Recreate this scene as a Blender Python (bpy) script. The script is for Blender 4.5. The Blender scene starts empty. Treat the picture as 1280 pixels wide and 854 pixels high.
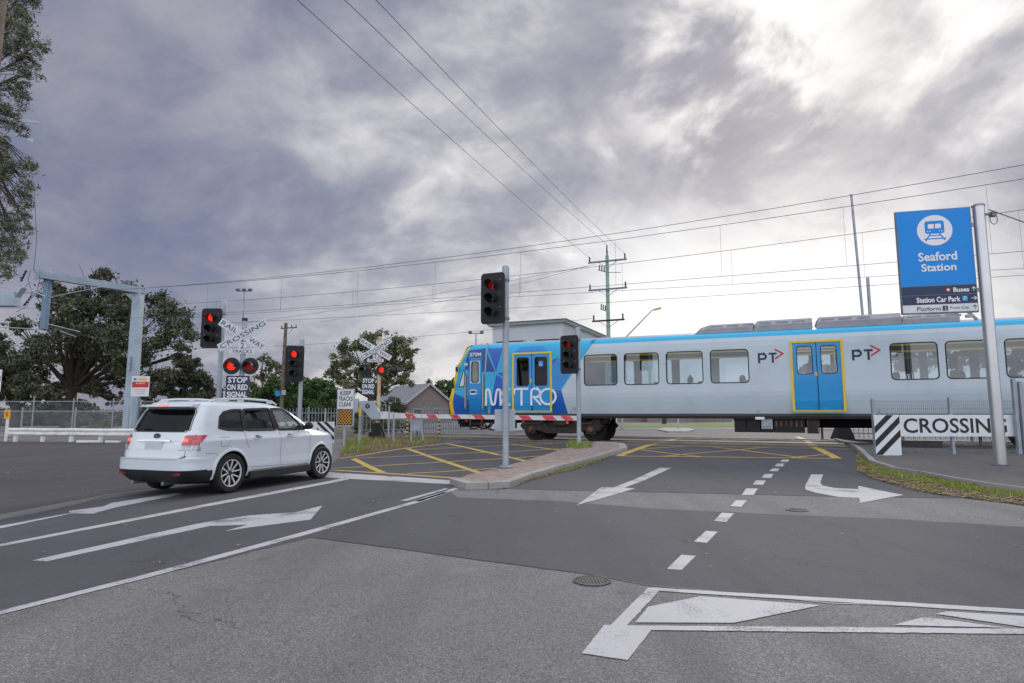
import bpy, bmesh, math, random
import numpy as np
from mathutils import Vector, Matrix
from mathutils.geometry import delaunay_2d_cdt
random.seed(4)
R = math.radians
SC = bpy.context.scene
COL = SC.collection
# ---------------------------------------------------------------- camera, world, sun, exposure
F = 780.0; TH = math.atan(90/780.0); EYE = 1.5
cam = bpy.data.cameras.new('camera'); co = bpy.data.objects.new('camera', cam); COL.objects.link(co)
cam.sensor_width = 36; cam.lens = 36*F/1280; cam.clip_end = 5000; cam.clip_start = 0.05
co.location = (0, 0, EYE); co.rotation_euler = (R(90)+TH, 0, 0)
SC.camera = co
SUN_AZ, SUN_EL = R(25), R(26)          # azimuth to the right of straight ahead (+Y)
w = bpy.data.worlds.new('World'); SC.world = w; w.use_nodes = True
def build_world():
    nt = w.node_tree; nt.nodes.clear(); N_ = nt.nodes.new; L = nt.links.new
    out = N_('ShaderNodeOutputWorld'); bg = N_('ShaderNodeBackground'); L(bg.outputs[0], out.inputs[0])
    tc = N_('ShaderNodeTexCoord'); sep = N_('ShaderNodeSeparateXYZ'); L(tc.outputs['Generated'], sep.inputs[0])
    def M(op, a, b=None, c=None, clamp=False):
        n = N_('ShaderNodeMath'); n.operation = op; n.use_clamp = clamp
        for i, q in enumerate((a, b, c)):
            if q is None: continue
            if isinstance(q, (int, float)): n.inputs[i].default_value = q
            else: L(q, n.inputs[i])
        return n.outputs[0]
    def VM(op, a, b):
        n = N_('ShaderNodeVectorMath'); n.operation = op
        for i, q in enumerate((a, b)):
            if isinstance(q, (tuple, list)): n.inputs[i].default_value = q
            elif isinstance(q, (int, float)): n.inputs['Scale'].default_value = q
            else: L(q, n.inputs[i] if not (op == 'SCALE' and i == 1) else n.inputs['Scale'])
        return n
    def MR(v, a, b, c=0., d=1., smooth=True):
        n = N_('ShaderNodeMapRange'); n.interpolation_type = 'SMOOTHSTEP' if smooth else 'LINEAR'
        L(v, n.inputs[0]); n.inputs[1].default_value = a; n.inputs[2].default_value = b; n.inputs[3].default_value = c; n.inputs[4].default_value = d
        return n.outputs[0]
    def MIX(f, a, b):
        n = N_('ShaderNodeMix'); n.data_type = 'RGBA'
        for s, q in ((n.inputs[0], f), (n.inputs[6], a), (n.inputs[7], b)):
            if isinstance(q, (int, float)): s.default_value = q
            elif isinstance(q, tuple): s.default_value = (*q, 1)
            else: L(q, s)
        return n.outputs[2]
    x, y, z = sep.outputs
    zz = M('ADD', M('MAXIMUM', z, 0.0), 0.42)
    px = M('DIVIDE', x, zz); py = M('DIVIDE', y, zz)
    cmb = N_('ShaderNodeCombineXYZ'); L(px, cmb.inputs[0]); L(py, cmb.inputs[1]); cmb.inputs[2].default_value = 9.4
    def noise(vec, scale, detail, rough, dist=0.):
        n = N_('ShaderNodeTexNoise'); L(vec, n.inputs['Vector']); n.inputs['Scale'].default_value = scale
        n.inputs['Detail'].default_value = detail; n.inputs['Roughness'].default_value = rough; n.inputs['Distortion'].default_value = dist
        return n.outputs['Fac']
    wq = noise(cmb.outputs[0], 1.1, 3, 0.5)
    wv = N_('ShaderNodeCombineXYZ'); L(M('MULTIPLY', wq, 0.55), wv.inputs[0]); L(M('MULTIPLY', wq, -0.35), wv.inputs[1])
    st = VM('ADD', VM('MULTIPLY', cmb.outputs[0], (1.0, 1.0, 1.0)).outputs[0], wv.outputs[0]).outputs[0]
    n1 = noise(st, 1.5, 6, 0.50)                                                     # big banks
    n2 = noise(VM('ADD', st, (7.3, 2.1, 0)).outputs[0], 4.2, 8, 0.56)                  # puffs
    n3 = noise(VM('ADD', st, (1.3, 9.1, 0)).outputs[0], 0.45, 3, 0.5)
    n4 = noise(VM('ADD', st, (3.3, 5.1, 2)).outputs[0], 8.5, 7, 0.60)                  # fine torn texture
    dens = M('ADD', M('ADD', M('MULTIPLY', n1, 0.50), M('MULTIPLY', n2, 0.36)), M('MULTIPLY', n4, 0.14))
    dsun = M('ADD', M('ADD', M('MULTIPLY', n1, 0.34), M('MULTIPLY', n2, 0.42)), M('MULTIPLY', n4, 0.24))
    sd = (math.sin(R(22))*math.cos(R(11)), math.cos(R(22))*math.cos(R(11)), math.sin(R(11)))
    dp = VM('DOT_PRODUCT', tc.outputs['Generated'], sd).outputs['Value']
    g_w = MR(dp, 0.60, 0.96)
    g_n = M('MULTIPLY', MR(dp, 0.932, 0.995), MR(z, 0.40, 0.18))
    c = MR(dens, 0.36, 0.66)
    c2 = MR(dsun, 0.37, 0.55)
    def RAMP(v, stops):
        n = N_('ShaderNodeValToRGB'); L(v, n.inputs[0]); e = n.color_ramp.elements; n.color_ramp.interpolation = 'B_SPLINE'
        while len(e) < len(stops): e.new(0.5)
        for k, (p, q) in enumerate(stops): e[k].position = p; e[k].color = (*q, 1)
        return n.outputs[0]
    left = RAMP(dens, [(.33, (.43, .42, .47)), (.42, (.295, .295, .375)), (.485, (.215, .226, .325)), (.545, (.155, .178, .29)), (.65, (.118, .142, .255))])
    left = MIX(MR(n3, 0.45, 0.70, 0, .15), left, (0.40, 0.37, 0.42))
    sunny = RAMP(dsun, [(.32, (1.3, 1.27, 1.22)), (.40, (.95, .92, .91)), (.46, (.66, .645, .66)), (.52, (.43, .425, .475)), (.62, (.25, .255, .335))])
    core = RAMP(dsun, [(.36, (1.5, 1.47, 1.42)), (.50, (1.25, 1.22, 1.18)), (.58, (.90, .87, .88)), (.68, (.58, .57, .62))])
    col = MIX(g_w, left, sunny)
    col = MIX(g_n, col, core)
    sd2 = (math.sin(R(21))*math.cos(R(29)), math.cos(R(21))*math.cos(R(29)), math.sin(R(29)))
    dp2 = VM('DOT_PRODUCT', tc.outputs['Generated'], sd2).outputs['Value']
    col = MIX(M('MULTIPLY', MR(dp2, 0.980, 0.999), MR(n2, .60, .44)), col, (1.05, 1.02, .99))      # a torn opening above the sun
    # paler, warmer streaks along the horizon
    hz = M('MULTIPLY', MR(z, 0.26, 0.02), M('ADD', 0.06, M('MULTIPLY', MR(n2, .46, .62), 0.55)))
    col = MIX(hz, col, MIX(g_w, (0.60, 0.57, 0.58), (1.2, 1.16, 1.12)))
    # unseen sky overhead and behind the viewer, brightened as added fill for camera-facing surfaces
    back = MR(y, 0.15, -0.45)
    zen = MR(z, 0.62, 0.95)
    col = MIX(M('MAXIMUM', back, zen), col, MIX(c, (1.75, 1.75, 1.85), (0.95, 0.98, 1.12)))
    sky = N_('ShaderNodeTexSky'); sky.sky_type = 'NISHITA'; sky.sun_disc = False
    sky.sun_elevation = SUN_EL; sky.sun_rotation = SUN_AZ
    skys = VM('SCALE', sky.outputs[0], 0.12).outputs[0]
    tot = MIX(0.93, skys, col)
    # below the horizon
    tot = MIX(MR(z, 0.0, -0.05), tot, (0.12, 0.12, 0.12))
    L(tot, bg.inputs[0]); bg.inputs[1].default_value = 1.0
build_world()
sl = bpy.data.lights.new('sun', 'SUN'); so = bpy.data.objects.new('sun', sl); COL.objects.link(so)
sl.energy = 1.2; sl.angle = R(14); sl.color = (1.0, 0.95, 0.88)
sdir = Vector((math.sin(SUN_AZ)*math.cos(SUN_EL), math.cos(SUN_AZ)*math.cos(SUN_EL), math.sin(SUN_EL)))
so.rotation_euler = sdir.to_track_quat('Z', 'Y').to_euler()
SC.view_settings.view_transform = 'Standard'; SC.view_settings.look = 'None'
SC.view_settings.exposure = 0.0; SC.view_settings.gamma = 1.0; SC.view_settings.use_curve_mapping = False
try:
    SC.cycles.max_bounces = 8; SC.cycles.transparent_max_bounces = 16
    SC.cycles.use_denoising = True
except Exception: pass

# ---------------------------------------------------------------- frames and height of the ground
A = R(23.7); TV = Vector((math.cos(A), -math.sin(A), 0)); NV = Vector((math.sin(A), math.cos(A), 0))
HK = [(-2000, 0), (11, 0), (14, .04), (17, .14), (20, .28), (22.5, .36), (31, .36), (36, .2), (44, 0), (9000, 0)]
def Hn(n):
    for (a, b), (c, d) in zip(HK, HK[1:]):
        if n <= c: return b+(d-b)*(n-a)/(c-a)
    return 0.
def H(x, y): return Hn(x*NV.x+y*NV.y)
def ray(u, v):
    a = (u-640)/F; b = (427-v)/F
    return Vector((a, math.cos(TH)-b*math.sin(TH), math.sin(TH)+b*math.cos(TH)))
def G(u, v, off=0.):
    """point of the ground seen there in the photograph"""
    d = ray(u, v); t = 0.5
    while t < 3000:
        if EYE+d.z*t < H(d.x*t, d.y*t)+off: break
        t *= 1.002
    return Vector((d.x*t, d.y*t, H(d.x*t, d.y*t)+off))
def P(u, v, Y):
    d = ray(u, v); k = Y/d.y; return Vector((d.x*k, Y, EYE+d.z*k))
def PN(u, v, n):
    d = ray(u, v); k = n/(d.dot(NV)); return Vector((d.x*k, d.y*k, EYE+d.z*k))
def TN(t, n, z=None):
    p = TV*t+NV*n; p.z = Hn(n) if z is None else z; return p
def tside(u, v, n=23.6):
    p = PN(u, v, n); return (p.x*TV.x+p.y*TV.y, p.z-0.38)

# ---------------------------------------------------------------- materials
def lin(h):
    h = h.lstrip('#'); o = []
    for i in (0, 2, 4):
        c = int(h[i:i+2], 16)/255
        o.append(c/12.92 if c <= .04045 else ((c+.055)/1.055)**2.4)
    return tuple(o)
MATS = {}
def mat(name, col, rough=.6, metal=0., var=.12, vscale=3., bump=0., bscale=40., col2=None, spec=.5, coat=0., emit=None, es=0., trans=0., alpha=1., island=0., grime=0., gscale=1.5):
    if isinstance(col, str): col = lin(col)
    m = bpy.data.materials.new(name); m.use_nodes = True; nt = m.node_tree; N_ = nt.nodes.new; L = nt.links.new
    b = nt.nodes['Principled BSDF']
    b.inputs['Roughness'].default_value = rough; b.inputs['Metallic'].default_value = metal
    b.inputs['Specular IOR Level'].default_value = spec
    b.inputs['Coat Weight'].default_value = coat
    b.inputs['Transmission Weight'].default_value = trans; b.inputs['Alpha'].default_value = alpha
    tc = N_('ShaderNodeTexCoord')
    n = N_('ShaderNodeTexNoise'); n.inputs['Scale'].default_value = vscale; n.inputs['Detail'].default_value = 6; L(tc.outputs['Object'], n.inputs['Vector'])
    if col2 is None: col2 = tuple(c*(1-var) for c in col)
    elif isinstance(col2, str): col2 = lin(col2)
    mx = N_('ShaderNodeMix'); mx.data_type = 'RGBA'
    mx.inputs[6].default_value = (*col, 1); mx.inputs[7].default_value = (*col2, 1)
    mr = N_('ShaderNodeMapRange'); mr.inputs[1].default_value = .35; mr.inputs[2].default_value = .65; L(n.outputs['Fac'], mr.inputs[0])
    fac = mr.outputs[0]
    if island:
        ge = N_('ShaderNodeNewGeometry'); mm = N_('ShaderNodeMath'); mm.operation = 'ADD'; mm.use_clamp = True
        m2 = N_('ShaderNodeMath'); m2.operation = 'MULTIPLY_ADD'; L(ge.outputs['Random Per Island'], m2.inputs[0]); m2.inputs[1].default_value = island*2; m2.inputs[2].default_value = -island
        L(fac, mm.inputs[0]); L(m2.outputs[0], mm.inputs[1]); fac = mm.outputs[0]
    L(fac, mx.inputs[0]); cout = mx.outputs[2]
    if grime:
        g = N_('ShaderNodeTexNoise'); g.inputs['Scale'].default_value = gscale; g.inputs['Detail'].default_value = 9; g.inputs['Roughness'].default_value = .7
        L(tc.outputs['Object'], g.inputs['Vector'])
        gr = N_('ShaderNodeMapRange'); gr.inputs[1].default_value = .5; gr.inputs[2].default_value = .75; gr.inputs[4].default_value = grime; L(g.outputs['Fac'], gr.inputs[0])
        gm = N_('ShaderNodeMix'); gm.data_type = 'RGBA'; L(gr.outputs[0], gm.inputs[0]); L(cout, gm.inputs[6]); gm.inputs[7].default_value = (.09, .075, .06, 1); cout = gm.outputs[2]
        rr = N_('ShaderNodeMath'); rr.operation = 'ADD'; rr.use_clamp = True; L(gr.outputs[0], rr.inputs[0]); rr.inputs[1].default_value = rough; L(rr.outputs[0], b.inputs['Roughness'])
    L(cout, b.inputs['Base Color'])
    if emit is not None:
        if isinstance(emit, str): emit = lin(emit)
        b.inputs['Emission Color'].default_value = (*emit, 1); b.inputs['Emission Strength'].default_value = es
    if bump:
        bn = N_('ShaderNodeTexNoise'); bn.inputs['Scale'].default_value = bscale; bn.inputs['Detail'].default_value = 5; L(tc.outputs['Object'], bn.inputs['Vector'])
        bp = N_('ShaderNodeBump'); bp.inputs['Strength'].default_value = bump; bp.inputs['Distance'].default_value = .02; L(bn.outputs['Fac'], bp.inputs['Height']); L(bp.outputs[0], b.inputs['Normal'])
    MATS[name] = m; return m
def glassmat(name, tint, refl=.12, dens=.6, rough=.02, fk=1.0):
    """thin pane: tinted see-through with a glossy face"""
    m = bpy.data.materials.new(name); m.use_nodes = True; nt = m.node_tree; nt.nodes.clear(); N_ = nt.nodes.new; L = nt.links.new
    o = N_('ShaderNodeOutputMaterial'); t = N_('ShaderNodeBsdfTransparent'); t.inputs[0].default_value = (*tint, 1)
    g = N_('ShaderNodeBsdfGlossy'); g.inputs['Roughness'].default_value = rough; g.inputs[0].default_value = (.9, .95, 1, 1)
    fr = N_('ShaderNodeFresnel'); fr.inputs[0].default_value = 1.5
    ma = N_('ShaderNodeMath'); ma.operation = 'MULTIPLY_ADD'; ma.inputs[1].default_value = fk; ma.inputs[2].default_value = refl; ma.use_clamp = True; L(fr.outputs[0], ma.inputs[0])
    mx = N_('ShaderNodeMixShader'); L(ma.outputs[0], mx.inputs[0]); L(t.outputs[0], mx.inputs[1]); L(g.outputs[0], mx.inputs[2]); L(mx.outputs[0], o.inputs[0])
    MATS[name] = m; return m
def asphalt(name, dark, light, agg=.5, crack=.5, tint=(1, 1, 1), scale=90., stain=.3):
    m = bpy.data.materials.new(name); m.use_nodes = True; nt = m.node_tree; N_ = nt.nodes.new; L = nt.links.new
    b = nt.nodes['Principled BSDF']; tc = N_('ShaderNodeTexCoord'); V = tc.outputs['Object']
    def noise(s, d=4, r=.6, dist=0):
        n = N_('ShaderNodeTexNoise'); n.inputs['Scale'].default_value = s; n.inputs['Detail'].default_value = d; n.inputs['Roughness'].default_value = r; n.inputs['Distortion'].default_value = dist; L(V, n.inputs['Vector']); return n.outputs['Fac']
    def mr(v, a, b_, c=0, d=1):
        n = N_('ShaderNodeMapRange'); L(v, n.inputs[0]); n.inputs[1].default_value = a; n.inputs[2].default_value = b_; n.inputs[3].default_value = c; n.inputs[4].default_value = d; return n.outputs[0]
    def mix(f, a, c):
        n = N_('ShaderNodeMix'); n.data_type = 'RGBA'
        for s, q in ((n.inputs[0], f), (n.inputs[6], a), (n.inputs[7], c)):
            if isinstance(q, (int, float)): s.default_value = q
            elif isinstance(q, tuple): s.default_value = (*q, 1)
            else: L(q, s)
        return n.outputs[2]
    vo = N_('ShaderNodeTexVoronoi'); vo.inputs['Scale'].default_value = scale; L(V, vo.inputs['Vector'])
    sp = N_('ShaderNodeSeparateColor'); L(vo.outputs['Color'], sp.inputs[0])
    st = mr(sp.outputs[0], .35, 1.0, 0, agg)               # stones of differing greys
    c = mix(st, tuple(dark*t for t in tint), tuple(light*t for t in tint))
    vs_ = N_('ShaderNodeTexVoronoi'); vs_.inputs['Scale'].default_value = scale*1.9; L(V, vs_.inputs['Vector']); s2 = N_('ShaderNodeSeparateColor'); L(vs_.outputs['Color'], s2.inputs[0])
    c = mix(mr(s2.outputs[1], .6, 1., 0, .8*agg), c, tuple(light*1.25*t for t in tint))
    pits = mr(s2.outputs[0], .42, .10, 0, .85*agg)
    c = mix(pits, c, tuple(dark*.55*t for t in tint))
    big = mr(noise(.35, 6, .62, .4), .38, .66, 0, stain)
    c = mix(big, c, tuple((dark*.72)*t for t in tint))
    mp = N_('ShaderNodeMapping'); mp.inputs['Rotation'].default_value = (0, 0, R(-22)); mp.inputs['Scale'].default_value = (1.3, .10, 1); L(V, mp.inputs[0])
    # VECTOR mapping turns the streaks along the road
    wn = N_('ShaderNodeTexNoise'); wn.inputs['Scale'].default_value = 1.0; wn.inputs['Detail'].default_value = 5; wn.inputs['Roughness'].default_value = .6; L(mp.outputs[0], wn.inputs['Vector'])
    c = mix(mr(wn.outputs['Fac'], .48, .68, 0, .35), c, tuple(dark*.6*t for t in tint))
    pale = mr(noise(1.1, 7, .65, .8), .55, .75, 0, stain*.55)
    c = mix(pale, c, tuple(light*.95*t for t in (1.05, 1.0, .93)))
    c = mix(mr(noise(2.6, 3, .5), .66, .74, 0, .38), c, tuple(dark*.45*t for t in tint))       # oil drips and old spills
    if crack:
        ad = N_('ShaderNodeVectorMath'); ad.operation = 'ADD'; L(V, ad.inputs[0])
        nn = N_('ShaderNodeTexNoise'); nn.inputs['Scale'].default_value = 1.7; nn.inputs['Detail'].default_value = 8; L(V, nn.inputs['Vector'])
        sc = N_('ShaderNodeVectorMath'); sc.operation = 'SCALE'; sc.inputs['Scale'].default_value = 1.3; L(nn.outputs['Color'], sc.inputs[0]); L(sc.outputs[0], ad.inputs[1])
        v2 = N_('ShaderNodeTexVoronoi'); v2.feature = 'DISTANCE_TO_EDGE'; v2.inputs['Scale'].default_value = .23; L(ad.outputs[0], v2.inputs['Vector'])
        ck = mr(v2.outputs['Distance'], .0, .0045, crack, 0)
        gate = mr(noise(.5, 2), .50, .60)
        mu = N_('ShaderNodeMath'); mu.operation = 'MULTIPLY'; L(ck, mu.inputs[0]); L(gate, mu.inputs[1])
        c = mix(mu.outputs[0], c, (.015, .014, .013))
    L(c, b.inputs['Base Color']); b.inputs['Roughness'].default_value = .82; b.inputs['Specular IOR Level'].default_value = .35
    bp = N_('ShaderNodeBump'); bp.inputs['Strength'].default_value = .5; bp.inputs['Distance'].default_value = .006; L(vo.outputs['Distance'], bp.inputs['Height']); L(bp.outputs[0], b.inputs['Normal'])
    MATS[name] = m; return m
def paint_mat(name, col, wear=.5, under=(.08, .08, .085)):
    m = bpy.data.materials.new(name); m.use_nodes = True; nt = m.node_tree; N_ = nt.nodes.new; L = nt.links.new
    b = nt.nodes['Principled BSDF']; tc = N_('ShaderNodeTexCoord'); V = tc.outputs['Object']
    a = N_('ShaderNodeTexNoise'); a.inputs['Scale'].default_value = 60; a.inputs['Detail'].default_value = 6; a.inputs['Roughness'].default_value = .75; L(V, a.inputs['Vector'])
    c = N_('ShaderNodeTexNoise'); c.inputs['Scale'].default_value = 1.6; c.inputs['Detail'].default_value = 5; L(V, c.inputs['Vector'])
    ad = N_('ShaderNodeMath'); ad.operation = 'ADD'; L(a.outputs['Fac'], ad.inputs[0]); L(c.outputs['Fac'], ad.inputs[1])
    mr = N_('ShaderNodeMapRange'); L(ad.outputs[0], mr.inputs[0]); mr.inputs[1].default_value = 1.30-.32*wear; mr.inputs[2].default_value = 1.44-.22*wear
    mx = N_('ShaderNodeMix'); mx.data_type = 'RGBA'; L(mr.outputs[0], mx.inputs[0]); mx.inputs[6].default_value = (*col, 1); mx.inputs[7].default_value = (*under, 1)
    d = N_('ShaderNodeMapRange'); L(c.outputs['Fac'], d.inputs[0]); d.inputs[1].default_value = .3; d.inputs[2].default_value = .7; d.inputs[3].default_value = .82; d.inputs[4].default_value = 1.0
    hs = N_('ShaderNodeHueSaturation'); L(d.outputs[0], hs.inputs['Value']); L(mx.outputs[2], hs.inputs['Color'])
    L(hs.outputs[0], b.inputs['Base Color']); b.inputs['Roughness'].default_value = .7
    MATS[name] = m; return m
M = MATS
asphalt('asphalt_old', .115, .31, .80, .6, (1.0, .98, .99), 95, .35)
asphalt('asphalt_new', .071, .138, .40, .5, (1.0, .98, 1.11), 110, .28)
asphalt('asphalt_side', .062, .130, .45, .7, (1.03, .98, 1.06), 110, .4)
asphalt('asphalt_path', .12, .19, .45, .3, (1.03, .98, .97), 120, .45)
asphalt('soil', .09, .2, .6, 0, (1.1, .95, .78), 60, .5)
asphalt('concrete', .34, .46, .35, .25, (1, .98, .94), 70, .55)
paint_mat('line_white', (.48, .48, .50), .85); paint_mat('line_yellow', (.56, .40, .09), .75)
mat('brick_paving', (.36, .285, .25), .85, var=.35, vscale=6, bump=.4, bscale=60, grime=.5, gscale=2)
mat('galv', (.36, .41, .46), .45, .35, .22, 2.5, bump=.05, grime=.12)
mat('galv_light', (.38, .44, .49), .5, .15, .2, 2.5, grime=.12)
mat('galv_dark', (.17, .21, .25), .5, .3, .25, 3)
mat('steel_bright', (.56, .57, .58), .28, .85, .1, 1.5)
mat('cross_white', (.64, .69, .75), .5, var=.1, grime=.25, gscale=4); mat('black', (.009, .010, .013), .5, var=.3)
mat('black_matte', (.012, .012, .014), .75, var=.3)
mat('navy_board', (.005, .007, .012), .6, var=.3, vscale=8)
mat('rubber', (.013, .013, .014), .8, var=.25, vscale=12, bump=.15, bscale=60)
mat('rust', (.16, .085, .05), .85, col2=(.05, .035, .028), vscale=5, bump=.3, bscale=30)
mat('bogie', (.050, .036, .030), .8, col2=(.018, .016, .015), vscale=5, bump=.3, bscale=25)
mat('white_sign', (.70, .74, .78), .45, var=.08, grime=.15, gscale=4)
mat('white_paint', (.74, .75, .76), .5, var=.1, grime=.3, gscale=3)
mat('sign_navy', (.012, .035, .085), .4, var=.15)
mat('fence_grey', (.20, .24, .28), .55, .1); mat('text_grey', (.05, .06, .085), .5); mat('sign_blue', (.0, .25, .74), .42, var=.05, spec=.4)
mat('sign_dark', (.012, .03, .085), .42, var=.1)
mat('red', (.55, .012, .02), .45, var=.15)
mat('orange', (.75, .15, .03), .45)
mat('yellow', (.78, .52, .02), .45, var=.15)
mat('text_black', (.012, .012, .014), .5)
mat('text_white', (.78, .80, .84), .45, var=.03)
mat('lamp_red', (.5, .01, .01), .3, emit=(1., .03, .015), es=1.0)
mat('lamp_red_dim', (.45, .01, .01), .3, emit=(1., .03, .015), es=.07)
mat('lens_dark', (.02, .03, .035), .15, spec=.8)
mat('wood_pole', (.19, .155, .125), .9, var=.5, vscale=4, bump=.5, bscale=18)
mat('green_pole', (.31, .46, .41), .8, var=.3, vscale=3, bump=.2)
mat('wire', (.035, .037, .042), .6)
mat('bark', (.075, .058, .046), .95, var=.5, vscale=5, bump=.8, bscale=14)

# ---------------------------------------------------------------- mesh helpers
class MB:
    def __init__(s): s.v = []; s.f = []; s.m = []; s.k = 0
    def add(s, vs, fs, k=None):
        o = len(s.v); s.v += [tuple(q) for q in vs]; s.f += [tuple(i+o for i in f) for f in fs]; s.m += [s.k if k is None else k]*len(fs); return s
    def box(s, c, d, rz=0., rx=0., ry=0., k=None):
        Q = Matrix.Rotation(rz, 3, 'Z') @ Matrix.Rotation(ry, 3, 'Y') @ Matrix.Rotation(rx, 3, 'X'); c = Vector(c)
        vs = [c+Q @ Vector((sx*d[0]/2, sy*d[1]/2, sz*d[2]/2)) for sx in (-1, 1) for sy in (-1, 1) for sz in (-1, 1)]
        return s.add(vs, [(0, 1, 3, 2), (4, 6, 7, 5), (0, 4, 5, 1), (2, 3, 7, 6), (0, 2, 6, 4), (1, 5, 7, 3)], k)
    def bar(s, p, q, w, h, k=None, up=(0, 0, 1)):
        p, q = Vector(p), Vector(q); d = (q-p).normalized(); up = Vector(up)
        sd = d.cross(up)
        if sd.length < 1e-3: sd = Vector((1, 0, 0))
        sd.normalize(); u2 = sd.cross(d).normalized()
        vs = [a+sd*x*w/2+u2*y*h/2 for a in (p, q) for x, y in ((-1, -1), (1, -1), (1, 1), (-1, 1))]
        return s.add(vs, [(3, 2, 1, 0), (4, 5, 6, 7), (0, 1, 5, 4), (1, 2, 6, 5), (2, 3, 7, 6), (3, 0, 4, 7)], k)
    def tube(s, pts, r, n=8, caps=True, k=None):
        pts = [Vector(p) for p in pts]; rs = r if isinstance(r, (list, tuple)) else [r]*len(pts)
        vs = []; prev = None
        for i, p in enumerate(pts):
            d = (pts[min(i+1, len(pts)-1)]-pts[max(i-1, 0)]).normalized()
            if prev is None:
                a = d.cross(Vector((0, 0, 1)))
                if a.length < 1e-3: a = Vector((1, 0, 0))
            else: a = prev-d*prev.dot(d)
            a.normalize(); prev = a; b = d.cross(a)
            vs += [p+(a*math.cos(t)+b*math.sin(t))*rs[i] for t in [2*math.pi*j/n for j in range(n)]]
        fs = [(i*n+j, i*n+(j+1) % n, (i+1)*n+(j+1) % n, (i+1)*n+j) for i in range(len(pts)-1) for j in range(n)]
        if caps: fs += [tuple(reversed(range(n))), tuple((len(pts)-1)*n+j for j in range(n))]
        return s.add(vs, fs, k)
    def cyl(s, p, q, r, r2=None, n=16, k=None): return s.tube([p, q], [r, r if r2 is None else r2], n, True, k)
    def lathe(s, prof, c=(0, 0, 0), axis='Y', n=24, k=None):
        """prof: (radius, along axis)"""
        vs = []
        for rr, h in prof:
            for j in range(n):
                t = 2*math.pi*j/n; a, b = rr*math.cos(t), rr*math.sin(t)
                q = {'Z': (a, b, h), 'Y': (a, h, b), 'X': (h, a, b)}[axis]; vs.append((c[0]+q[0], c[1]+q[1], c[2]+q[2]))
        fs = [(i*n+j, i*n+(j+1) % n, (i+1)*n+(j+1) % n, (i+1)*n+j) for i in range(len(prof)-1) for j in range(n)]
        return s.add(vs, fs, k)
    def prism(s, poly, y0, y1, plane='XZ', k=None):
        """2D polygon extruded along the third axis"""
        n = len(poly)
        def q(a, b, h): return {'XZ': (a, h, b), 'XY': (a, b, h), 'YZ': (h, a, b)}[plane]
        vs = [q(a, b, y0) for a, b in poly]+[q(a, b, y1) for a, b in poly]
        return s.add(vs, [tuple(range(n)), tuple(reversed(range(n, 2*n)))]+[(i, i+n, (i+1) % n+n, (i+1) % n) for i in range(n)], k)
    def build(s, name, mats, parent=None, smooth=False, bevel=0., recalc=True, loc=None, tri=False):
        if not isinstance(mats, (list, tuple)): mats = [mats]
        me = bpy.data.meshes.new(name); me.from_pydata(s.v, [], s.f)
        for m in mats: me.materials.append(M[m] if isinstance(m, str) else m)
        if len(mats) > 1: me.polygons.foreach_set('material_index', s.m)
        if recalc or bevel:
            bm = bmesh.new(); bm.from_mesh(me)
            if recalc: bmesh.ops.recalc_face_normals(bm, faces=bm.faces)
            if bevel:
                es = [e for e in bm.edges if len(e.link_faces) == 2 and e.calc_face_angle(0) > .6]
                bmesh.ops.bevel(bm, geom=es, offset=bevel, segments=2, profile=.7, affect='EDGES', clamp_overlap=True)
            bm.to_mesh(me); bm.free()
        if smooth:
            me.polygons.foreach_set('use_smooth', [True]*len(me.polygons))
            try: me.set_sharp_from_angle(angle=R(38))
            except Exception: pass
        o = bpy.data.objects.new(name, me); COL.objects.link(o)
        if parent is not None: o.parent = parent
        if loc is not None: o.location = loc
        return o
def tag(o, label=None, cat=None, group=None, kind=None):
    if label: o['label'] = label
    if cat: o['category'] = cat
    if group: o['group'] = group
    if kind: o['kind'] = kind
    return o
def thing(name, label, cat, loc=(0, 0, 0), rz=0., group=None):
    o = bpy.data.objects.new(name, None); COL.objects.link(o); o.location = loc; o.rotation_euler = (0, 0, rz); o.empty_display_size = .2
    return tag(o, label, cat, group)
def dup(o, loc=None, rz=None, label=None, parent=None):
    c = o.copy(); COL.objects.link(c); c.parent = parent
    if loc is not None: c.location = loc
    if rz is not None: c.rotation_euler = (0, 0, rz)
    if label: c['label'] = label
    for ch in list(o.children):
        dup(ch, parent=c)
    return c
def rrect(x0, z0, x1, z1, r, n=5):
    pts = []
    for cx, cz, a0 in ((x1-r, z1-r, 0), (x0+r, z1-r, 90), (x0+r, z0+r, 180), (x1-r, z0+r, 270)):
        for i in range(n+1):
            a = R(a0+90*i/n); pts.append((cx+r*math.cos(a), cz+r*math.sin(a)))
    return pts
_tx = {}
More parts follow.
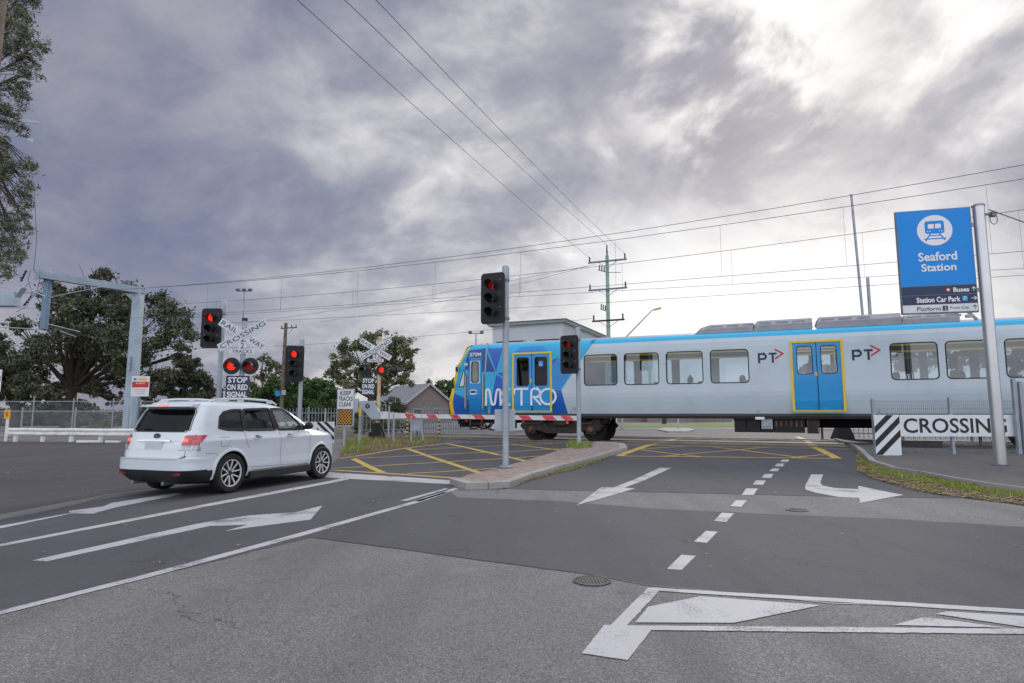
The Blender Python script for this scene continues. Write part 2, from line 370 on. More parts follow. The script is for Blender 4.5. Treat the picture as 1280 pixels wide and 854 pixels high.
def text(s, x0, z0, x1, z1, y, m, parent=None, name='lettering', bold=.0, shear=0., depth=.004, rot=0., center=None, k=None):
    """lettering fitted to a box of the local XZ plane, standing proud of y towards -Y"""
    key = (s, bold)
    if key not in _tx:
        cu = bpy.data.curves.new('t', 'FONT'); cu.body = s; cu.size = 1; cu.offset = bold; cu.resolution_u = 3; cu.fill_mode = 'FRONT'
        ob = bpy.data.objects.new('t', cu); COL.objects.link(ob)
        dg = bpy.context.evaluated_depsgraph_get(); me = bpy.data.meshes.new_from_object(ob.evaluated_get(dg))
        vs = np.array([v.co[:] for v in me.vertices]); fs = [tuple(p.vertices) for p in me.polygons]
        bpy.data.objects.remove(ob); bpy.data.curves.remove(cu); bpy.data.meshes.remove(me); _tx[key] = (vs, fs)
    vs, fs = _tx[key]
    mn, mx = vs.min(0), vs.max(0); u = (vs[:, 0]-mn[0])/(mx[0]-mn[0]); v = (vs[:, 1]-mn[1])/(mx[1]-mn[1])
    X = x0+u*(x1-x0)+shear*v*(z1-z0); Z = z0+v*(z1-z0)
    if rot:
        cx, cz = center; c_, s_ = math.cos(rot), math.sin(rot); X, Z = cx+(X-cx)*c_-(Z-cz)*s_, cz+(X-cx)*s_+(Z-cz)*c_
    mb = MB(); mb.add([(a, y-depth, b) for a, b in zip(X, Z)], fs)
    if name is None: return mb
    return mb.build(name, m, parent, recalc=False)
def drape(name, polys, m, off=.004, parent=None, kind='structure', grid=None, extra=None):
    """flat 2-D polygons laid on the ground: cut where its slope changes"""
    bm = bmesh.new()
    for poly in polys:
        if len(poly) > 5:
            n_ = len(poly); c0 = Vector(poly[0][:2]); V2, _, F2, _, _, _ = delaunay_2d_cdt([Vector(p[:2])-c0 for p in poly], [(i, (i+1) % n_) for i in range(n_)], [list(range(n_))], 1, 1e-5)
            vs = [bm.verts.new((p.x+c0.x, p.y+c0.y, 0)) for p in V2]
            for f in F2: bm.faces.new([vs[i] for i in f])
        else: bm.faces.new([bm.verts.new((p[0], p[1], 0)) for p in poly])
    bmesh.ops.triangulate(bm, faces=bm.faces)
    for n, _ in HK[1:-1]:
        bmesh.ops.bisect_plane(bm, geom=bm.verts[:]+bm.edges[:]+bm.faces[:], plane_co=NV*n, plane_no=NV)
    for v in bm.verts: v.co.z = H(v.co.x, v.co.y)+off
    for f in bm.faces:
        f.normal_update()
        if f.normal.z < 0: f.normal_flip()
    me = bpy.data.meshes.new(name); bm.to_mesh(me); bm.free(); me.materials.append(M[m])
    o = bpy.data.objects.new(name, me); COL.objects.link(o)
    if parent is not None: o.parent = parent
    elif kind: o['kind'] = kind
    return o
def gp(pts, sx=1., ox=0., oy=0.):
    """polygon given where the photograph shows it, put down on the ground"""
    return [G(ox+a/sx, oy+b/sx)[:2] for a, b in pts]
def ragged(poly, step=.15, amp=.02, seed=0, closed=True):
    rnd = random.Random(seed); out = []; n = len(poly)
    for i in range(n if closed else n-1):
        a, b = Vector(poly[i][:2]), Vector(poly[(i+1) % n][:2]); L_ = (b-a).length
        if L_ < 1e-4: continue
        k = max(1, min(400, int(L_/step))); d = (b-a)/L_; nn = Vector((-d.y, d.x))
        for q in range(k): out.append(a+d*L_*q/k+nn*(max(-2*amp, min(2*amp, rnd.gauss(0, amp)))*min(1, q/k*L_/.6, (1-q/k)*L_/.6) if q else 0))
    return out
def strip(pts, w, closed=False):
    """quads of a line of width w through 2-D world points"""
    out = []
    pts = [Vector((p[0], p[1])) for p in pts]; n = len(pts); L_ = []; R_ = []
    for i, p in enumerate(pts):
        a = pts[(i-1) % n] if (i or closed) else p; b = pts[(i+1) % n] if (i < n-1 or closed) else p
        d = (b-a).normalized(); nn = Vector((-d.y, d.x)); L_.append(p+nn*w/2); R_.append(p-nn*w/2)
    for i in range(n-1+closed): j = (i+1) % n; out.append([L_[i], R_[i], R_[j], L_[j]])
    return out
# ---------------------------------------------------------------- ground, roads, markings
mat('tar', (.018, .017, .017), .5)
def build_ground():
    S = 1800
    drape('ground', [[TV*-S+NV*-S, TV*S+NV*-S, TV*S+NV*S*1.5, TV*-S+NV*S*1.5]], 'asphalt_old', 0.)
    # newer dark asphalt of the lanes
    lanes = gp([(-60, 787), (0, 768), (390, 672), (560, 695), (740, 719), (813, 732.6), (881, 739), (1040, 755), (1280, 763), (1500, 772), (1500, 668), (1280, 659), (1108, 648.7), (963, 643), (813, 636), (700, 627), (572, 622), (560, 612), (578, 604), (410, 591), (290, 604), (140, 622), (0, 650), (-60, 660)])
    drape('road_lane', [ragged(lanes, .14, .014, 1)], 'asphalt_new', .003)
    cross = gp([(700, 613.4), (822, 615.7), (1062, 621.6), (1198, 623), (1229, 624), (1180, 620), (1076, 590), (1073, 572), (1078, 566), (1060, 556), (560, 554), (508, 560), (425, 572), (400, 590), (411, 591), (578, 602), (583, 611), (631, 611)])
    drape('road_approach', [ragged(cross, .2, .014, 2)], 'asphalt_new', .0038)
    sl_ = ragged(gp([(390, 672), (560, 695), (740, 719), (813, 732.6), (881, 739), (1040, 755), (1280, 763), (1400, 768)]), .12, .012, 3, False); drape('joint_seal', strip(sl_, .022), 'tar', .0045)
    sl_ = ragged(gp([(20, 652), (140, 619), (290, 601)]), .2, .012, 4, False); drape('joint_seal', strip(sl_, .02), 'tar', .0045)
    left = gp([(-80, 652), (0, 643), (140, 617), (290, 599), (400, 586), (400, 575), (330, 566), (160, 553), (0, 552), (-80, 553)])
    drape('side_road', [left], 'asphalt_side', .003)
    # crossing deck between and around the rails, ballast left and right
    a = [TN(-17.5, 22.6), TN(6.3, 22.6), TN(6.3, 31.6), TN(-17.5, 31.6)]
    drape('crossing_deck', [a], 'concrete_deck', .005)
    for s in ((-90, -17.5), (6.3, 90)):
        drape('ballast', [[TN(s[0], 22.9), TN(s[1], 22.9), TN(s[1], 31.4), TN(s[0], 31.4)]], 'soil', .004)
    # far side: road, verges
    drape('far_road', [[TN(-16.5, 31.6), TN(4.5, 31.6), TN(4.5, 52), TN(60, 58), TN(60, 66), TN(-60, 66), TN(-60, 58), TN(-16.5, 52)]], 'asphalt_path', .005)
asphalt('concrete_deck', .15, .24, .5, .5, (1.03, 1, .95), 60, .6)
build_ground()
def rails():
    for n in (24.325, 25.925, 28.4, 30.0):
        mb = MB()
        for dn, wd in ((0, .07), (.075 if n in (24.325, 28.4) else -.075, .035)):
            p, q = TN(-120, n+dn, .388 if dn == 0 else .372), TN(120, n+dn, .388 if dn == 0 else .372); mb.bar(p, q, wd, .05)
        tag(mb.build('rail', 'rail_steel'), kind='structure')
mat('rail_steel', (.30, .27, .24), .35, .8, .3, 2)
rails()
def markings():
    Z = dict(sx=2.667, ox=0, oy=560); W = dict(sx=2.207, ox=700, oy=540); Q = dict(sx=3.2, ox=400, oy=520)
    wh = []
    wh += [gp([(-40, 571), (0, 559), (490, 436), (1000, 297), (1280, 216), (1420, 176), (1500, 148), (1475, 150), (1420, 168), (1280, 207), (990, 288), (480, 425), (0, 546), (-40, 556)], **Z)]
    wh += [gp([(0, 323), (700, 186), (1150, 100), (1165, 105), (700, 195), (0, 331), (-60, 345), (-60, 334)], **Z)]
    wh += [gp([(-60, 276), (0, 262), (235, 218), (228, 212), (345, 196), (370, 185), (580, 152), (610, 155), (400, 197), (365, 205), (310, 221), (240, 220), (0, 270), (-60, 286)], **Z)]
    wh += [gp([(105, 378), (650, 256), (740, 240), (830, 227), (985, 216), (1075, 194), (1035, 241), (830, 267), (748, 280), (825, 258), (700, 262), (155, 381)], **Z)]
    wh += [gp([(300, 585), (411, 590.6), (578, 601.6), (566, 606), (434.7, 599), (300, 590)])]
    wh += [gp([(320, 340), (500, 291), (515, 292), (350, 341)], **Q), gp([(370, 343), (540, 289), (553, 293), (400, 343)], **Q)]
    for d in ([(295, 380), (335, 341), (375, 344), (336, 383)], [(370, 304), (403, 274), (435, 277), (405, 308)], [(425, 247), (446, 224), (480, 226), (459, 250)], [(469, 206), (486, 189), (516, 190), (500, 208)], [(501, 175), (514, 157), (546, 157), (534, 175)], [(532, 146), (541, 134), (568, 135), (560, 147)], [(556, 127), (565, 117), (589, 117), (582, 128)], [(577, 109), (586, 101), (606, 102), (600, 110)], [(592, 96), (599, 88), (620, 88), (614, 97)], [(608, 83), (614, 77), (632, 77), (629, 84)]):
        wh.append(gp(d, **W))
    wh.append(gp([(46, 203), (113, 153), (147, 154), (275, 100), (308, 100), (178, 155), (207, 157)], **W))
    wh.append(gp([(693, 118), (726, 118), (718, 140), (724, 149), (760, 156), (823, 159), (823, 150), (948, 175), (828, 197), (826, 183), (770, 181), (705, 168), (678, 160), (676, 150)], **W))
    wh.append(gp([(268, 432), (400, 441), (830, 465), (1280, 492), (1500, 506), (1500, 518), (1280, 503), (830, 475), (400, 450), (274, 441)], **W))
    wh.append(gp([(243, 432), (268, 432), (274, 441), (185, 536), (140, 535)], **W))
    wh.append(gp([(122, 535), (140, 535), (185, 536), (1280, 546), (1500, 549), (1500, 563), (1280, 560), (252, 549), (187, 633), (60, 614)], **W))
    wh.append(gp([(243, 485), (388, 456), (720, 481), (480, 529), (208, 528)], **W))
    wh.append(gp([(1035, 505), (1068, 498), (1280, 511), (1460, 523), (1460, 546), (1280, 541)], **W)); wh.append(gp([(920, 535), (1000, 515), (1020, 514), (1240, 543)], **W))
    o = drape('lane_marking', [ragged(p, .05, .0035, i) for i, p in enumerate(wh)], 'line_white', .006)
    Y = []
    def ln(pts, w=.11, **k): Y.extend(strip(gp(pts, **k), w))
    ln([(425, 573.5), (508, 560.5), (559, 554.8)], .16); ln([(414, 588), (500, 593.5), (581, 599)], .16); ln([(587, 598), (618, 589), (659, 578.5), (703, 564.2), (722, 558)], .14)
    ln([(442, 574), (481, 592.5)], .19); ln([(509, 561), (606, 593.5)], .19); ln([(559, 555), (610, 566), (658, 577)], .19); ln([(637.5, 555.3), (705, 564)], .15)
    ln([(441, 573.4), (580, 567), (640, 565), (707, 561)]); ln([(414, 586), (509, 580.7), (580, 576.6), (640, 573), (677, 570.6)]); ln([(509, 592.5), (580, 588.3), (622, 585.8)]); ln([(517.5, 562.5), (580, 559.4), (640, 557), (692, 555)])
    ln([(773, 570.6), (900, 571.8), (1052, 573.8)], .12); ln([(774, 570.4), (811, 557), (873, 546.5)], .26); ln([(1047, 574), (1018, 560), (997, 546)], .24)
    ln([(801, 562.7), (835, 567), (881, 571.7)]); ln([(870, 557.5), (924, 562.7), (1002, 573)]); ln([(829, 571), (870, 567), (924.6, 562.7), (1000, 557.5)]); ln([(984, 573.2), (1038, 568)]); ln([(801, 562), (870.5, 557.7)]); ln([(870, 557.7), (1015, 559.5)])
    ln([(873, 546.5), (997, 546)], .12)
    drape('box_marking', Y, 'line_yellow', .009)
markings()
# ---- kerbed island and right-hand footpath
def raised(name, outline, m, h, kerb_edges=None):
    """raised slab with vertical sides, top following the ground"""
    bm = bmesh.new(); vs = [bm.verts.new((p[0], p[1], 0)) for p in outline]; bm.faces.new(vs)
    bmesh.ops.triangulate(bm, faces=bm.faces)
    for n, _ in HK[1:-1]: bmesh.ops.bisect_plane(bm, geom=bm.verts[:]+bm.edges[:]+bm.faces[:], plane_co=NV*n, plane_no=NV)
    for v in bm.verts: v.co.z = H(v.co.x, v.co.y)-.05
    r = bmesh.ops.extrude_face_region(bm, geom=bm.faces[:])
    for v in r['geom']:
        if isinstance(v, bmesh.types.BMVert): v.co.z += h+.05
    bmesh.ops.recalc_face_normals(bm, faces=bm.faces)
    me = bpy.data.meshes.new(name); bm.to_mesh(me); bm.free(); me.materials.append(M[m]); o = bpy.data.objects.new(name, me); COL.objects.link(o); o['kind'] = 'structure'; return o
def kerb_line(name, pts, w, h, closed=False):
    """rounded kerb stone following points, laid outside to inside"""
    P2 = [Vector(p[:2]) for p in pts]
    fine = []
    for i in range(len(P2)-1+closed):
        a, b = P2[i], P2[(i+1) % len(P2)]; k = max(1, int((b-a).length/.35))
        fine += [a.lerp(b, j/k) for j in range(k)]
    if not closed: fine.append(P2[-1])
    n = len(fine); prof = [(-w/2-.03, -.05), (-w/2, h*.6), (-w/2+.03, h*.92), (-w/2+.07, h), (w/2, h+.004), (w/2, -.05)]
    mb = MB(); vs = []
    for i, p in enumerate(fine):
        a = fine[(i-1) % n] if (i or closed) else p; b = fine[(i+1) % n] if (i < n-1 or closed) else p
        d = (b-a).normalized(); nn = Vector((-d.y, d.x)); j = random.uniform(-.004, .004)
        for o, z in prof: q = p+nn*(o+j); vs.append((q.x, q.y, H(p.x, p.y)+z))
    k = len(prof); fs = [(i*k+j, i*k+j+1, ((i+1) % n)*k+j+1, ((i+1) % n)*k+j) for i in range(n-1+closed) for j in range(k-1)]
    for i in range(0, n-1, 5):      # sealed joints across the kerb stones
        p = fine[i]; b = fine[i+1]; d = (b-p).normalized(); nn = Vector((-d.y, d.x)); jm = MB()
        for q in (p, p+d*.014): jm.v += [((q+nn*o_).x, (q+nn*o_).y, H(p.x, p.y)+z_+.003) for o_, z_ in prof]
        jm.f = [(a, a+1, k+a+1, k+a) for a in range(k-1)]; mb.add(jm.v, jm.f, 1)
    mb.add(vs, fs, 0); o = mb.build(name, ['concrete', 'tar'], smooth=True); o['kind'] = 'structure'; return o
isl = gp([(570, 605), (587, 611), (631, 609.5), (659, 598.5), (690.6, 589), (743.7, 575), (779, 564), (776, 558.5), (743.7, 556.5), (703, 565.5), (659, 580), (618.7, 591), (587.5, 598.5)])
raised('island_paving', isl, 'brick_paving', .10)
def inset(poly, d):
    c = sum((Vector(p) for p in poly), Vector((0, 0)))/len(poly); return [Vector(p) for p in poly]
kerb_line('island_kerb', list(reversed([Vector(p) for p in (isl[:8]+isl[8:9])])), .28, .12)
kr = gp([(1046, 552), (1062, 557.5), (1076, 565.6), (1092, 581.5), (1120, 590.5), (1154, 596.5), (1199.5, 605.5), (1239, 612), (1280, 618), (1400, 633)])
path = [Vector(p) for p in kr]+[Vector((26, 7)), Vector((30, 12)), TN(22, 22.4).to_2d(), TN(3.2, 22.4).to_2d()]
raised('footpath', path, 'asphalt_path', .11)
kerb_line('footpath_kerb', [Vector(p) for p in reversed(kr)], .17, .125)
verge = gp([(1070, 571), (1072, 590), (1090, 598.5), (1130, 610.5), (1160, 617), (1190, 621.5), (1229, 626), (1280, 632.5), (1400, 652), (1400, 633), (1280, 618), (1239, 612), (1199.5, 605.5), (1154, 596.5), (1120, 590.5), (1092, 581.5), (1076, 565.6)])
drape('verge_soil', [ragged(verge, .1, .03, 5)], 'soil', .008)
iv = gp([(628, 612), (659, 603), (690, 594), (720, 587), (755, 575), (775, 565), (765, 565), (743.7, 574), (690.6, 589), (659, 598.5), (631, 609)])
drape('kerbside_soil', [ragged(iv, .1, .02, 6)], 'soil', .007)
lv = gp([(425, 572), (430, 560), (470, 548), (560, 547), (555, 554), (508, 560)])
drape('boom_verge', [ragged(lv, .2, .05, 7)], 'soil', .010)
# ---- grass, weeds and litter
def pin(poly, x, y):
    c = False; n = len(poly)
    for i in range(n):
        (x1, y1), (x2, y2) = poly[i][:2], poly[i-1][:2]
        if (y1 > y) != (y2 > y) and x < (x2-x1)*(y-y1)/(y2-y1)+x1: c = not c
    return c
def sample(poly, n, rnd):
    xs = [p[0] for p in poly]; ys = [p[1] for p in poly]; out = []
    while len(out) < n:
        x, y = rnd.uniform(min(xs), max(xs)), rnd.uniform(min(ys), max(ys))
        if pin(poly, x, y): out.append((x, y))
    return out
def blades(name, poly, n, h, m, label, seed=1, clump=.5, lean=.5, wd=.006, off=0., cat='grass'):
    rnd = random.Random(seed); mb = MB(); cs = sample(poly, max(4, int(n*.02)), rnd)
    for x, y in sample(poly, n, rnd):
        if rnd.random() < clump:
            c = rnd.choice(cs); x, y = c[0]+rnd.gauss(0, .09), c[1]+rnd.gauss(0, .09)
            if not pin(poly, x, y): continue
        z = H(x, y)+off; a = rnd.uniform(0, 6.28); hh = h*rnd.uniform(.35, 1.2); l = rnd.uniform(0, lean)*hh; b = rnd.uniform(0, 6.28); w_ = wd*rnd.uniform(.6, 1.5)
        dx, dy = math.cos(a)*w_, math.sin(a)*w_; lx, ly = math.cos(b)*l, math.sin(b)*l
        mb.add([(x-dx, y-dy, z), (x+dx, y+dy, z), (x+lx*.4+dx*.8, y+ly*.4+dy*.8, z+hh*.6), (x+lx*.4-dx*.8, y+ly*.4-dy*.8, z+hh*.6), (x+lx, y+ly, z+hh)], [(0, 1, 2, 3), (3, 2, 4)])
    return tag(mb.build(name, m, recalc=False), label, cat, kind='stuff')
def litter(name, poly, n, m, label, seed=1, size=.03, off=.03, cat='fallen leaves'):
    rnd = random.Random(seed); mb = MB()
    for x, y in sample(poly, n, rnd):
        z = H(x, y)+off; a = rnd.uniform(0, 6.28); s = size*rnd.uniform(.5, 1.3); t = rnd.uniform(.3, .6); c_, s_ = math.cos(a), math.sin(a); tl = rnd.uniform(-.4, .4)*s
        q = [(-s, 0, tl), (-.3*s, t*s*.6, .3*s*rnd.random()), (s*.4, t*s*.6, 0), (s, 0, -tl), (.3*s, -t*s*.6, .3*s*rnd.random())]
        mb.add([(x+c_*u-s_*v, y+s_*u+c_*v, z+abs(w_)) for u, v, w_ in q], [(0, 1, 2, 3, 4)])
    return tag(mb.build(name, m, recalc=False), label, cat, kind='stuff')
mat('grass_green', (.16, .26, .035), .7, col2=(.30, .33, .07), vscale=8, island=.5)
mat('grass_dry', (.34, .25, .11), .8, col2=(.20, .14, .06), vscale=8, island=.5)
mat('leaf_litter', (.36, .26, .16), .85, col2=(.15, .10, .06), vscale=9, island=.6)
mat('leaf_pale', (.45, .38, .24), .8, col2=(.30, .2, .1), vscale=9, island=.6)
vin = gp([(1076, 568), (1085, 588), (1120, 600), (1154, 606), (1199, 613), (1239, 619), (1280, 625), (1400, 643), (1400, 634), (1280, 619), (1239, 613), (1199.5, 606.5), (1154, 597.5), (1120, 591.5), (1092, 582.5), (1078, 568)])
blades('grass', verge, 3000, .07, 'grass_green', 'thin low grass scattered over the soil of the right gutter', 33, .85, .9); blades('grass', vin, 4300, .10, 'grass_green', 'strip of bright green grass growing along the footpath kerb on the right', 3, .80, .9)
litter('leaf_litter', verge, 5500, 'leaf_litter', 'brown leaf litter lying in the gutter beside the right footpath kerb', 4, .045, .025)
iv2 = [Vector(p)+Vector((0, 0)) for p in iv]
blades('weeds', iv2, 1500, .07, 'grass_green', 'low weeds growing in the gutter along the traffic island kerb', 5, .6, .9, off=.01, cat='weeds')
litter('leaf_litter', iv2, 1500, 'leaf_litter', 'brown leaf litter in the gutter along the traffic island kerb', 6, .04, .02)
pc = [G(u, v) for u, v in ((706, 563), (722, 566), (742, 564), (735, 560), (715, 559))]
blades('weeds', pc, 420, .20, 'grass_green', 'tuft of weeds around the foot of the pole at the far end of the traffic island', 7, .7, 1., .009, .11, 'weeds')
lvp = gp([(425, 571), (430, 556), (470, 548), (552, 549), (548, 555), (508, 559)])
blades('dry_weeds', lvp, 2300, .15, 'grass_dry', 'dry brown weeds growing around the foot of the boom gate mast', 8, .5, .9, .008, .01, 'weeds')
blades('weeds', lvp, 1100, .16, 'grass_green', 'low green weeds mixed among the dry weeds at the boom gate', 19, .7, .8, .008, .01, 'weeds'); blades('weeds', gp([(425, 570), (430, 552), (462, 549), (460, 562)]), 600, .26, 'grass_green', 'tall green weeds growing beneath the keep tracks clear sign', 9, .6, .7, .008, .01, 'weeds')
rd = [Vector((-14, 6)), Vector((14, 6)), Vector((9, 18)), Vector((-16, 20))]
litter('scattered_leaves', rd, 260, 'leaf_pale', 'single pale leaves scattered over the asphalt road', 10, .03, .012)
def cover(u, v, label, r, sq=False):
    p = G(u, v); t = thing('manhole_cover', label, 'manhole cover', (p.x, p.y, p.z+.004))
    mb = MB(); mb.lathe([(0, .006), (r*.82, .006), (r*.86, .002)], axis='Z', n=28); 
    for i in range(-4, 5): mb.box((i*r*.17, 0, .008), (r*.05, 1.5*math.sqrt(max(0, (r*.8)**2-(i*r*.17)**2)), .006))
    mb.build('lid', 'iron', t); MB().lathe([(r*.88, .002), (r*.88, .008), (r, .008), (r, 0)], axis='Z', n=28).build('frame', 'iron', t)
mat('iron', (.11, .105, .10), .7, .3, .4, 12, bump=.3)
cover(740, 727, 'round dark iron manhole cover in the pale asphalt nearest the viewer', .17)
cover(996, 638, 'small dark iron cover in the pale asphalt band right of the dashed line', .17)
# ---------------------------------------------------------------- the train
mat('train_grey', (.50, .60, .67), .38, var=.04, vscale=.8, coat=.2, grime=.10, gscale=.8)
mat('train_light', (.008, .40, .70), .35, var=.06, vscale=1, coat=.2)
mat('train_mid', (.008, .24, .64), .35, var=.06, coat=.2)
mat('train_dark', (.005, .11, .50), .35, var=.06, coat=.2)
mat('train_navy', (.008, .055, .27), .35, var=.06, coat=.2)
mat('door_blue', (.008, .29, .68), .35, var=.06, coat=.2)
mat('train_yellow', (.80, .56, .02), .4, var=.08)
mat('train_roof', (.33, .33, .36), .6, var=.12, grime=.3)
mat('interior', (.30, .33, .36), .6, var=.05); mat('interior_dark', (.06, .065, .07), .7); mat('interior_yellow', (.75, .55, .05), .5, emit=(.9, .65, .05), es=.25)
mat('seat_blue', (.06, .14, .26), .8, var=.2)
glassmat('train_glass', (.48, .56, .63), .08); glassmat('dark_glass', (.05, .055, .06), -.02)
PROF = [(1.02, .17), (1.08, .14), (1.3, .085), (1.55, .035), (1.75, .008), (1.9, 0), (3.50, 0), (3.70, .015), (3.84, .05), (3.95, .11), (4.03, .22), (4.07, .36)]
def prof_y(z):
    if z <= PROF[0][0]: return PROF[0][1]
    for (a, b), (c, d) in zip(PROF, PROF[1:]):
        if z <= c: return b+(d-b)*(z-a)/(c-a)
    return PROF[-1][1]
FR = [(1.02, -13.27), (1.55, -13.30), (3.10, -12.93), (3.95, -12.41), (4.07, -12.2)]
def front_t(z):
    for (a, b), (c, d) in zip(FR, FR[1:]):
        if z <= c: return b+(d-b)*(z-a)/(c-a)
    return FR[-1][1]
WID = 3.05; TEND = 10.8
WZ0, WZ1 = 2.21, 3.40
WINS = [(-7.26, -5.94), (-5.66, -4.35), (-4.07, -2.76), (-2.49, -1.19), (3.16, 4.47), (4.68, 5.99), (6.21, 7.52)]
DOORS = [(-10.34, -8.61), (.17, 1.80), (8.6, 10.2)]
DZ0, DZ1 = 1.20, 3.61
CABW = [(-12.23, -11.92, 2.44, 3.30)]
def wall_cells(mb, side):
    """side wall with real openings; side 0 is the near side"""
    def pt(t, z): return (t, prof_y(z) if side == 0 else WID-prof_y(z), z)
    tb = {TEND, -11.5}
    for a, b in WINS: tb |= {a-.05, b+.05}
    for a, b in DOORS: tb |= {a, b}
    tb |= {-12.30, -11.85}
    tb = sorted(tb); zb = sorted({z for z, _ in PROF} | {WZ0-.05, WZ1+.05, DZ0, DZ1, 2.39, 3.35})
    for i in range(-1, len(tb)-1):
        for z0, z1 in zip(zb, zb[1:]):
            if i == -1: c = [pt(front_t(z0), z0), pt(tb[0], z0), pt(tb[0], z1), pt(front_t(z1), z1)]; tm = -12.8
            else: c = [pt(tb[i], z0), pt(tb[i+1], z0), pt(tb[i+1], z1), pt(tb[i], z1)]; tm = (tb[i]+tb[i+1])/2
            zm = (z0+z1)/2; skip = False
            for a, b in WINS:
                if a-.05 < tm < b+.05 and WZ0-.05 < zm < WZ1+.05: skip = True
            for a, b in DOORS:
                if a < tm < b and DZ0 < zm < DZ1: skip = True
            if -12.30 < tm < -11.85 and 2.39 < zm < 3.35: skip = True
            if not skip: mb.add(c, [(0, 1, 2, 3)])
    for a, b in WINS: ring(mb, (a-.05, WZ0-.05, b+.05, WZ1+.05), rrect(a, WZ0, b, WZ1, .13), pt)
    ring(mb, (-12.30, 2.39, -11.85, 3.35), rrect(-12.23, 2.44, -11.92, 3.30, .10), pt)
def ring(mb, rc, inner, pt):
    x0, z0, x1, z1 = rc; n = len(inner); q = n//4; outer = []
    cs = [(x1, z1), (x0, z1), (x0, z0), (x1, z0)]
    for i, (a, b) in enumerate(inner): outer.append(cs[i//q])
    vs = [pt(a, b) for a, b in inner]+[pt(a, b) for a, b in cs]
    fs = []
    for i in range(n):
        j = (i+1) % n; ci, cj = i//q, j//q
        if ci == cj: fs.append((i, j, n+ci))
        else: fs.append((i, j, n+cj, n+ci))
    mb.add(vs, fs)
def loopring(mb, A_, B_, ya, yb=None):
    """band between two loops with equal counts, at y"""
    yb = ya if yb is None else yb
    n = len(A_); mb.add([(a, ya, b) for a, b in A_]+[(a, yb, b) for a, b in B_], [(i, (i+1) % n, n+(i+1) % n, n+i) for i in range(n)])
def on_side(polys, off, name, m, parent):
    bm = bmesh.new()
    for poly in polys: bm.faces.new([bm.verts.new((a, 0, b)) for a, b in poly])
    bmesh.ops.triangulate(bm, faces=bm.faces)
    for z, _ in PROF: bmesh.ops.bisect_plane(bm, geom=bm.verts[:]+bm.edges[:]+bm.faces[:], plane_co=(0, 0, z), plane_no=(0, 0, 1))
    for v in bm.verts: v.co.y = prof_y(v.co.z)-off
    me = bpy.data.meshes.new(name); bm.to_mesh(me); bm.free(); me.materials.append(M[m]); o = bpy.data.objects.new(name, me); COL.objects.link(o); o.parent = parent; return o
def ribbon(pts, w):
    pts = [Vector(p) for p in pts]; n = len(pts); L_, R_ = [], []
    for i, p in enumerate(pts):
        if 0 < i < n-1:
            d1 = (p-pts[i-1]).normalized(); d2 = (pts[i+1]-p).normalized(); d = (d1+d2).normalized(); k = 1/max(.5, d.dot(d1))
        else: d = (pts[1]-pts[0]).normalized() if i == 0 else (pts[-1]-pts[-2]).normalized(); k = 1
        nn = Vector((-d.y, d.x)); L_.append(p+nn*w/2*k); R_.append(p-nn*w/2*k)
    return L_, R_
def add_ribbon(mb, pts, w, y0, y1):
    L_, R_ = ribbon(pts, w); n = len(pts)
    for y in (y1,): mb.add([(a.x, y, a.y) for a in L_]+[(a.x, y, a.y) for a in R_], [(i, i+1, n+i+1, n+i) for i in range(n-1)])
    mb.add([(a.x, y0, a.y) for a in L_]+[(a.x, y1, a.y) for a in L_], [(i, i+1, n+i+1, n+i) for i in range(n-1)])
    mb.add([(a.x, y0, a.y) for a in R_]+[(a.x, y1, a.y) for a in R_], [(i, i+1, n+i+1, n+i) for i in range(n-1)])
def arc(cx, cz, rx, rz, a0, a1, n=8): return [(cx+rx*math.cos(R(a0+(a1-a0)*i/n)), cz+rz*math.sin(R(a0+(a1-a0)*i/n))) for i in range(n+1)]
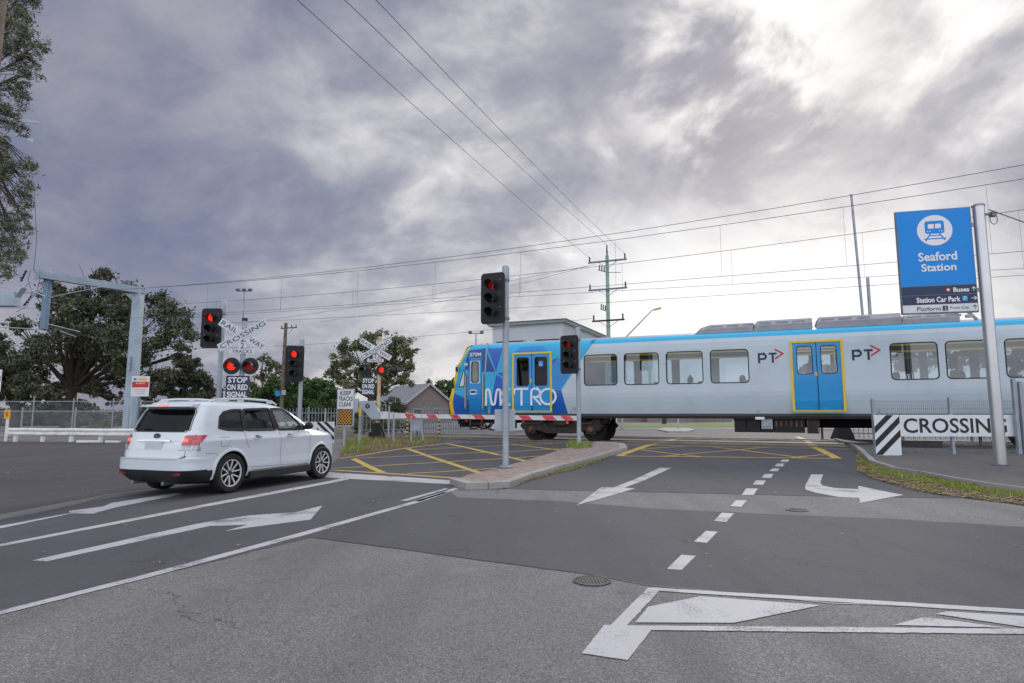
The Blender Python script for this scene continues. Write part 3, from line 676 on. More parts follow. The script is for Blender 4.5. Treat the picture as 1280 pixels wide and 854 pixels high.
def build_train():
    T = thing('train', 'blue and pale grey electric suburban train crossing the road', 'train', (NV.x*23.6, NV.y*23.6, .38), -A)
    mb = MB(); wall_cells(mb, 0); mb.build('side_wall', 'train_grey', T, recalc=False)
    mb = MB(); wall_cells(mb, 1); mb.build('side_wall', 'train_grey', T, recalc=False)
    # roof, floor, ends
    mb = MB(); pr = [(PROF[-1][1], 4.07), (.7, 4.15), (1.525, 4.19), (WID-.7, 4.15), (WID-PROF[-1][1], 4.07)]
    vs = [(t, y, z) for t in (-12.2, TEND) for y, z in pr]; mb.add(vs, [(i, i+1, i+6, i+5) for i in range(4)]); mb.build('roof', 'train_roof', T, smooth=True)
    mb = MB(); mb.box((-.9, 1.525, 1.07), (23.6, 2.8, .09)); mb.build('floor', 'interior_dark', T)
    mb = MB(); mb.box((-.4, 1.525, 3.72), (22.6, 2.75, .06)); mb.build('ceiling', 'interior', T)
    mb = MB()
    for y0, y1 in ((0, .25),):
        pass
    zs = [z for z, _ in FR]; vs = []
    for z in zs:
        py = prof_y(z)
        for y in (py, .35, 1.525, WID-.35, WID-py):
            b = .42*(1-abs(y-1.525)/1.525)**.5 if abs(y-1.525) < 1.52 else 0
            vs.append((front_t(z)-b, y, z))
    fs = [(i*5+j, i*5+j+1, (i+1)*5+j+1, (i+1)*5+j) for i in range(len(zs)-1) for j in range(4)]
    mb.add(vs, fs); mb.m = [0 if j in (0, 3) or i < 2 else 1 for i in range(len(zs)-1) for j in range(4)]
    mb.build('cab_front', ['train_yellow', 'lens_dark'], T)
    MB().box((TEND-.03, 1.525, 2.6), (.06, 2.85, 2.8)).build('end_wall', 'train_grey', T)
    MB().box((-11.45, 1.525, 2.4), (.06, 2.9, 2.6)).build('cab_partition', 'interior', T)
    # yellow wrap edge on the side
    edge = [(1.10, .17), (1.55, .15), (3.10, .085), (3.95, .07)]
    poly = [(front_t(z)-.02, z) for z, _ in edge]+[(front_t(z)+w_, z) for z, w_ in reversed(edge)]
    on_side([poly], .012, 'yellow_edge', 'train_yellow', T)
    # blue livery
    S5 = lambda pts: [tside(550+a/5.025, 400+b/5.025) for a, b in pts]
    SA = lambda pts: [tside(560+a/7.117, 420+b/7.117) for a, b in pts]
    dz = DOORS[0]
    def clipz(p): return [(t, 1.025 if z < 1.33 else min(z, 4.06)) for t, z in p]
    base = []
    zc = [1.02, 1.20, 1.55, 2.05, 2.39, 3.35, 3.61, 3.95, 4.06]
    def rgt(z): # right boundary of the blue area
        a, b, c_ = (-7.98, 1.12), (-8.21, 2.05), (-6.92, 3.84)
        if z <= 1.12: return -7.96
        if z <= 2.05: return -7.98+(-8.21+7.98)*(z-1.12)/(2.05-1.12)
        return -8.21+(1.29)*(z-2.05)/(1.79)
    for z0, z1 in zip(zc, zc[1:]):
        zm = (z0+z1)/2; segs = [(None, -12.30), (-12.30, -11.85), (-11.85, dz[0]), (dz[0], dz[1]), (dz[1], 'r')]
        for a, b in segs:
            if a == -12.30 and 2.39 < zm < 3.35: continue
            if a == dz[0] and DZ0 < zm < DZ1: continue
            a0, a1 = (front_t(z0), front_t(z1)) if a is None else (a, a); b0, b1 = (rgt(z0), rgt(z1)) if b == 'r' else (b, b)
            base.append([(a0, z0), (b0, z0), (b1, z1), (a1, z1)])
    on_side(base, .004, 'livery_base', 'train_light', T)
    on_side([clipz([(-7.0, 3.84), (TEND, 3.84), (TEND, 4.06), (-7.0, 4.06)])], .004, 'blue_roof_band', 'train_light', T)
    dark = [SA([(352, 112), (494, 106), (428, 326)]), SA([(436, 332), (505, 322), (505, 372)]),
            SA([(425, 345), (503, 385), (503, 678), (368, 680)]), SA([(52, 505), (183, 572), (183, 680), (36, 680)]),
            S5([(706, 250), (745, 234), (706, 290)]), S5([(706, 440), (762, 440), (800, 580), (706, 580)])]
    navy = [SA([(188, 128), (333, 108), (331, 188), (188, 188)]), SA([(303, 188), (331, 188), (325, 318), (303, 318)]), SA([(186, 135), (186, 300), (150, 300), (165, 200)]), SA([(344, 142), (420, 322), (339, 320)])]
    mid = [[(-12.33, 1.3), (-11.80, 1.3), (-11.80, 2.38), (-12.33, 2.38)], [(-12.33, 3.36), (-11.80, 3.36), (-11.80, 3.47), (-12.33, 3.47)], S5([(470, 203), (505, 168), (640, 163), (695, 208), (470, 203)][:4]), S5([(706, 300), (745, 240), (866, 250), (762, 436), (706, 436)]), SA([(300, 520), (320, 560), (366, 680), (300, 680)])]
    for nm, ps, m_, off in (('livery_dark', dark, 'train_dark', .007), ('livery_navy', navy, 'train_navy', .008), ('livery_mid', mid, 'train_mid', .007)):
        for p in ps: on_side([clipz(p)], off, nm, m_, T)
    lines = MB()
    for a, b in (((350, 115), (428, 326)), ((495, 106), (428, 326)), ((428, 328), (508, 285)), ((428, 328), (508, 380)), ((428, 330), (370, 640)), ((345, 325), (428, 326))):
        p, q = SA([a, b]); add_ribbon(lines, [p, q], .022, -.002, -.0105)
    lines.build('livery_line', 'line_blue', T)
    p, q = SA([(352, 62), (331, 320)]); mb = MB(); add_ribbon(mb, [p, q], .05, .03, -.012); mb.build('body_joint', 'galv_light', T)
    # windows
    for a, b in WINS:
        for s in (0, 1):
            y = 0 if s == 0 else WID; sg = -1 if s == 0 else 1
            mb = MB(); o_ = rrect(a-.012, WZ0-.012, b+.012, WZ1+.012, .14); i_ = rrect(a+.022, WZ0+.022, b-.022, WZ1-.022, .11)
            loopring(mb, o_, i_, y+sg*.006); loopring(mb, o_, o_, y+sg*.006, y-sg*.02); loopring(mb, i_, i_, y+sg*.006, y-sg*.04)
            w_ = mb.build('window', 'black', T, recalc=False)
            g = MB(); g.add([(p, y-sg*.012, q) for p, q in rrect(a, WZ0, b, WZ1, .12)], [tuple(range(24))]); g.build('pane', 'train_glass', w_, recalc=False)
    # doors
    for k, (a, b) in enumerate(DOORS):
        for s in (0, 1):
            y = 0 if s == 0 else WID; sg = -1 if s == 0 else 1
            fr = MB(); wd = .075
            for (x0, z0, x1, z1) in ((a, DZ0, a+wd, DZ1), (b-wd, DZ0, b, DZ1), (a+wd, DZ1-wd, b-wd, DZ1), (a+wd, DZ0, b-wd, DZ0+.03)): fr.box(((x0+x1)/2, y+sg*.004, (z0+z1)/2), (x1-x0, .05, z1-z0))
            d = fr.build('door_frame', 'train_yellow', T, bevel=.004)
            mid_ = (a+b)/2
            for x0, x1 in ((a+wd+.006, mid_-.012), (mid_+.012, b-wd-.006)):
                mb = MB(); z0, z1 = DZ0+.035, DZ1-wd-.012; wz = (z1-1.06, z1-.10) if k else (z1-1.28, z1-.12); wx = (x0+.12, x1-.12)
                pt = lambda t, z: (t, y+sg*.012+(-sg)*.6*max(0, prof_y(z)), z)
                inn = rrect(wx[0], wz[0], wx[1], wz[1], .09)
                # leaf cut into bands above, beside and below its window
                q_ = pt
                for (u0, v0, u1, v1) in ((x0, z0, x1, 1.55), (x0, 1.55, x1, wz[0]-.05), (x0, wz[1]+.05, x1, z1), (x0, wz[0]-.05, wx[0]-.05, wz[1]+.05), (wx[1]+.05, wz[0]-.05, x1, wz[1]+.05)):
                    mb.add([q_(u0, v0), q_(u1, v0), q_(u1, v1), q_(u0, v1)], [(0, 1, 2, 3)])
                ring(mb, (wx[0]-.05, wz[0]-.05, wx[1]+.05, wz[1]+.05), inn, q_)
                lf = mb.build('door_leaf', 'door_blue', T, recalc=False)
                mb = MB(); o_ = rrect(wx[0]-.01, wz[0]-.01, wx[1]+.01, wz[1]+.01, .10); i_ = rrect(wx[0]+.015, wz[0]+.015, wx[1]-.015, wz[1]-.015, .075)
                loopring(mb, o_, i_, y+sg*.017); loopring(mb, i_, i_, y+sg*.017, y-sg*.02); mb.build('window_frame', 'black', lf, recalc=False)
                MB().add([(p, y-sg*.002, q) for p, q in inn], [tuple(range(24))]).build('pane', 'train_glass' if k else 'dark_glass', lf, recalc=False)
            MB().box((mid_, y+sg*.013, (DZ0+DZ1)/2-.03), (.02, .012, DZ1-DZ0-.15)).build('door_seal', 'black_matte', T)
            if s == 0: MB().box((mid_-.04, y+sg*.02, 2.45), (.07, .02, .14)).build('door_button', 'yellow', T, bevel=.004); MB().box(((a+b)/2, -.0, DZ0-.03), (b-a, .06, .04)).build('door_step', 'galv', T)
    # accessibility sign on the front door window
    mb = MB(); mb.add([(-9.18+p*.2, -.006, 3.02+q*.22) for p, q in rrect(0, 0, 1, 1, .1)], [tuple(range(24))]); sgn = mb.build('access_sign', 'sign_blue', T)
    mb = MB(); add_ribbon(mb, [(-9.09, 3.17), (-9.09, 3.11), (-9.04, 3.10), (-9.02, 3.05)], .02, -.007, -.009); add_ribbon(mb, arc(-9.09, 3.08, .045, .045, 100, 330), .014, -.007, -.009); mb.cyl((-9.09, -.007, 3.20), (-9.09, -.009, 3.20), .014); mb.build('wheelchair_symbol', 'text_white', sgn)
    # cab door, its window, handrails, cab side window, mirrors
    mb = MB(); o_ = rrect(-12.37, 1.20, -11.76, 3.50, .12); i_ = rrect(-12.35, 1.22, -11.78, 3.48, .11); loopring(mb, o_, i_, -.014); mb.build('cab_door_seam', 'train_navy', T, recalc=False)
    mb = MB(); o_ = rrect(-12.25, 2.42, -11.90, 3.32, .11); i_ = rrect(-12.215, 2.455, -11.935, 3.285, .09); loopring(mb, o_, i_, -.015); loopring(mb, o_, o_, -.015, .02); loopring(mb, i_, i_, -.015, .03); cw = mb.build('cab_door_window', 'black', T, recalc=False)
    MB().add([(p, .004, q) for p, q in rrect(-12.23, 2.44, -11.92, 3.30, .10)], [tuple(range(24))]).build('pane', 'train_glass', cw, recalc=False)
    for t_ in (-12.50, -11.67):
        MB().box((t_, -.008, 2.03), (.13, .012, 1.5)).build('handrail_recess', 'galv_dark', T, bevel=.003)
        mb = MB(); mb.tube([(t_, 0, 2.74), (t_, -.07, 2.70), (t_, -.07, 1.36), (t_, 0, 1.32)], .02, 8); mb.build('handrail', 'steel_bright', T, smooth=True)
    cwn = SA([(98, 455), (140, 300), (150, 330), (147, 425), (140, 450)])
    on_side([cwn], .010, 'cab_side_window', 'glass_pale', T)
    L_, R_ = ribbon(cwn+[cwn[0]], .03); mb = MB(); add_ribbon(mb, cwn+[cwn[0]], .035, -.004, -.015); mb.build('cab_window_frame', 'black', T)
    for z0 in (2.35, 3.05):
        t0 = front_t(z0)
        mb = MB(); mb.tube([(t0+.12, .02, z0+.1), (t0+.05, -.10, z0+.12), (t0+.05, -.12, z0)], .012, 6); mb.box((t0+.05, -.13, z0-.05), (.05, .12, .2)); mb.build('mirror', 'black', T)
    text('272M', -12.33, 3.54, -11.78, 3.69, -.012, 'text_white', T, 'car_number', bold=.03); text('99', -12.58, 3.12, -12.42, 3.27, -.012, 'text_white', T, 'set_number', bold=.03)
    mb = MB(); mb.add([(-12.30+p*.3, -.013, 1.92+q*.20) for p, q in rrect(0, 0, 1, 1, .08)], [tuple(range(24))]); fl = mb.build('notice', 'text_white', T); MB().box((-12.15, -.016, 2.03), (.24, .004, .1)).build('notice_panel', 'sign_dark', fl)
    # METRO, drawn letter by letter in round-ended strokes
    mb = MB(); z0, z1 = 1.44, 2.15; W_ = .084; y0, y1 = .03, -.0205
    def L3(pts): add_ribbon(mb, pts, W_, y0, y1)
    x = -11.60+.05
    L3([(x, z0), (x+.01, z1-.13)]+arc(x+.09, z1-.11, .08, .08, 170, 15, 5)+[(x+.27, z0+.10)]+arc(x+.345, z0+.11, .07, .07, 200, 340, 5)+[(x+.50, z1-.10)]+arc(x+.585, z1-.11, .08, .08, 165, 5, 5)+[(x+.68, z0)])
    x = -10.80
    L3([(x+.36, z1-.03)]+arc(x+.16, z1-.19, .14, .16, 90, 270, 7)+[(x+.26, z1-.35)]); L3([(x+.26, z0+.35)]+arc(x+.16, z0+.19, .14, .16, 90, 270, 7)+[(x+.38, z0+.03)])
    x = -10.20
    L3([(x-.06, z1-.26)]+arc(x+.03, z1-.13, .09, .10, 190, 90, 5)+[(x+.3, z1-.03), (x+.58, z1-.03)]); L3([(x+.27, z1-.08), (x+.27, z0)])
    x = -9.50
    L3([(x+.0, z0), (x, z1-.2)]+arc(x+.12, z1-.17, .12, .14, 180, 90, 4)+[(x+.22, z1-.03)]+arc(x+.22, z1-.20, .16, .17, 90, -90, 7)+[(x+.10, z1-.37), (x+.42, z0+.02)])
    x = -8.78
    L3([(x+.33*math.cos(R(a)), (z0+z1)/2+.31*math.sin(R(a))) for a in range(90, 451, 15)])
    mb.build('operator_lettering', 'text_white', T, recalc=False)
    # PT > logos
    for t0 in (-.88, 2.05):
        mb = MB(); g0, g1 = 2.88, 3.24; ww = .07
        add_ribbon(mb, [(t0+.04, g0), (t0+.04, g1-.035), (t0+.18, g1-.035)]+arc(t0+.18, g1-.125, .09, .09, 90, -90, 6)+[(t0+.06, g1-.215)], ww, .0, -.005)
        add_ribbon(mb, [(t0+.36, g1-.035), (t0+.62, g1-.035)], ww, 0, -.006); add_ribbon(mb, [(t0+.49, g1-.04), (t0+.49, g0)], ww, 0, -.005); mb.build('logo_letters', 'sign_dark', T, recalc=False)
        mb = MB(); add_ribbon(mb, [(t0+.56, 3.36), (t0+.82, 3.20), (t0+.56, 3.02)], .05, 0, -.007); mb.build('logo_chevron', 'red', T, recalc=False)
    # interior: grab rails, yellow poles, seats
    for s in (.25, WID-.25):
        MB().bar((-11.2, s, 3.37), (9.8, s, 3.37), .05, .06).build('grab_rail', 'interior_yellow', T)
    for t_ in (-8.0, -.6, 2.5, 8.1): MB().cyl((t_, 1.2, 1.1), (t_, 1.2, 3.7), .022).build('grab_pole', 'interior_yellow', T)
    for t_ in (-7.85, -.95, 2.75): 
        for yy in (.5, WID-.5): MB().box((t_, yy, 2.4), (.05, .8, 2.6)).build('screen', 'interior', T)
    def seat():
        mb = MB(); mb.box((0, 0, 1.56), (.44, .92, .10)); mb.box((-.22, 0, 1.93), (.09, .92, .75), ry=R(-8)); mb.box((0, 0, 1.3), (.3, .1, .42)); return mb
    s0 = None
    for t_ in [-7.4+1.62*i for i in range(4)]+[3.4+1.62*i for i in range(3)]:
        for fl, dt in ((0, .0), (1, .78)):
            for yy in (.58, WID-.58):
                if s0 is None: s0 = seat().build('seat', 'seat_blue', T, bevel=.03); so_ = s0
                else: so_ = s0.copy(); COL.objects.link(so_); so_.parent = T
                so_.location = (t_+dt+.2, yy, 0); so_.rotation_euler = (0, 0, math.pi*fl)
    # undergear
    mb = MB(); mb.box((-1.2, .09, .985), (24, .05, .09)); mb.box((-1.2, WID-.09, .985), (24, .05, .09)); mb.box((-1.2, 1.525, .98), (24, 2.5, .08)); mb.build('sole_bar', 'black_matte', T)
    for c in (-8.36, 8.4):
        bg = MB()
        for y in (.32, WID-.32):
            bg.prism([(c-1.75, .62), (c-1.6, .80), (c-.75, .80), (c-.45, .55), (c+.45, .55), (c+.75, .80), (c+1.6, .80), (c+1.75, .62), (c+1.6, .45), (c+.95, .45), (c+.6, .33), (c-.6, .33), (c-.95, .45), (c-1.6, .45)], y-.08, y+.08)
            bg.box((c, y, .82), (.5, .3, .32))
            for ax in (-1.26, 1.26):
                bg.box((c+ax, y-.03 if y < 1 else y+.03, .48), (.38, .2, .36)); bg.box((c+ax*1.22, y, .86), (.16, .2, .22))
        bg.box((c, 1.525, .62), (.7, 2.3, .3)); bg.box((c, 1.0, .84), (3.5, .9, .24)); bg.box((c-.1, .5, .62), (1.6, .3, .3)); b_ = bg.build('bogie', 'bogie', T, bevel=.02)
        for ax in (-1.26, 1.26):
            wl = MB()
            for y in (.80-.07, WID-.80+.07):
                wl.lathe([(0, -.05), (.38, -.05), (.44, -.07), (.455, -.07), (.455, .05), (.49, .06), (.49, .07), (0, .07)] if y < 1.5 else [(0, -.07), (.49, -.07), (.49, -.06), (.455, -.05), (.455, .07), (.38, .05), (0, .05)], (c+ax, y, .47), 'Y', 28)
            wl.cyl((c+ax, .5, .47), (c+ax, WID-.5, .47), .09); wl.build('wheelset', 'wheel_steel', b_, smooth=True)
            for y, s in ((.19, -1), (WID-.19, 1)):
                mb = MB(); mb.lathe([(.0, .10*s), (.10, .09*s), (.13, 0), (.14, -.1*s), (0, -.1*s)], (c+ax, y, .48), 'Y', 16); mb.build('axle_cap', 'rust', b_, smooth=True)
                mb = MB()
                for q in range(5): mb.lathe([(.07, -.015), (.085, 0), (.07, .015)], (c+ax-.28*(1 if ax > 0 else -1), y+.12*-s, .62+q*.045), 'Z', 12)
                mb.build('spring', 'bogie', b_)
        MB().tube([(c-1.7, .18, .95), (c-1.5, .17, .7), (c-.9, .16, .72), (c-.6, .18, .93)], .018, 6).build('brake_pipe', 'rust', b_); MB().tube([(c+.5, .18, .93), (c+.7, .15, .70), (c+1.3, .16, .74), (c+1.5, .18, .95)], .018, 6).build('brake_pipe', 'rust', b_)
    # under-cab hoses, ladder, skirt gear
    mb = MB(); rnd = random.Random(5)
    for i in range(6):
        a = -13.0+i*.36; b = a+rnd.uniform(.7, 1.3); d = rnd.uniform(.30, .55); y = rnd.uniform(.25, .8)
        mb.tube([(a+(b-a)*k/8, y, .95-d*4*(k/8)*(1-k/8)) for k in range(9)], .032, 6)
    mb.build('hose', 'black_matte', T, smooth=True)
    mb = MB()
    for x in (-12.35, -11.8): mb.box((x, .12, .72), (.05, .04, .62))
    mb.bar((-12.35, .12, .45), (-11.8, .12, .45), .05, .03); mb.bar((-12.35, .12, .68), (-11.8, .12, .68), .05, .03); mb.build('cab_step', 'rust', T)
    mb = MB(); mb.box((-13.0, 1.525, .78), (.5, 1.4, .5)); mb.box((-13.35, 1.525, .8), (.5, .4, .3)); mb.build('coupler', 'black_matte', T, bevel=.03)
    mb = MB(); mb.box((-10.75, .55, .72), (.5, .6, .42)); mb.build('equipment_box', 'black_matte', T, bevel=.01); MB().box((-11.8, .95, .84), (2.6, .9, .24)).build('equipment_tray', 'black_matte', T, bevel=.02)
    # underfloor cases
    def case(a, b, z0, name='equipment_case', m='black_matte', y0=.16, y1=1.4):
        return MB().box(((a+b)/2, (y0+y1)/2, (z0+.95)/2), (b-a, y1-y0, .95-z0)).build(name, m, T, bevel=.012)
    case(-1.76, -1.36, .46); case(-1.34, -.9, .46); case(-.88, -.48, .46, 'battery_case'); c = case(-.86, -.50, .58, 'grey_box', 'galv', .12, .2)
    case(-.46, .52, .46); case(.62, .92, .46, 'black_case', 'bogie'); case(-1.7, 3.4, .6, 'far_case', 'black_matte', 1.9, 2.8)
    for i in range(3): MB().box((-.78+i*.1, .115, .66), (.04, .02, .05)).build('latch', 'galv_dark', T)
    mb = MB()
    for x in (.60, .95): mb.box((x, .2, .7), (.035, .05, .5))
    mb.bar((.6, .2, .46), (.95, .2, .46), .05, .04); mb.bar((.6, .2, .72), (.95, .2, .72), .05, .04); mb.build('ladder', 'rust', T)
    for i in range(6): MB().box((-.38+i*.16, .135, .76), (.05, .02, .2)).build('vent', 'rust', T)
    mb = MB(); mb.box((-.9, .03, .955), (.30, .05, .09)); mb.build('jacking_lug', 'text_white', T, bevel=.01); 
    mb = MB(); mb.tube([(2.6, .5, .95), (2.8, .45, .72), (3.15, .45, .66), (3.6, .5, .95)], .10, 10); mb.build('air_pipe', 'black_matte', T, smooth=True)
    case(3.6, 6.6, .5)
    # roof pods
    def pod(a, b, sl, h, name='air_conditioner'):
        mb = MB(); vs = []
        for t_, k in ((a, .0), (a+sl*.35, .72), (a+sl, 1.), (b, 1.)):
            for y, z in ((.30, 0), (.30, .5), (.55, .92), (1.0, 1), (WID-1.0, 1), (WID-.55, .92), (WID-.30, .5), (WID-.30, 0)): vs.append((t_, y, 3.98+.08+z*h*k+.0))
        fs = [(i*8+j, i*8+j+1, (i+1)*8+j+1, (i+1)*8+j) for i in range(3) for j in range(7)]+[tuple(24+j for j in range(8)), tuple(range(8))]
        mb.add(vs, fs); o = mb.build(name, 'train_roof', T, bevel=.012)
        for i in range(3): MB().box((a+sl+.25+i*.55, .365, 4.06+h*.62), (.4, .02, h*.22), rx=R(-32)).build('louvre', 'galv_dark', o)
        return o
    pod(-3.05, -1.0, .55, .38); pod(-1.0, .93, .15, .44); pod(1.03, 3.6, .12, .45); pod(3.6, 5.2, .1, .34)
    mb = MB(); mb.tube([(5.0, .5, 4.1), (5.2, .5, 4.4), (5.45, .5, 4.42), (5.7, .5, 4.1)], .05, 8); mb.build('roof_pipe', 'train_roof', T, smooth=True)
    for t_ in (-10.1, -6.6): mb = MB(); mb.lathe([(0, 4.2), (.10, 4.19), (.14, 4.12), (.15, 4.0)], (t_, .8, 0), 'Z', 14); mb.build('roof_vent', 'train_roof', T, smooth=True)
    text('35', -7.76, 1.27, -7.62, 1.38, -.0, 'galv_dark', T, 'small_number')
    # warning lights on the bogie side
    return T
mat('wheel_steel', (.035, .028, .024), .7, .3, .4, 6); mat('line_blue', (.10, .52, .80), .4); mat('glass_pale', (.55, .62, .60), .1, spec=.8)
train = build_train()
# ---- people seated on the train
mat('skin', (.38, .22, .15), .6); mat('hair', (.02, .015, .012), .8); mat('coat_blue', (.05, .12, .24), .85, bump=.2); mat('coat_dark', (.025, .028, .035), .85, bump=.2); mat('coat_grey', (.10, .11, .13), .85); mat('trousers', (.02, .022, .03), .85)
def person_seated(label, t, n, face, coat, hat=None, seed=0, hair='hair'):
    """one skinned body seated at train-local t, face=+1 looks along +t"""
    base = TV*t+NV*(23.6+n); root = thing('person', label, 'person', (base.x, base.y, .38+1.11), -A+(0 if face > 0 else math.pi), 'passengers seated on the train')
    rnd = random.Random(seed); j = [(0, 0, .52), (.02, 0, .72), (.03, 0, .92), (.05, 0, 1.02), (.07, 0, 1.10), (.09, 0, 1.20), (.10, 0, 1.29)]
    V = list(j); rad = [(.17, .15), (.15, .12), (.17, .12), (.09, .08), (.055, .055), (.085, .095), (.075, .08)]
    E_ = [(i, i+1) for i in range(6)]
    for s in (-1, 1):
        k = len(V); V += [(.02, s*.17, .97), (.05, s*.22, .72), (.26, s*.14, .60), (.34, s*.10, .60)]; rad += [(.065, .065), (.05, .05), (.04, .04), (.035, .035)]
        E_ += [(2, k), (k, k+1), (k+1, k+2), (k+2, k+3)]
        k = len(V); V += [(.08, s*.10, .50), (.46, s*.11, .52), (.48, s*.11, .08), (.60, s*.12, .04)]; rad += [(.10, .09), (.07, .07), (.05, .05), (.04, .035)]
        E_ += [(0, k), (k, k+1), (k+1, k+2), (k+2, k+3)]
    me = bpy.data.meshes.new('body'); me.from_pydata(V, E_, []); me.materials.append(M['skin']); me.materials.append(M[coat]); me.materials.append(M['trousers'])
    o = bpy.data.objects.new('body', me); COL.objects.link(o); sk = o.modifiers.new('s', 'SKIN')
    for i, r_ in enumerate(rad): me.skin_vertices[0].data[i].radius = r_
    me.skin_vertices[0].data[0].use_root = True
    sb = o.modifiers.new('b', 'SUBSURF'); sb.levels = sb.render_levels = 2
    dg = bpy.context.evaluated_depsgraph_get(); m2 = bpy.data.meshes.new_from_object(o.evaluated_get(dg)); bpy.data.objects.remove(o)
    if len(m2.materials) < 3:
        m2.materials.clear()
        for q in ('skin', coat, 'trousers'): m2.materials.append(M[q])
    for p in m2.polygons:
        z = p.center.z; p.material_index = 0 if z > 1.08 else (1 if z > .57 else 2); p.use_smooth = True
    ob = bpy.data.objects.new('body', m2); COL.objects.link(ob); ob.parent = root
    mb = MB(); mb.lathe([(0, .17), (.06, .155), (.095, .10), (.108, .03), (.100, -.06), (.07, -.07)], (.085, 0, 1.235), 'Z', 16); mb.v = [(x-.012 if x > .14 else x-.02, y, z) for x, y, z in mb.v]
    h = mb.build('hair' if not hat else 'beanie', hair if not hat else hat, root, smooth=True)
    mb = MB(); mb.add([(.20, -.012, 1.20), (.20, .012, 1.20), (.175, 0, 1.24), (.165, -.02, 1.19), (.165, .02, 1.19)], [(0, 1, 2), (0, 2, 3), (1, 4, 2), (0, 3, 4, 1)]); mb.build('nose', 'skin', root)
    if hat: MB().lathe([(0, .035), (.028, .02), (.033, 0), (.022, -.025)], (.065, 0, 1.425), 'Z', 10).build('pompom', hat, root, smooth=True)
    return root
person_seated('passenger in a blue coat and bobble hat seated by the third train window', -3.22, .55, -1, 'coat_blue', 'coat_grey', 1)
person_seated('passenger in dark clothes at the right edge of the fourth train window', -1.38, .6, -1, 'coat_dark', None, 2)
person_seated('dark haired passenger low at the left of the first window right of the blue doors', 3.30, .6, 1, 'coat_dark', None, 3)
person_seated('leftmost passenger seen behind the train window beside the tall station sign pole', 4.90, .6, 1, 'coat_dark', None, 4)
person_seated('middle passenger of the row in the window beside the tall station sign pole', 5.24, 1.2, 1, 'coat_grey', None, 5)
person_seated('dark haired passenger low in the train window right of the station sign pole', 6.45, .6, 1, 'coat_dark', None, 6)
# ---------------------------------------------------------------- the white car
mat('car_white', (.63, .69, .74), .28, var=.03, coat=.8, spec=.5, grime=.06, gscale=2)
mat('cladding', (.022, .023, .026), .6, var=.2, bump=.05, bscale=80)
mat('tail_red', (.50, .012, .035), .12, var=.3, vscale=14, spec=.8, coat=1); mat('tail_lit', (.9, .1, .05), .2, emit=(1, .10, .06), es=1.6); mat('lamp_clear', (.45, .50, .55), .12, metal=.5, var=.4, vscale=20, coat=1)
mat('alloy', (.72, .73, .75), .35, .25, .1); mat('alloy_dark', (.03, .032, .036), .4, .3); mat('chrome', (.7, .72, .75), .12, .95, .1)
mat('car_interior', (.055, .055, .06), .8); mat('car_seat', (.10, .10, .11), .85); mat('plate', (.58, .62, .66), .4, var=.1, vscale=10)
glassmat('tint_glass', (.14, .14, .16), .03, fk=.7); glassmat('clear_glass', (.80, .90, .84), .09, fk=.15); glassmat('screen_glass', (.70, .80, .76), 0, fk=.25); glassmat('rear_glass', (.045, .047, .05), -.025)
LV = [(.20, .34, 4.26, .76, 4, 3), (.25, .14, 4.46, .83, 5, 3.2), (.36, .04, 4.55, .878, 6, 3.6), (.45, .0, 4.59, .888, 7, 3.8), (.58, .0, 4.595, .878, 7, 3.8), (.655, .0, 4.595, .880, 7, 3.8), (.675, .075, 4.59, .881, 7, 3.8), (.85, .10, 4.55, .888, 7, 3.8), (.945, .13, 4.48, .899, 7, 3.8), (.965, .135, 4.44, .893, 7, 3.8), (1.0, .15, 4.34, .878, 7, 3.8), (1.04, .165, 4.12, .866, 7, 4), (1.075, .18, 3.82, .858, 7, 4.5), (1.105, .195, 3.52, .850, 7, 5), (1.13, .21, 3.36, .845, 7, 10), (1.30, .30, 3.06, .805, 9, 13), (1.45, .38, 2.76, .762, 9, 13), (1.53, .42, 2.57, .736, 8, 11), (1.59, .45, 2.42, .708, 8, 5), (1.625, .49, 2.24, .66, 7, 4.5), (1.647, .60, 1.98, .56, 5, 4), (1.660, .90, 1.7, .34, 4, 3)]
LVA = np.array(LV); XC = 1.4
def carP(z): return [np.interp(z, LVA[:, 0], LVA[:, i]) for i in range(1, 6)]
def car_y(x, z):
    xr, xf, w_, pr, pf = carP(z)
    r_ = (XC-x)/(XC-xr) if x < XC else (x-XC)/(xf-XC); p = pr if x < XC else pf
    return w_*max(0, 1-min(1, abs(r_))**p)**(1/p)
def car_x(y, z, rear=True):
    xr, xf, w_, pr, pf = carP(z); p = pr if rear else pf; q = max(0, 1-min(1, abs(y)/w_)**p)**(1/p)
    return XC-(XC-xr)*q if rear else XC+(xf-XC)*q
SW = [[(.70, 1.17), (.90, 1.135), (1.25, 1.115), (1.285, 1.115), (1.285, 1.49), (1.05, 1.48), (.86, 1.44), (.76, 1.36)],
      [(1.34, 1.115), (2.13, 1.105), (2.02, 1.515), (1.36, 1.495)], [(2.24, 1.105), (2.95, 1.10), (2.90, 1.20), (2.62, 1.43), (2.45, 1.515), (2.10, 1.515)], [(3.0, 1.10), (3.17, 1.10), (2.96, 1.20)]]
RW = [(-.64, 1.14), (-.55, 1.115), (.55, 1.115), (.64, 1.14), (.60, 1.44), (.55, 1.50), (-.55, 1.50), (-.60, 1.44)]
WS = [(-.64, 1.15), (.64, 1.15), (.53, 1.50), (.46, 1.54), (-.46, 1.54), (-.53, 1.50)]
TLs = [(-.1, .80), (.14, .78), (.20, .80), (.34, .95), (.45, 1.045), (.2, 1.06), (-.1, 1.06)]
TLr = [(.65, .80), (1.0, .78), (1.0, 1.06), (.63, 1.05), (.61, 1.0), (.62, .86)]
HLs = [(4.08, .955), (4.32, .80), (4.60, .74), (4.62, .84), (4.45, .95), (4.2, .99)]
WH = [(1.0, .352), (3.64, .352)]; RA = .40
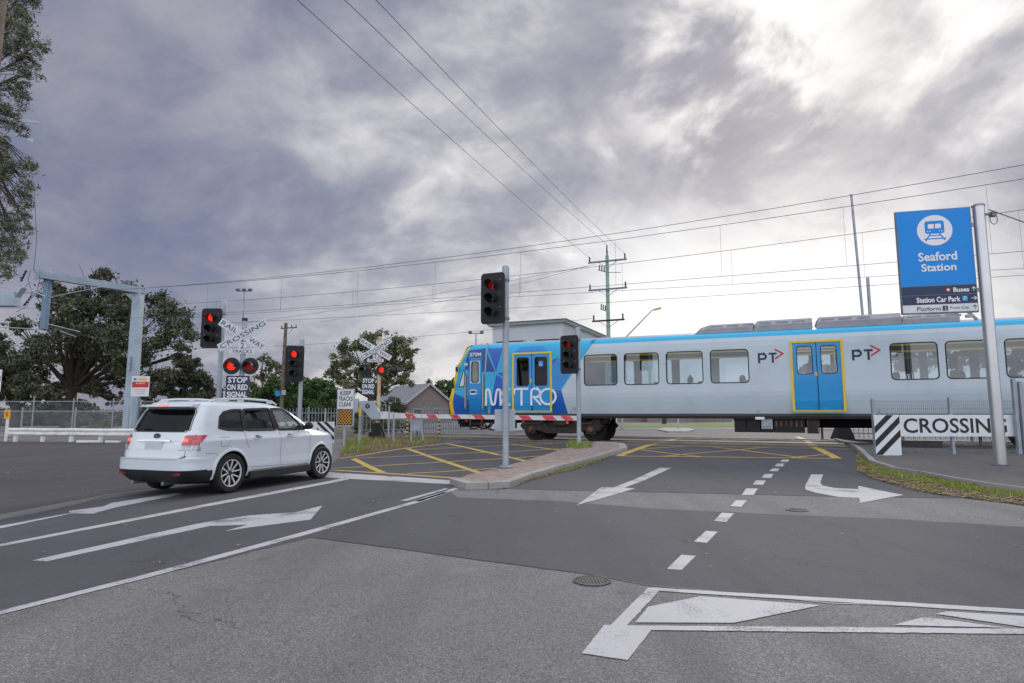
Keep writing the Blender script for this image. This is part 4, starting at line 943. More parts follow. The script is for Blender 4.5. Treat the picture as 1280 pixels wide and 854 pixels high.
def build_car(loc, rz):
    C_ = thing('parked_car', 'white compact SUV with roof rails and lit brake light stopped at the crossing line', 'car', loc, rz)
    C_.name = 'car'; C_.scale = (1.045,)*3
    NU = 400
    zs = sorted(set([round(z, 3) for z in np.arange(.20, 1.0, .02)]+[round(z, 4) for z in np.arange(1.0, 1.14, .0085)]+[round(z, 3) for z in np.arange(1.14, 1.60, .02)]+[.655, .665, .675, 1.605, 1.615, 1.625, 1.637, 1.647, 1.655, 1.660]))
    rows = []
    for z in zs:
        xr, xf, w_, pr, pf = carP(z); th = np.linspace(0, math.pi/2, 260)
        def half(a, p, sg): # from side (x=XC) to nose (y=0)
            c, s = np.abs(np.sin(th))**(2/p), np.abs(np.cos(th))**(2/p); return np.stack([XC+sg*a*c, w_*s], 1)
        f = half(xf-XC, pf, 1); r_ = half(XC-xr, pr, -1)
        loop = []
        for arr, mir in ((f, 1), (f[::-1], -1), (r_, -1), (r_[::-1], 1)):
            q = arr.copy(); q[:, 1] *= mir
            d = np.r_[0, np.cumsum(np.hypot(*np.diff(q, axis=0).T))]; n = NU*3//10 if arr is f or arr.base is f else NU//5
            s = np.linspace(0, d[-1], n, endpoint=False); loop.append(np.stack([np.interp(s, d, q[:, 0]), np.interp(s, d, q[:, 1])], 1))
        rows.append(np.concatenate(loop))
    n = len(rows[0]); V = np.array([[(p[0], p[1], z) for p in r_] for r_, z in zip(rows, zs)])
    def snap(poly_or_circ, x, z, tol=.019):
        if isinstance(poly_or_circ, tuple):
            cx, cz, r_ = poly_or_circ; d = math.hypot(x-cx, z-cz)
            if abs(d-r_) < tol+.004 and d > 0: return cx+(x-cx)*r_/d, cz+(z-cz)*r_/d
            return None
        best = None
        for i in range(len(poly_or_circ)):
            a = Vector(poly_or_circ[i-1]); b = Vector(poly_or_circ[i]); ab = b-a; t = max(0, min(1, (Vector((x, z))-a).dot(ab)/ab.length_squared)); q = a+ab*t; d = (q-Vector((x, z))).length
            if d < tol and (best is None or d < best[0]): best = (d, q)
        return (best[1].x, best[1].y) if best else None
    for i in range(len(zs)):
        for j in range(n):
            x, y, z = V[i, j]
            sidey = abs(y) > .6*carP(z)[2]
            if sidey and .55 < x < 4.2:
                for q in [(a, b, RA) for a, b in WH]+SW:
                    r_ = snap(q, x, z)
                    if r_: x2, z2 = r_; V[i, j] = (x2, math.copysign(car_y(x2, z2), y), z2); break
            elif x < .7 and abs(y) < .75:
                r_ = snap(RW, y, z)
                if r_: V[i, j] = (car_x(r_[0], r_[1]), r_[0], r_[1])
            elif x > 2.3 and z > 1.12:
                r_ = snap(WS, y, z)
                if r_: V[i, j] = (car_x(r_[0], r_[1], False), r_[0], r_[1])
    G_ = {}
    for i in range(len(zs)-1):
        for j in range(n):
            k = (j+1) % n; c = (V[i, j]+V[i, k]+V[i+1, j]+V[i+1, k])/4; x, y, z = c; side = abs(y) > .6*carP(z)[2] and x > .3 and x < 4.4
            key = 'body'
            if abs(y) > .55 and any(math.hypot(x-a, z-b) < RA for a, b in WH): continue
            if side and any(pin(p, x, z) for p in SW[:2]): key = 'rear_side_glass'
            elif side and any(pin(p, x, z) for p in SW[2:]): key = 'front_side_glass'
            elif x < .62 and z > 1.08 and pin(RW, y, z): key = 'rear_window'
            elif x > 2.3 and z > 1.13 and pin(WS, y, z): key = 'windscreen'
            elif (x < .62 and z < (.455 if x < .42 else .455-(x-.42)*.2)) or (x > .62 and z < .335+.0*x) or (x > 4.2 and z < .33): key = 'lower_cladding'
            elif x < .6 and .76 < z < 1.08 and ((abs(y) > .84*.896 and pin(TLs, x, z)) or (x < .3 and pin(TLr, abs(y), z))): key = 'tail_light'
            elif x > 4.0 and z < 1.0 and abs(y) > .45 and pin(HLs, x, z): key = 'headlight'
            G_.setdefault((key, (y < 0) if key in ('tail_light', 'headlight', 'front_side_glass', 'rear_side_glass') else 0), []).append((i, j))
    mm = {'body': 'car_white', 'rear_side_glass': 'tint_glass', 'front_side_glass': 'clear_glass', 'rear_window': 'rear_glass', 'windscreen': 'screen_glass', 'lower_cladding': 'cladding', 'tail_light': ['tail_red', 'lamp_clear', 'tail_lit'], 'headlight': 'lamp_clear'}
    def sheet(name, cells, mats, grow=0., matf=None):
        idx = {}; mb = MB()
        for i, j in cells:
            k = (j+1) % n; f = []
            for a, b in ((i, j), (i, k), (i+1, k), (i+1, j)):
                if (a, b) not in idx:
                    idx[(a, b)] = len(mb.v); p = V[a, b].copy()
                    if grow:
                        d = Vector((p[0]-XC, p[1]*2.2, 0)).normalized() if abs(p[1]) > .5 else Vector((1 if p[0] > XC else -1, 0, 0)); p[0] += d.x*grow; p[1] += d.y*grow
                    mb.v.append(tuple(p))
                f.append(idx[(a, b)])
            mb.f.append(tuple(f)); mb.m.append(matf(*(V[i, j]+V[i+1, k])/2) if matf else 0)
        return mb.build(name, mats, C_, smooth=True)
    for (key, s), cells in G_.items():
        g = .006 if key in ('tail_light', 'headlight', 'lower_cladding') else (-.006 if 'glass' in key or key in ('rear_window', 'windscreen') else 0)
        matf = (lambda x, y, z: 1 if z < .88 else (2 if (.93 < z < 1.0 and x < .17 and abs(y) < .80) else 0)) if key == 'tail_light' else None
        sheet(key, cells, mm[key], g, matf)
    hl = [c_ for c_ in G_[('body', 0)] if zs[c_[0]] > 1.12]; keep = V.copy(); V[:] = V*np.array([.965, .965, .97])+np.array([1.6, 0, 1.15])*np.array([.035, .035, .03])
    sheet('headliner', hl, 'car_interior'); V[:] = keep
    # underside, wheel wells
    mb = MB(); mb.add([tuple(V[0, j]) for j in range(n)], [tuple(range(n))]); mb.build('underbody', 'cladding', C_)
    for wx, wz in WH:
        for s in (-1, 1):
            mb = MB(); K = 24; vs = []
            for q in range(K+1):
                a = R(-20+220*q/K); x, z = wx+RA*math.cos(a), wz+RA*math.sin(a)
                if z < .22: z = .22
                yo = car_y(x, max(.21, z)); vs += [(x, s*(yo+.004), z), (x, s*.52, z)]
            mb.add(vs, [(2*q, 2*q+1, 2*q+3, 2*q+2) for q in range(K)]); mb.add([(wx+RA*math.cos(R(-20+220*q/K)), s*.53, max(.22, wz+RA*math.sin(R(-20+220*q/K)))) for q in range(K+1)], [tuple(range(K+1))]); mb.build('wheel_arch', 'black_matte', C_)
            mb = MB(); vs = []      # flared lip
            for q in range(K+1):
                a = R(-12+204*q/K); p = []
                for rr, o in ((RA-.004, .0), (RA-.002, .016), (RA+.03, .013), (RA+.055, -.002)):
                    x, z = wx+rr*math.cos(a), wz+rr*math.sin(a); p.append((x, s*(car_y(x, max(.21, z))+o), z))
                vs += p
            mb.add(vs, [(4*q+j, 4*q+j+1, 4*q+5+j, 4*q+4+j) for q in range(K) for j in range(3)]); mb.build('arch_lip', 'car_white', C_, smooth=True)
            # wheel
            W_ = bpy.data.objects.new('wheel', None); COL.objects.link(W_); W_.parent = C_; W_.location = (wx, s*.775, wz); W_.rotation_euler = (0, R(7 if wx < 2 else 23), 0)
            ty = MB().lathe([(.235, -.10), (.27, -.113), (.325, -.113), (.345, -.095), (.352, -.06), (.352, .06), (.345, .095), (.325, .113), (.27, .113), (.235, .10)], axis='Y', n=48); ty.build('tyre', 'rubber', W_, smooth=True)
            MB().lathe([(.235, s*.09), (.224, s*.085), (.218, s*.02)], axis='Y', n=48).build('rim_barrel', 'alloy_dark', W_, smooth=True); rm = MB().lathe([(.236, s*.09), (.238, s*.102), (.244, s*.106), (.244, s*.112), (.230, s*.108), (.226, s*.09)], axis='Y', n=48); rm.build('rim', 'alloy', W_, smooth=True)
            MB().lathe([(0, s*.02), (.22, s*.02), (.225, s*.0)], axis='Y', n=32).build('brake_disc', 'alloy_dark', W_)
            sp = MB()
            for k in range(5):
                for d in (-1, 1):
                    a = 2*math.pi*k/5; a0, a1 = a+d*.22, a+d*.20+d*.10
                    p = (.045*math.cos(a+d*.5), s*.068, .045*math.sin(a+d*.5)); q = (.226*math.cos(a1), s*.096, .226*math.sin(a1)); sp.bar(p, q, .024, .022, up=(0, 1, 0))
            sp.build('spokes', 'alloy', W_, bevel=.004)
            MB().lathe([(0, s*.095), (.03, s*.092), (.045, s*.075), (.05, s*.03)], axis='Y', n=20).build('hub_cap', 'alloy_dark', W_, smooth=True)
    # window surrounds and pillars
    for s in (-1, 1):
        for p in SW:
            mb = MB(); n_ = len(p); dens = []
            for i in range(n_):
                a, b = Vector(p[i]), Vector(p[(i+1) % n_]); k = max(2, int((b-a).length/.08)); dens += [a.lerp(b, q/k) for q in range(k)]
            c = sum(dens, Vector((0, 0)))/len(dens); vs = []
            for i, q in enumerate(dens):
                d = (dens[(i+1) % len(dens)]-dens[i-1]).normalized(); nn = Vector((d.y, -d.x)); nn = nn if nn.dot(q-c) > 0 else -nn
                for o, pr_ in ((-.022, .002), (-.014, .010), (.020, .010), (.026, .0)): r_ = q+nn*o; vs.append((r_.x, s*(car_y(r_.x, r_.y)+pr_), r_.y))
            m_ = len(dens); mb.add(vs, [(4*i+j, 4*i+j+1, 4*((i+1) % m_)+j+1, 4*((i+1) % m_)+j) for i in range(m_) for j in range(3)]); mb.build('window_trim', 'black_matte', C_, smooth=True)
        for (a, b) in (((1.312, 1.115), (1.322, 1.49)), ((2.185, 1.108), (2.06, 1.512))):
            mb = MB(); vs = []
            for q in range(9):
                x = a[0]+(b[0]-a[0])*q/8; z = a[1]+(b[1]-a[1])*q/8
                for dx in (-.045 if a[0] > 2 else -.02, .045 if a[0] > 2 else .02): vs.append((x+dx, s*(car_y(x+dx, z)+.007), z))
            mb.add(vs, [(2*q, 2*q+1, 2*q+3, 2*q+2) for q in range(8)]); mb.build('pillar', 'black_matte', C_)
        # shut lines, drawn as thin recess gaskets following the surface
        def seam(pts, w_=.008):
            mb = MB(); vs = []; P_ = []
            for a, b in zip(pts, pts[1:]):
                k = max(1, int((Vector(b)-Vector(a)).length/.05)); P_ += [Vector(a).lerp(Vector(b), q/k) for q in range(k)]
            P_.append(Vector(pts[-1])); L_, R_ = ribbon(P_, w_)
            for l, r_ in zip(L_, R_): vs += [(l.x, s*(car_y(l.x, l.y)+.0025), l.y), (r_.x, s*(car_y(r_.x, r_.y)+.0025), r_.y)]
            mb.add(vs, [(2*q, 2*q+1, 2*q+3, 2*q+2) for q in range(len(P_)-1)]); mb.build('shut_line', 'seam', C_)
        seam([(1.30, 1.10), (1.33, .90), (1.42, .78)]); seam([(2.21, 1.10), (2.27, .98), (2.29, .40)]); seam([(3.16, 1.10), (3.22, .95), (3.20, .45), (3.16, .38)]); seam([(1.46, .42), (3.16, .38)], .006)
        seam([(.40, .735), (.62, .73), (.70, .66)], .006)
        if s < 0: seam([(.72, 1.0), (.92, 1.0), (.92, .87), (.90, .84), (.74, .84), (.72, .87), (.72, 1.0)], .006)
        for x in (1.50, 2.42):
            mb = MB(); y = car_y(x+.1, .97); mb.tube([(x-.0, s*(y-.004), .972), (x+.03, s*(y+.028), .975), (x+.18, s*(y+.030), .98), (x+.21, s*(y-.004), .982)], [.010, .014, .014, .010], 8); mb.build('door_handle', 'chrome', C_, smooth=True)
            mb = MB(); mb.lathe([(0, .0), (.045, .0)], (x+.1, s*(y+.001), .975), 'Y', 16); mb.v = [(x+.1+(a-x-.1)*1.6, b, .975+(c-.975)*.9) for a, b, c in mb.v]; mb.build('handle_recess', 'seam', C_)
        mb = MB(); vs = []
        for q in range(17):
            x = 1.50+1.68*q/16; y = car_y(x, .375); vs += [(x, s*(y+.012), .372), (x, s*(y+.012), .352), (x, s*(y-.02), .345)]
        mb.add(vs, [(3*q+j, 3*q+j+1, 3*q+4+j, 3*q+3+j) for q in range(16) for j in range(2)]); mb.build('sill_trim', 'chrome', C_, smooth=True)
        mb = MB(); mb.prism([(1.46, .20), (3.22, .20), (3.22, .34), (1.46, .34)], s*.80, s*.905); mb.build('sill', 'cladding', C_, bevel=.02)
        # mirror
        mb = MB(); mb.lathe([(0, -.02), (.06, .0), (.085, .05), (.075, .10), (.0, .13)], (0, 0, 0), 'X', 14); mb.v = [(2.98+a*.9, s*(.96+b*1.15), 1.17+c*.95) for a, b, c in mb.v]; m_ = mb.build('mirror', 'car_white' if s > 0 else 'black', C_, smooth=True)
        mb = MB(); mb.tube([(3.02, s*.83, 1.11), (3.01, s*.93, 1.11)], .022, 8); mb.build('mirror_foot', 'black', m_)
        # roof rail
        mb = MB(); mb.tube([(.62, s*.60, 1.615), (.78, s*.615, 1.672), (1.05, s*.62, 1.695), (1.6, s*.62, 1.705), (2.1, s*.61, 1.685), (2.30, s*.60, 1.655), (2.44, s*.585, 1.60)], [.012, .02, .022, .022, .022, .018, .012], 8)
        for x in (.80, 1.42, 2.2): mb.box((x, s*.615, 1.655), (.13, .03, .07))
        mb.build('roof_rail', 'car_white', C_, smooth=True)
    # tailgate details
    gx = lambda y, z, o: car_x(y, z)-o
    def rpanel(poly, o, name, m, parent=None, thick=.0):
        mb = MB(); mb.add([(gx(y, z, o), y, z) for y, z in poly], [tuple(range(len(poly)))]); return mb.build(name, m, parent or C_)
    def rline(pts, w_, o, name, m):
        mb = MB(); P_ = []
        for a, b in zip(pts, pts[1:]):
            k = max(1, int((Vector(b)-Vector(a)).length/.05)); P_ += [Vector(a).lerp(Vector(b), q/k) for q in range(k)]
        P_.append(Vector(pts[-1])); L_, R_ = ribbon(P_, w_); vs = []
        for l, r_ in zip(L_, R_): vs += [(gx(l.x, l.y, o), l.x, l.y), (gx(r_.x, r_.y, o), r_.x, r_.y)]
        mb.add(vs, [(2*q, 2*q+1, 2*q+3, 2*q+2) for q in range(len(P_)-1)]); mb.build(name, m, C_)
    rline([(-.72, .70), (-.64, .655), (.64, .655), (.72, .70)], .022, .006, 'tailgate_gap', 'black')
    rline([(-.70, .70), (-.70, .80), (-.58, .80)], .008, .003, 'shut_line', 'seam'); rline([(.70, .70), (.70, .80), (.58, .80)], .008, .003, 'shut_line', 'seam')
    rline([(-.66, 1.14), (-.60, 1.108), (.60, 1.108), (.66, 1.14), (.62, 1.45)], .014, .004, 'rear_window_trim', 'black'); rline([(.62, 1.45), (.56, 1.51), (-.56, 1.51), (-.62, 1.45), (-.66, 1.14)], .014, .004, 'rear_window_trim', 'black')
    rline([(-.36, .955), (.40, .955)], .03, .025, 'number_plate_garnish', 'chrome')
    mb = MB(); mb.box((gx(0, .87, -.0), 0, .87), (.03, .40, .16)); pl = mb.build('number_plate', 'plate', C_, bevel=.006)
    rpanel([(-.42, .80), (.42, .80), (.45, .94), (-.40, .94)], .004, 'plate_recess', 'car_white')
    mb = MB(); mb.lathe([(0, -.012), (.05, -.010), (.058, 0)], (gx(0, 1.03, .004), 0, 1.03), 'X', 24); mb.v = [(a, b*1.45, 1.03+(c-1.03)*.85) for a, b, c in mb.v]; bd = mb.build('oval_badge', 'sign_dark', C_, smooth=True)
    mb = MB()
    for y, z, r_ in ((.035, 1.035, .012), (-.01, 1.04, .007), (-.035, 1.028, .007), (-.01, 1.018, .007), (.012, 1.02, .006), (-.048, 1.042, .006)): mb.lathe([(0, -.018), (r_, -.016), (r_, -.01)], (gx(y, z, 0), y, z), 'X', 6)
    mb.build('badge_stars', 'chrome', bd)
    # model lettering on the tailgate (reads from behind)
    for s_, y0, y1, z0, z1 in (('FORESTER', -.33, -.56, .945, .972), ('XT', -.46, -.55, .895, .922)):
        mb = text(s_, 0, z0, 1, z1, 0, 'chrome', name=None, bold=.03); mb.v = [(gx(y0+(y1-y0)*x, z, .006), y0+(y1-y0)*x, z) for x, _, z in mb.v]; mb.build('model_lettering', 'chrome', C_)
    # spoiler with brake light
    mb = MB(); vs = []
    for q in range(13):
        y = -.60+1.2*q/12; b = .02*(1-(abs(y)/.60)**3); vs += [(.50, y, 1.60), (.26+.05*(abs(y)/.6)**4, y, 1.575+b*.3), (.25+.05*(abs(y)/.6)**4, y, 1.545), (.46, y, 1.52)]
    mb.add(vs, [(4*q+j, 4*q+(j+1) % 4, 4*q+4+(j+1) % 4, 4*q+4+j) for q in range(12) for j in range(4)]+[(0, 1, 2, 3), (48, 49, 50, 51)]); sp = mb.build('spoiler', 'car_white', C_, smooth=True)
    MB().box((.258, 0, 1.562), (.02, .26, .018)).build('high_brake_light', 'tail_lit', sp)
    mb = MB(); mb.tube([(gx(0, 1.13, .02), .0, 1.13), (gx(.2, 1.16, .03), .2, 1.16), (gx(.42, 1.17, .025), .42, 1.17)], .009, 6); mb.build('wiper', 'black', C_)
    for s in (-1, 1): MB().box((gx(.60, .40, -.008), s*.60, .40), (.03, .20, .04)).build('reflector', 'tail_dim', C_)
    MB().cyl((.02, -.35, .24), (.3, -.35, .24), .035, n=12).build('exhaust', 'chrome', C_); MB().cyl((.02, .35, .24), (.3, .35, .24), .035, n=12).build('exhaust', 'chrome', C_)
    mb = MB(); mb.tube([(2.2, 0, .24), (.9, 0, .26), (.6, .2, .27), (.3, .3, .27)], .05, 8); mb.box((1.0, 0, .34), (.16, 1.3, .10)); mb.box((3.64, 0, .34), (.16, 1.3, .10)); mb.build('axle', 'black_matte', C_)
    mb = MB(); mb.box((4.56, 0, .70), (.06, .8, .22)); mb.build('grille', 'black', C_, bevel=.02)
    # cabin
    MB().box((2.0, 0, .62), (3.2, 1.5, .08)).build('cabin_floor', 'car_interior', C_)
    mb = MB(); mb.box((3.12, 0, .98), (.40, 1.45, .24)); mb.build('dashboard', 'car_interior', C_, bevel=.05)
    for x, ys in ((2.25, (-.36, .36)), (1.35, (-.42, 0, .42))):
        for y in ys:
            mb = MB(); mb.box((x+.2, y, .80), (.5, .46, .16)); mb.box((x-.06, y, 1.06), (.13, .44, .56), ry=R(-10)); mb.box((x-.14, y, 1.40), (.09, .25, .17), ry=R(-6)); mb.cyl((x-.11, y, 1.3), (x-.12, y, 1.4), .02, n=8); mb.build('car_seat', 'car_seat', C_, bevel=.03)
    mb = MB(); mb.tube([(2.86+.06*math.sin(a), -.36+.185*math.cos(a), 1.08+.185*math.sin(a)) for a in np.linspace(0, 2*math.pi, 25)], .016, 8); mb.bar((2.9, -.36, 1.08), (3.1, -.36, 1.02), .08, .08); mb.bar((2.88, -.53, 1.08), (2.88, -.19, 1.08), .03, .04); mb.build('steering_wheel', 'black', C_)
    MB().box((2.62, 0, 1.46), (.03, .24, .07)).build('rear_view_mirror', 'black', C_, bevel=.01)
    return C_
mat('seam', (.12, .13, .14), .6); mat('tail_dim', (.28, .01, .015), .25)
fw = Vector((-4.40+5.40, 14.75-12.02, 0)).normalized(); lf = Vector((-fw.y, fw.x, 0))
mid = (Vector((-5.385, 12.06, 0))+Vector((-4.42, 14.68, 0)))/2+lf*.87; org = mid-fw*2.32*1.045
car = build_car((org.x, org.y, .012), math.atan2(fw.y, fw.x))
mat('boom_red', (.62, .03, .06), .5, col2=(.72, .12, .16), vscale=5)
# ---------------------------------------------------------------- road signals
SRZ = -A
def signal_head(parent, pos, rz, es, hd=.67, hh=1.32):
    """one three-aspect head: target board, three lamps with visors"""
    h = bpy.data.objects.new('signal_head', None); COL.objects.link(h); h.parent = parent; h.location = pos; h.rotation_euler = (0, 0, rz)
    MB().prism(rrect(-hd/2, -hh/2, hd/2, hh/2, .10), -.012, .012).build('target_board', 'navy_board', h, bevel=.004)
    mb = MB(); mb.prism(rrect(-.14, -.52, .14, .52, .04), .012, .20); mb.build('housing', 'black', h, bevel=.01)
    for k, z in enumerate((.355, 0, -.355)):
        mb = MB(); n = 22; vs = []
        for i in range(n+1):
            a = R(-60+300*i/n); r_ = .128; L_ = .30*(.35+.65*max(0, min(1, (math.sin(a)+1.0)/1.35)))
            for rr in (r_, r_-.006): vs += [(rr*math.cos(a), -.01, z+rr*math.sin(a)), (rr*.97*math.cos(a), -L_, z+rr*.97*math.sin(a)-L_*.09)]
        mb.add(vs, [(4*i, 4*i+1, 4*i+5, 4*i+4) for i in range(n)]+[(4*i+3, 4*i+2, 4*i+6, 4*i+7) for i in range(n)]+[(4*i+1, 4*i+3, 4*i+7, 4*i+5) for i in range(n)])
        mb.build('visor', 'visor', h, smooth=True)
        MB().lathe([(0, -.035), (.06, -.03), (.108, -.014), (.125, -.012)], (0, 0, z), 'Y', 22).build('lens', (es if k == 0 else 'lens_dark'), h, smooth=True)
        for dx in (-.21, .21): MB().lathe([(0, -.018), (.012, -.016), (.012, -.01)], (dx, 0, z+.12), 'Y', 8).build('bolt', 'galv', h)
    return h
mat('visor', (.014, .017, .024), .5, var=.3, vscale=6)
def traffic_signal(base, top, hz, hoff, label, es, rz=SRZ, box=None, r=.075, cap=True):
    z0 = H(base[0], base[1])+(.11 if label.find('island') >= 0 else 0)
    t = thing('traffic_signal', label, 'traffic light', (base[0], base[1], z0), 0, 'three-lamp road signals at the crossing')
    p = MB().tube([(0, 0, -.02), (0, 0, .03), (0, 0, top-.42-z0), (0, 0, top-.42-z0)], r, 16).build('pole', 'galv_light', t, smooth=True)
    MB().lathe([(r+.014, 0), (r+.014, .38), (r+.0, .42), (0, .42)], (0, 0, top-.42-z0), 'Z', 16).build('pole_top', 'galv_light', t, smooth=True)
    MB().lathe([(r+.08, 0), (r+.08, .02), (r+.02, .05)], (0, 0, 0), 'Z', 12).build('base_flange', 'galv', t)
    h = signal_head(t, (hoff[0], hoff[1], hz-z0), rz, es)
    for dz in (.50, -.50):
        mb = MB(); mb.bar((0, 0, hz-z0+dz), (hoff[0]*.9, hoff[1]*.5+.06, hz-z0+dz), .04, .05); mb.lathe([(r+.002, -.03), (r+.02, -.03), (r+.02, .03), (r+.002, .03)], (0, 0, hz-z0+dz), 'Z', 14); mb.build('bracket', 'galv_dark', t)
    if box: MB().box((box[0], box[1], box[2]-z0), box[3]).build('control_box', 'galv_light', t, bevel=.015)
    return t
traffic_signal((-9.6, 20.5), 5.24, 4.29, (-.30, -.14), 'traffic light with glowing red lamp left of the crossbuck, above the white car', 'lamp_red', rz=.0)
traffic_signal((-7.78, 23.0), 4.24, 3.32, (-.20, -.16), 'traffic light with glowing red lamp on the shorter pole above the car bonnet', 'lamp_red', rz=.10)
pc_, pd_ = G(632, 590), G(724, 562)
traffic_signal((pc_.x, pc_.y), 5.30, 4.42, (-.33, -.16), 'tall traffic light on the island with grey control box on its pole', 'lamp_red_dim', rz=-.42, box=(-.02, .12, 1.33, (.52, .16, .55)), r=.08)
traffic_signal((pd_.x, pd_.y), 4.45, 3.50, (-.31, -.14), 'short traffic light at the far end of the island in front of the train', 'lamp_red_dim', rz=-.52)

# ---------------------------------------------------------------- level crossing signals
def plank(parent, name, cx, cz, L_, w_, y, rot, m='cross_white', t=.012):
    c_, s_ = math.cos(rot), math.sin(rot); pts = [(cx+a*c_-b*s_, cz+a*s_+b*c_) for a, b in rrect(-L_/2, -w_/2, L_/2, w_/2, .02, 3)]
    return MB().prism(pts, y, y+t).build(name, m, parent)
def flasher(parent, x, z, lit, rz=0., y=-.16, name='flashing_lamp'):
    h = bpy.data.objects.new(name, None); COL.objects.link(h); h.parent = parent; h.location = (x, y, z); h.rotation_euler = (0, 0, rz)
    MB().lathe([(0, .0), (.255, .0), (.262, -.01), (.255, -.02), (.13, -.02)], axis='Y', n=30).build('backplate', 'black', h, smooth=False)
    mb = MB(); mb.lathe([(.15, 0), (.15, .12), (.08, .18), (0, .18)], axis='Y', n=20); mb.build('housing', 'black', h, smooth=True)
    n = 18; vs = []
    for i in range(n+1):
        a = R(-10+200*i/n); 
        for rr in (.142, .134): vs += [(rr*math.cos(a), -.02, rr*math.sin(a)), (rr*math.cos(a), -.26-.06*math.sin(a), rr*math.sin(a)-.03)]
    MB().add(vs, [(4*i, 4*i+1, 4*i+5, 4*i+4) for i in range(n)]+[(4*i+3, 4*i+2, 4*i+6, 4*i+7) for i in range(n)]).build('visor', 'visor', h, smooth=True)
    MB().lathe([(0, -.05), (.06, -.045), (.11, -.03), (.13, -.022)], axis='Y', n=22).build('lens', lit, h, smooth=True)
    return h
def crossing_signal(loc, rz, label, cz, r, mast_m, top, sx=-.05, stopx=-.07, lz=2.95, lx=(-.27, .28), lit=('lamp_red', 'lamp_red_dim'), stopz=(1.95, 2.65), sw=.70, cbx=0):
    t = thing('crossing_signal', label, 'crossing signal', loc, rz, 'level crossing warning signals'); z0 = loc[2]
    MB().tube([(0, 0, -.05), (0, 0, top-z0)], r, 16).build('mast', mast_m, t, smooth=True)
    MB().lathe([(r+.012, 0), (r+.012, .09), (0, .10)], (0, 0, top-z0-.05), 'Z', 14).build('mast_cap', 'black', t)
    c = cz-z0; y = -r-.03
    a1 = plank(t, 'crossbuck_arm', cbx, c, 1.64, .25, y, R(-31)); a2 = plank(t, 'crossbuck_arm', cbx, c, 1.64, .25, y-.016, R(31))
    for s_, u0, u1 in (('RAIL', -.76, -.20), ('WAY', .24, .74)):
        text(s_, cbx+u0, c-.075, cbx+u1, c+.075, y-.002, 'text_grey', a1, rot=R(-31), center=(cbx, c))
    text('CROSSING', cbx-.76, c-.075, cbx+.76, c+.075, y-.018, 'text_grey', a2, rot=R(31), center=(cbx, c))
    p = plank(t, 'number_plate', cbx+.0, c-.33, .22, .20, y-.002, 0); text('2', cbx-.05, c-.41, cbx+.05, c-.25, y-.004, 'text_black', p)
    p = plank(t, 'tracks_plate', cbx+.0, c-.51, .76, .14, y-.004, 0); text('TRACKS', cbx-.30, c-.56, cbx+.30, c-.46, y-.006, 'text_black', p)
    MB().bar((lx[0], -.02, lz-z0), (lx[1], -.02, lz-z0), .06, .06).build('lamp_bracket', 'black', t)
    for x, l_ in zip(lx, lit): flasher(t, x, lz-z0, l_)
    a, b = stopz; p = MB().prism(rrect(stopx-sw/2, a-z0, stopx+sw/2, b-z0, .03), y-.05, y-.035).build('stop_sign', 'sign_navy', t)
    h = (b-a); 
    for i, (s_, k) in enumerate((('STOP', .82), ('ON RED', .88), ('SIGNAL', .86))):
        zt = b-z0-h*(.06+.315*i); text(s_, stopx-sw*k/2, zt-h*.25, stopx+sw*k/2, zt, y-.052, 'text_white', p, bold=.03)
    return t
g1 = Vector((-8.35, 19.3)); crossing_signal((g1.x, g1.y, H(*g1)), .08, 'crossbuck and red flashing lamps on the mast behind the white car roof', 3.92, .075, 'galv_light', 4.42)
g2 = G(472, 549)
mat('mast_paint', (.66, .60, .42), .6, col2=(.55, .33, .12), vscale=4, grime=.5, gscale=5)
cs = crossing_signal((g2.x, g2.y, g2.z), -.05, 'crossbuck and flashing lamps on the rusty cream mast that carries the boom gate', 4.40, .085, 'mast_paint', 5.05, lz=3.46, lx=(-.66, .16), lit=('lens_dark', 'lamp_red'), stopx=-.44, stopz=(2.32, 3.12), sw=.64, cbx=-.16)
h = flasher(cs, .74, 3.42-g2.z, 'lens_dark', R(118), y=.0); MB().bar((.1, 0, 3.42-g2.z), (.72, 0, 3.42-g2.z), .05, .05).build('lamp_bracket', 'black', cs)
z0 = g2.z
MB().prism([(-.80, 2.06-z0), (-.18, 2.06-z0), (.10, 1.60-z0), (.30, 1.28-z0), (-.25, 1.24-z0), (-.62, 1.66-z0), (-.80, 1.72-z0)], -.28, -.12).build('counterweight_arm', 'galv_light', cs, bevel=.02)
mb = MB(); mb.box((.18, -.1, 1.42-z0), (.50, .40, .36)); mb.build('boom_mechanism', 'galv_light', cs, bevel=.03); MB().box((-1.05, -.2, 1.86-z0), (.42, .2, .62)).build('counterweight', 'galv_light', cs, bevel=.03)
mb = MB(); mb.tube([(.05, .05, 2.1-z0), (.30, .05, 2.0-z0), (.34, .05, 1.7-z0), (.30, .05, 1.5-z0)], .02, 8); mb.build('conduit', 'galv', cs, smooth=True)
mb = MB()
for k in range(6): a = R(60*k+30); mb.lathe([(0, -.295), (.045, -.292), (.045, -.28)], (-.42+.075*math.cos(a), 0, 1.83-z0+.075*math.sin(a)), 'Y', 10)
mb.build('emblem', 'sign_navy', cs)
mb = MB(); mb.box((-.02, 0, .30), (.42, .4, .5)); mb.box((-.25, .05, .16), (.3, .3, .3)); mb.box((.0, 0, .62), (.26, .26, .2)); mb.tube([(.12, -.1, .6), (.3, -.15, .3), (.34, -.1, .02)], .04, 8); mb.build('mast_base', 'black_matte', cs, bevel=.02)
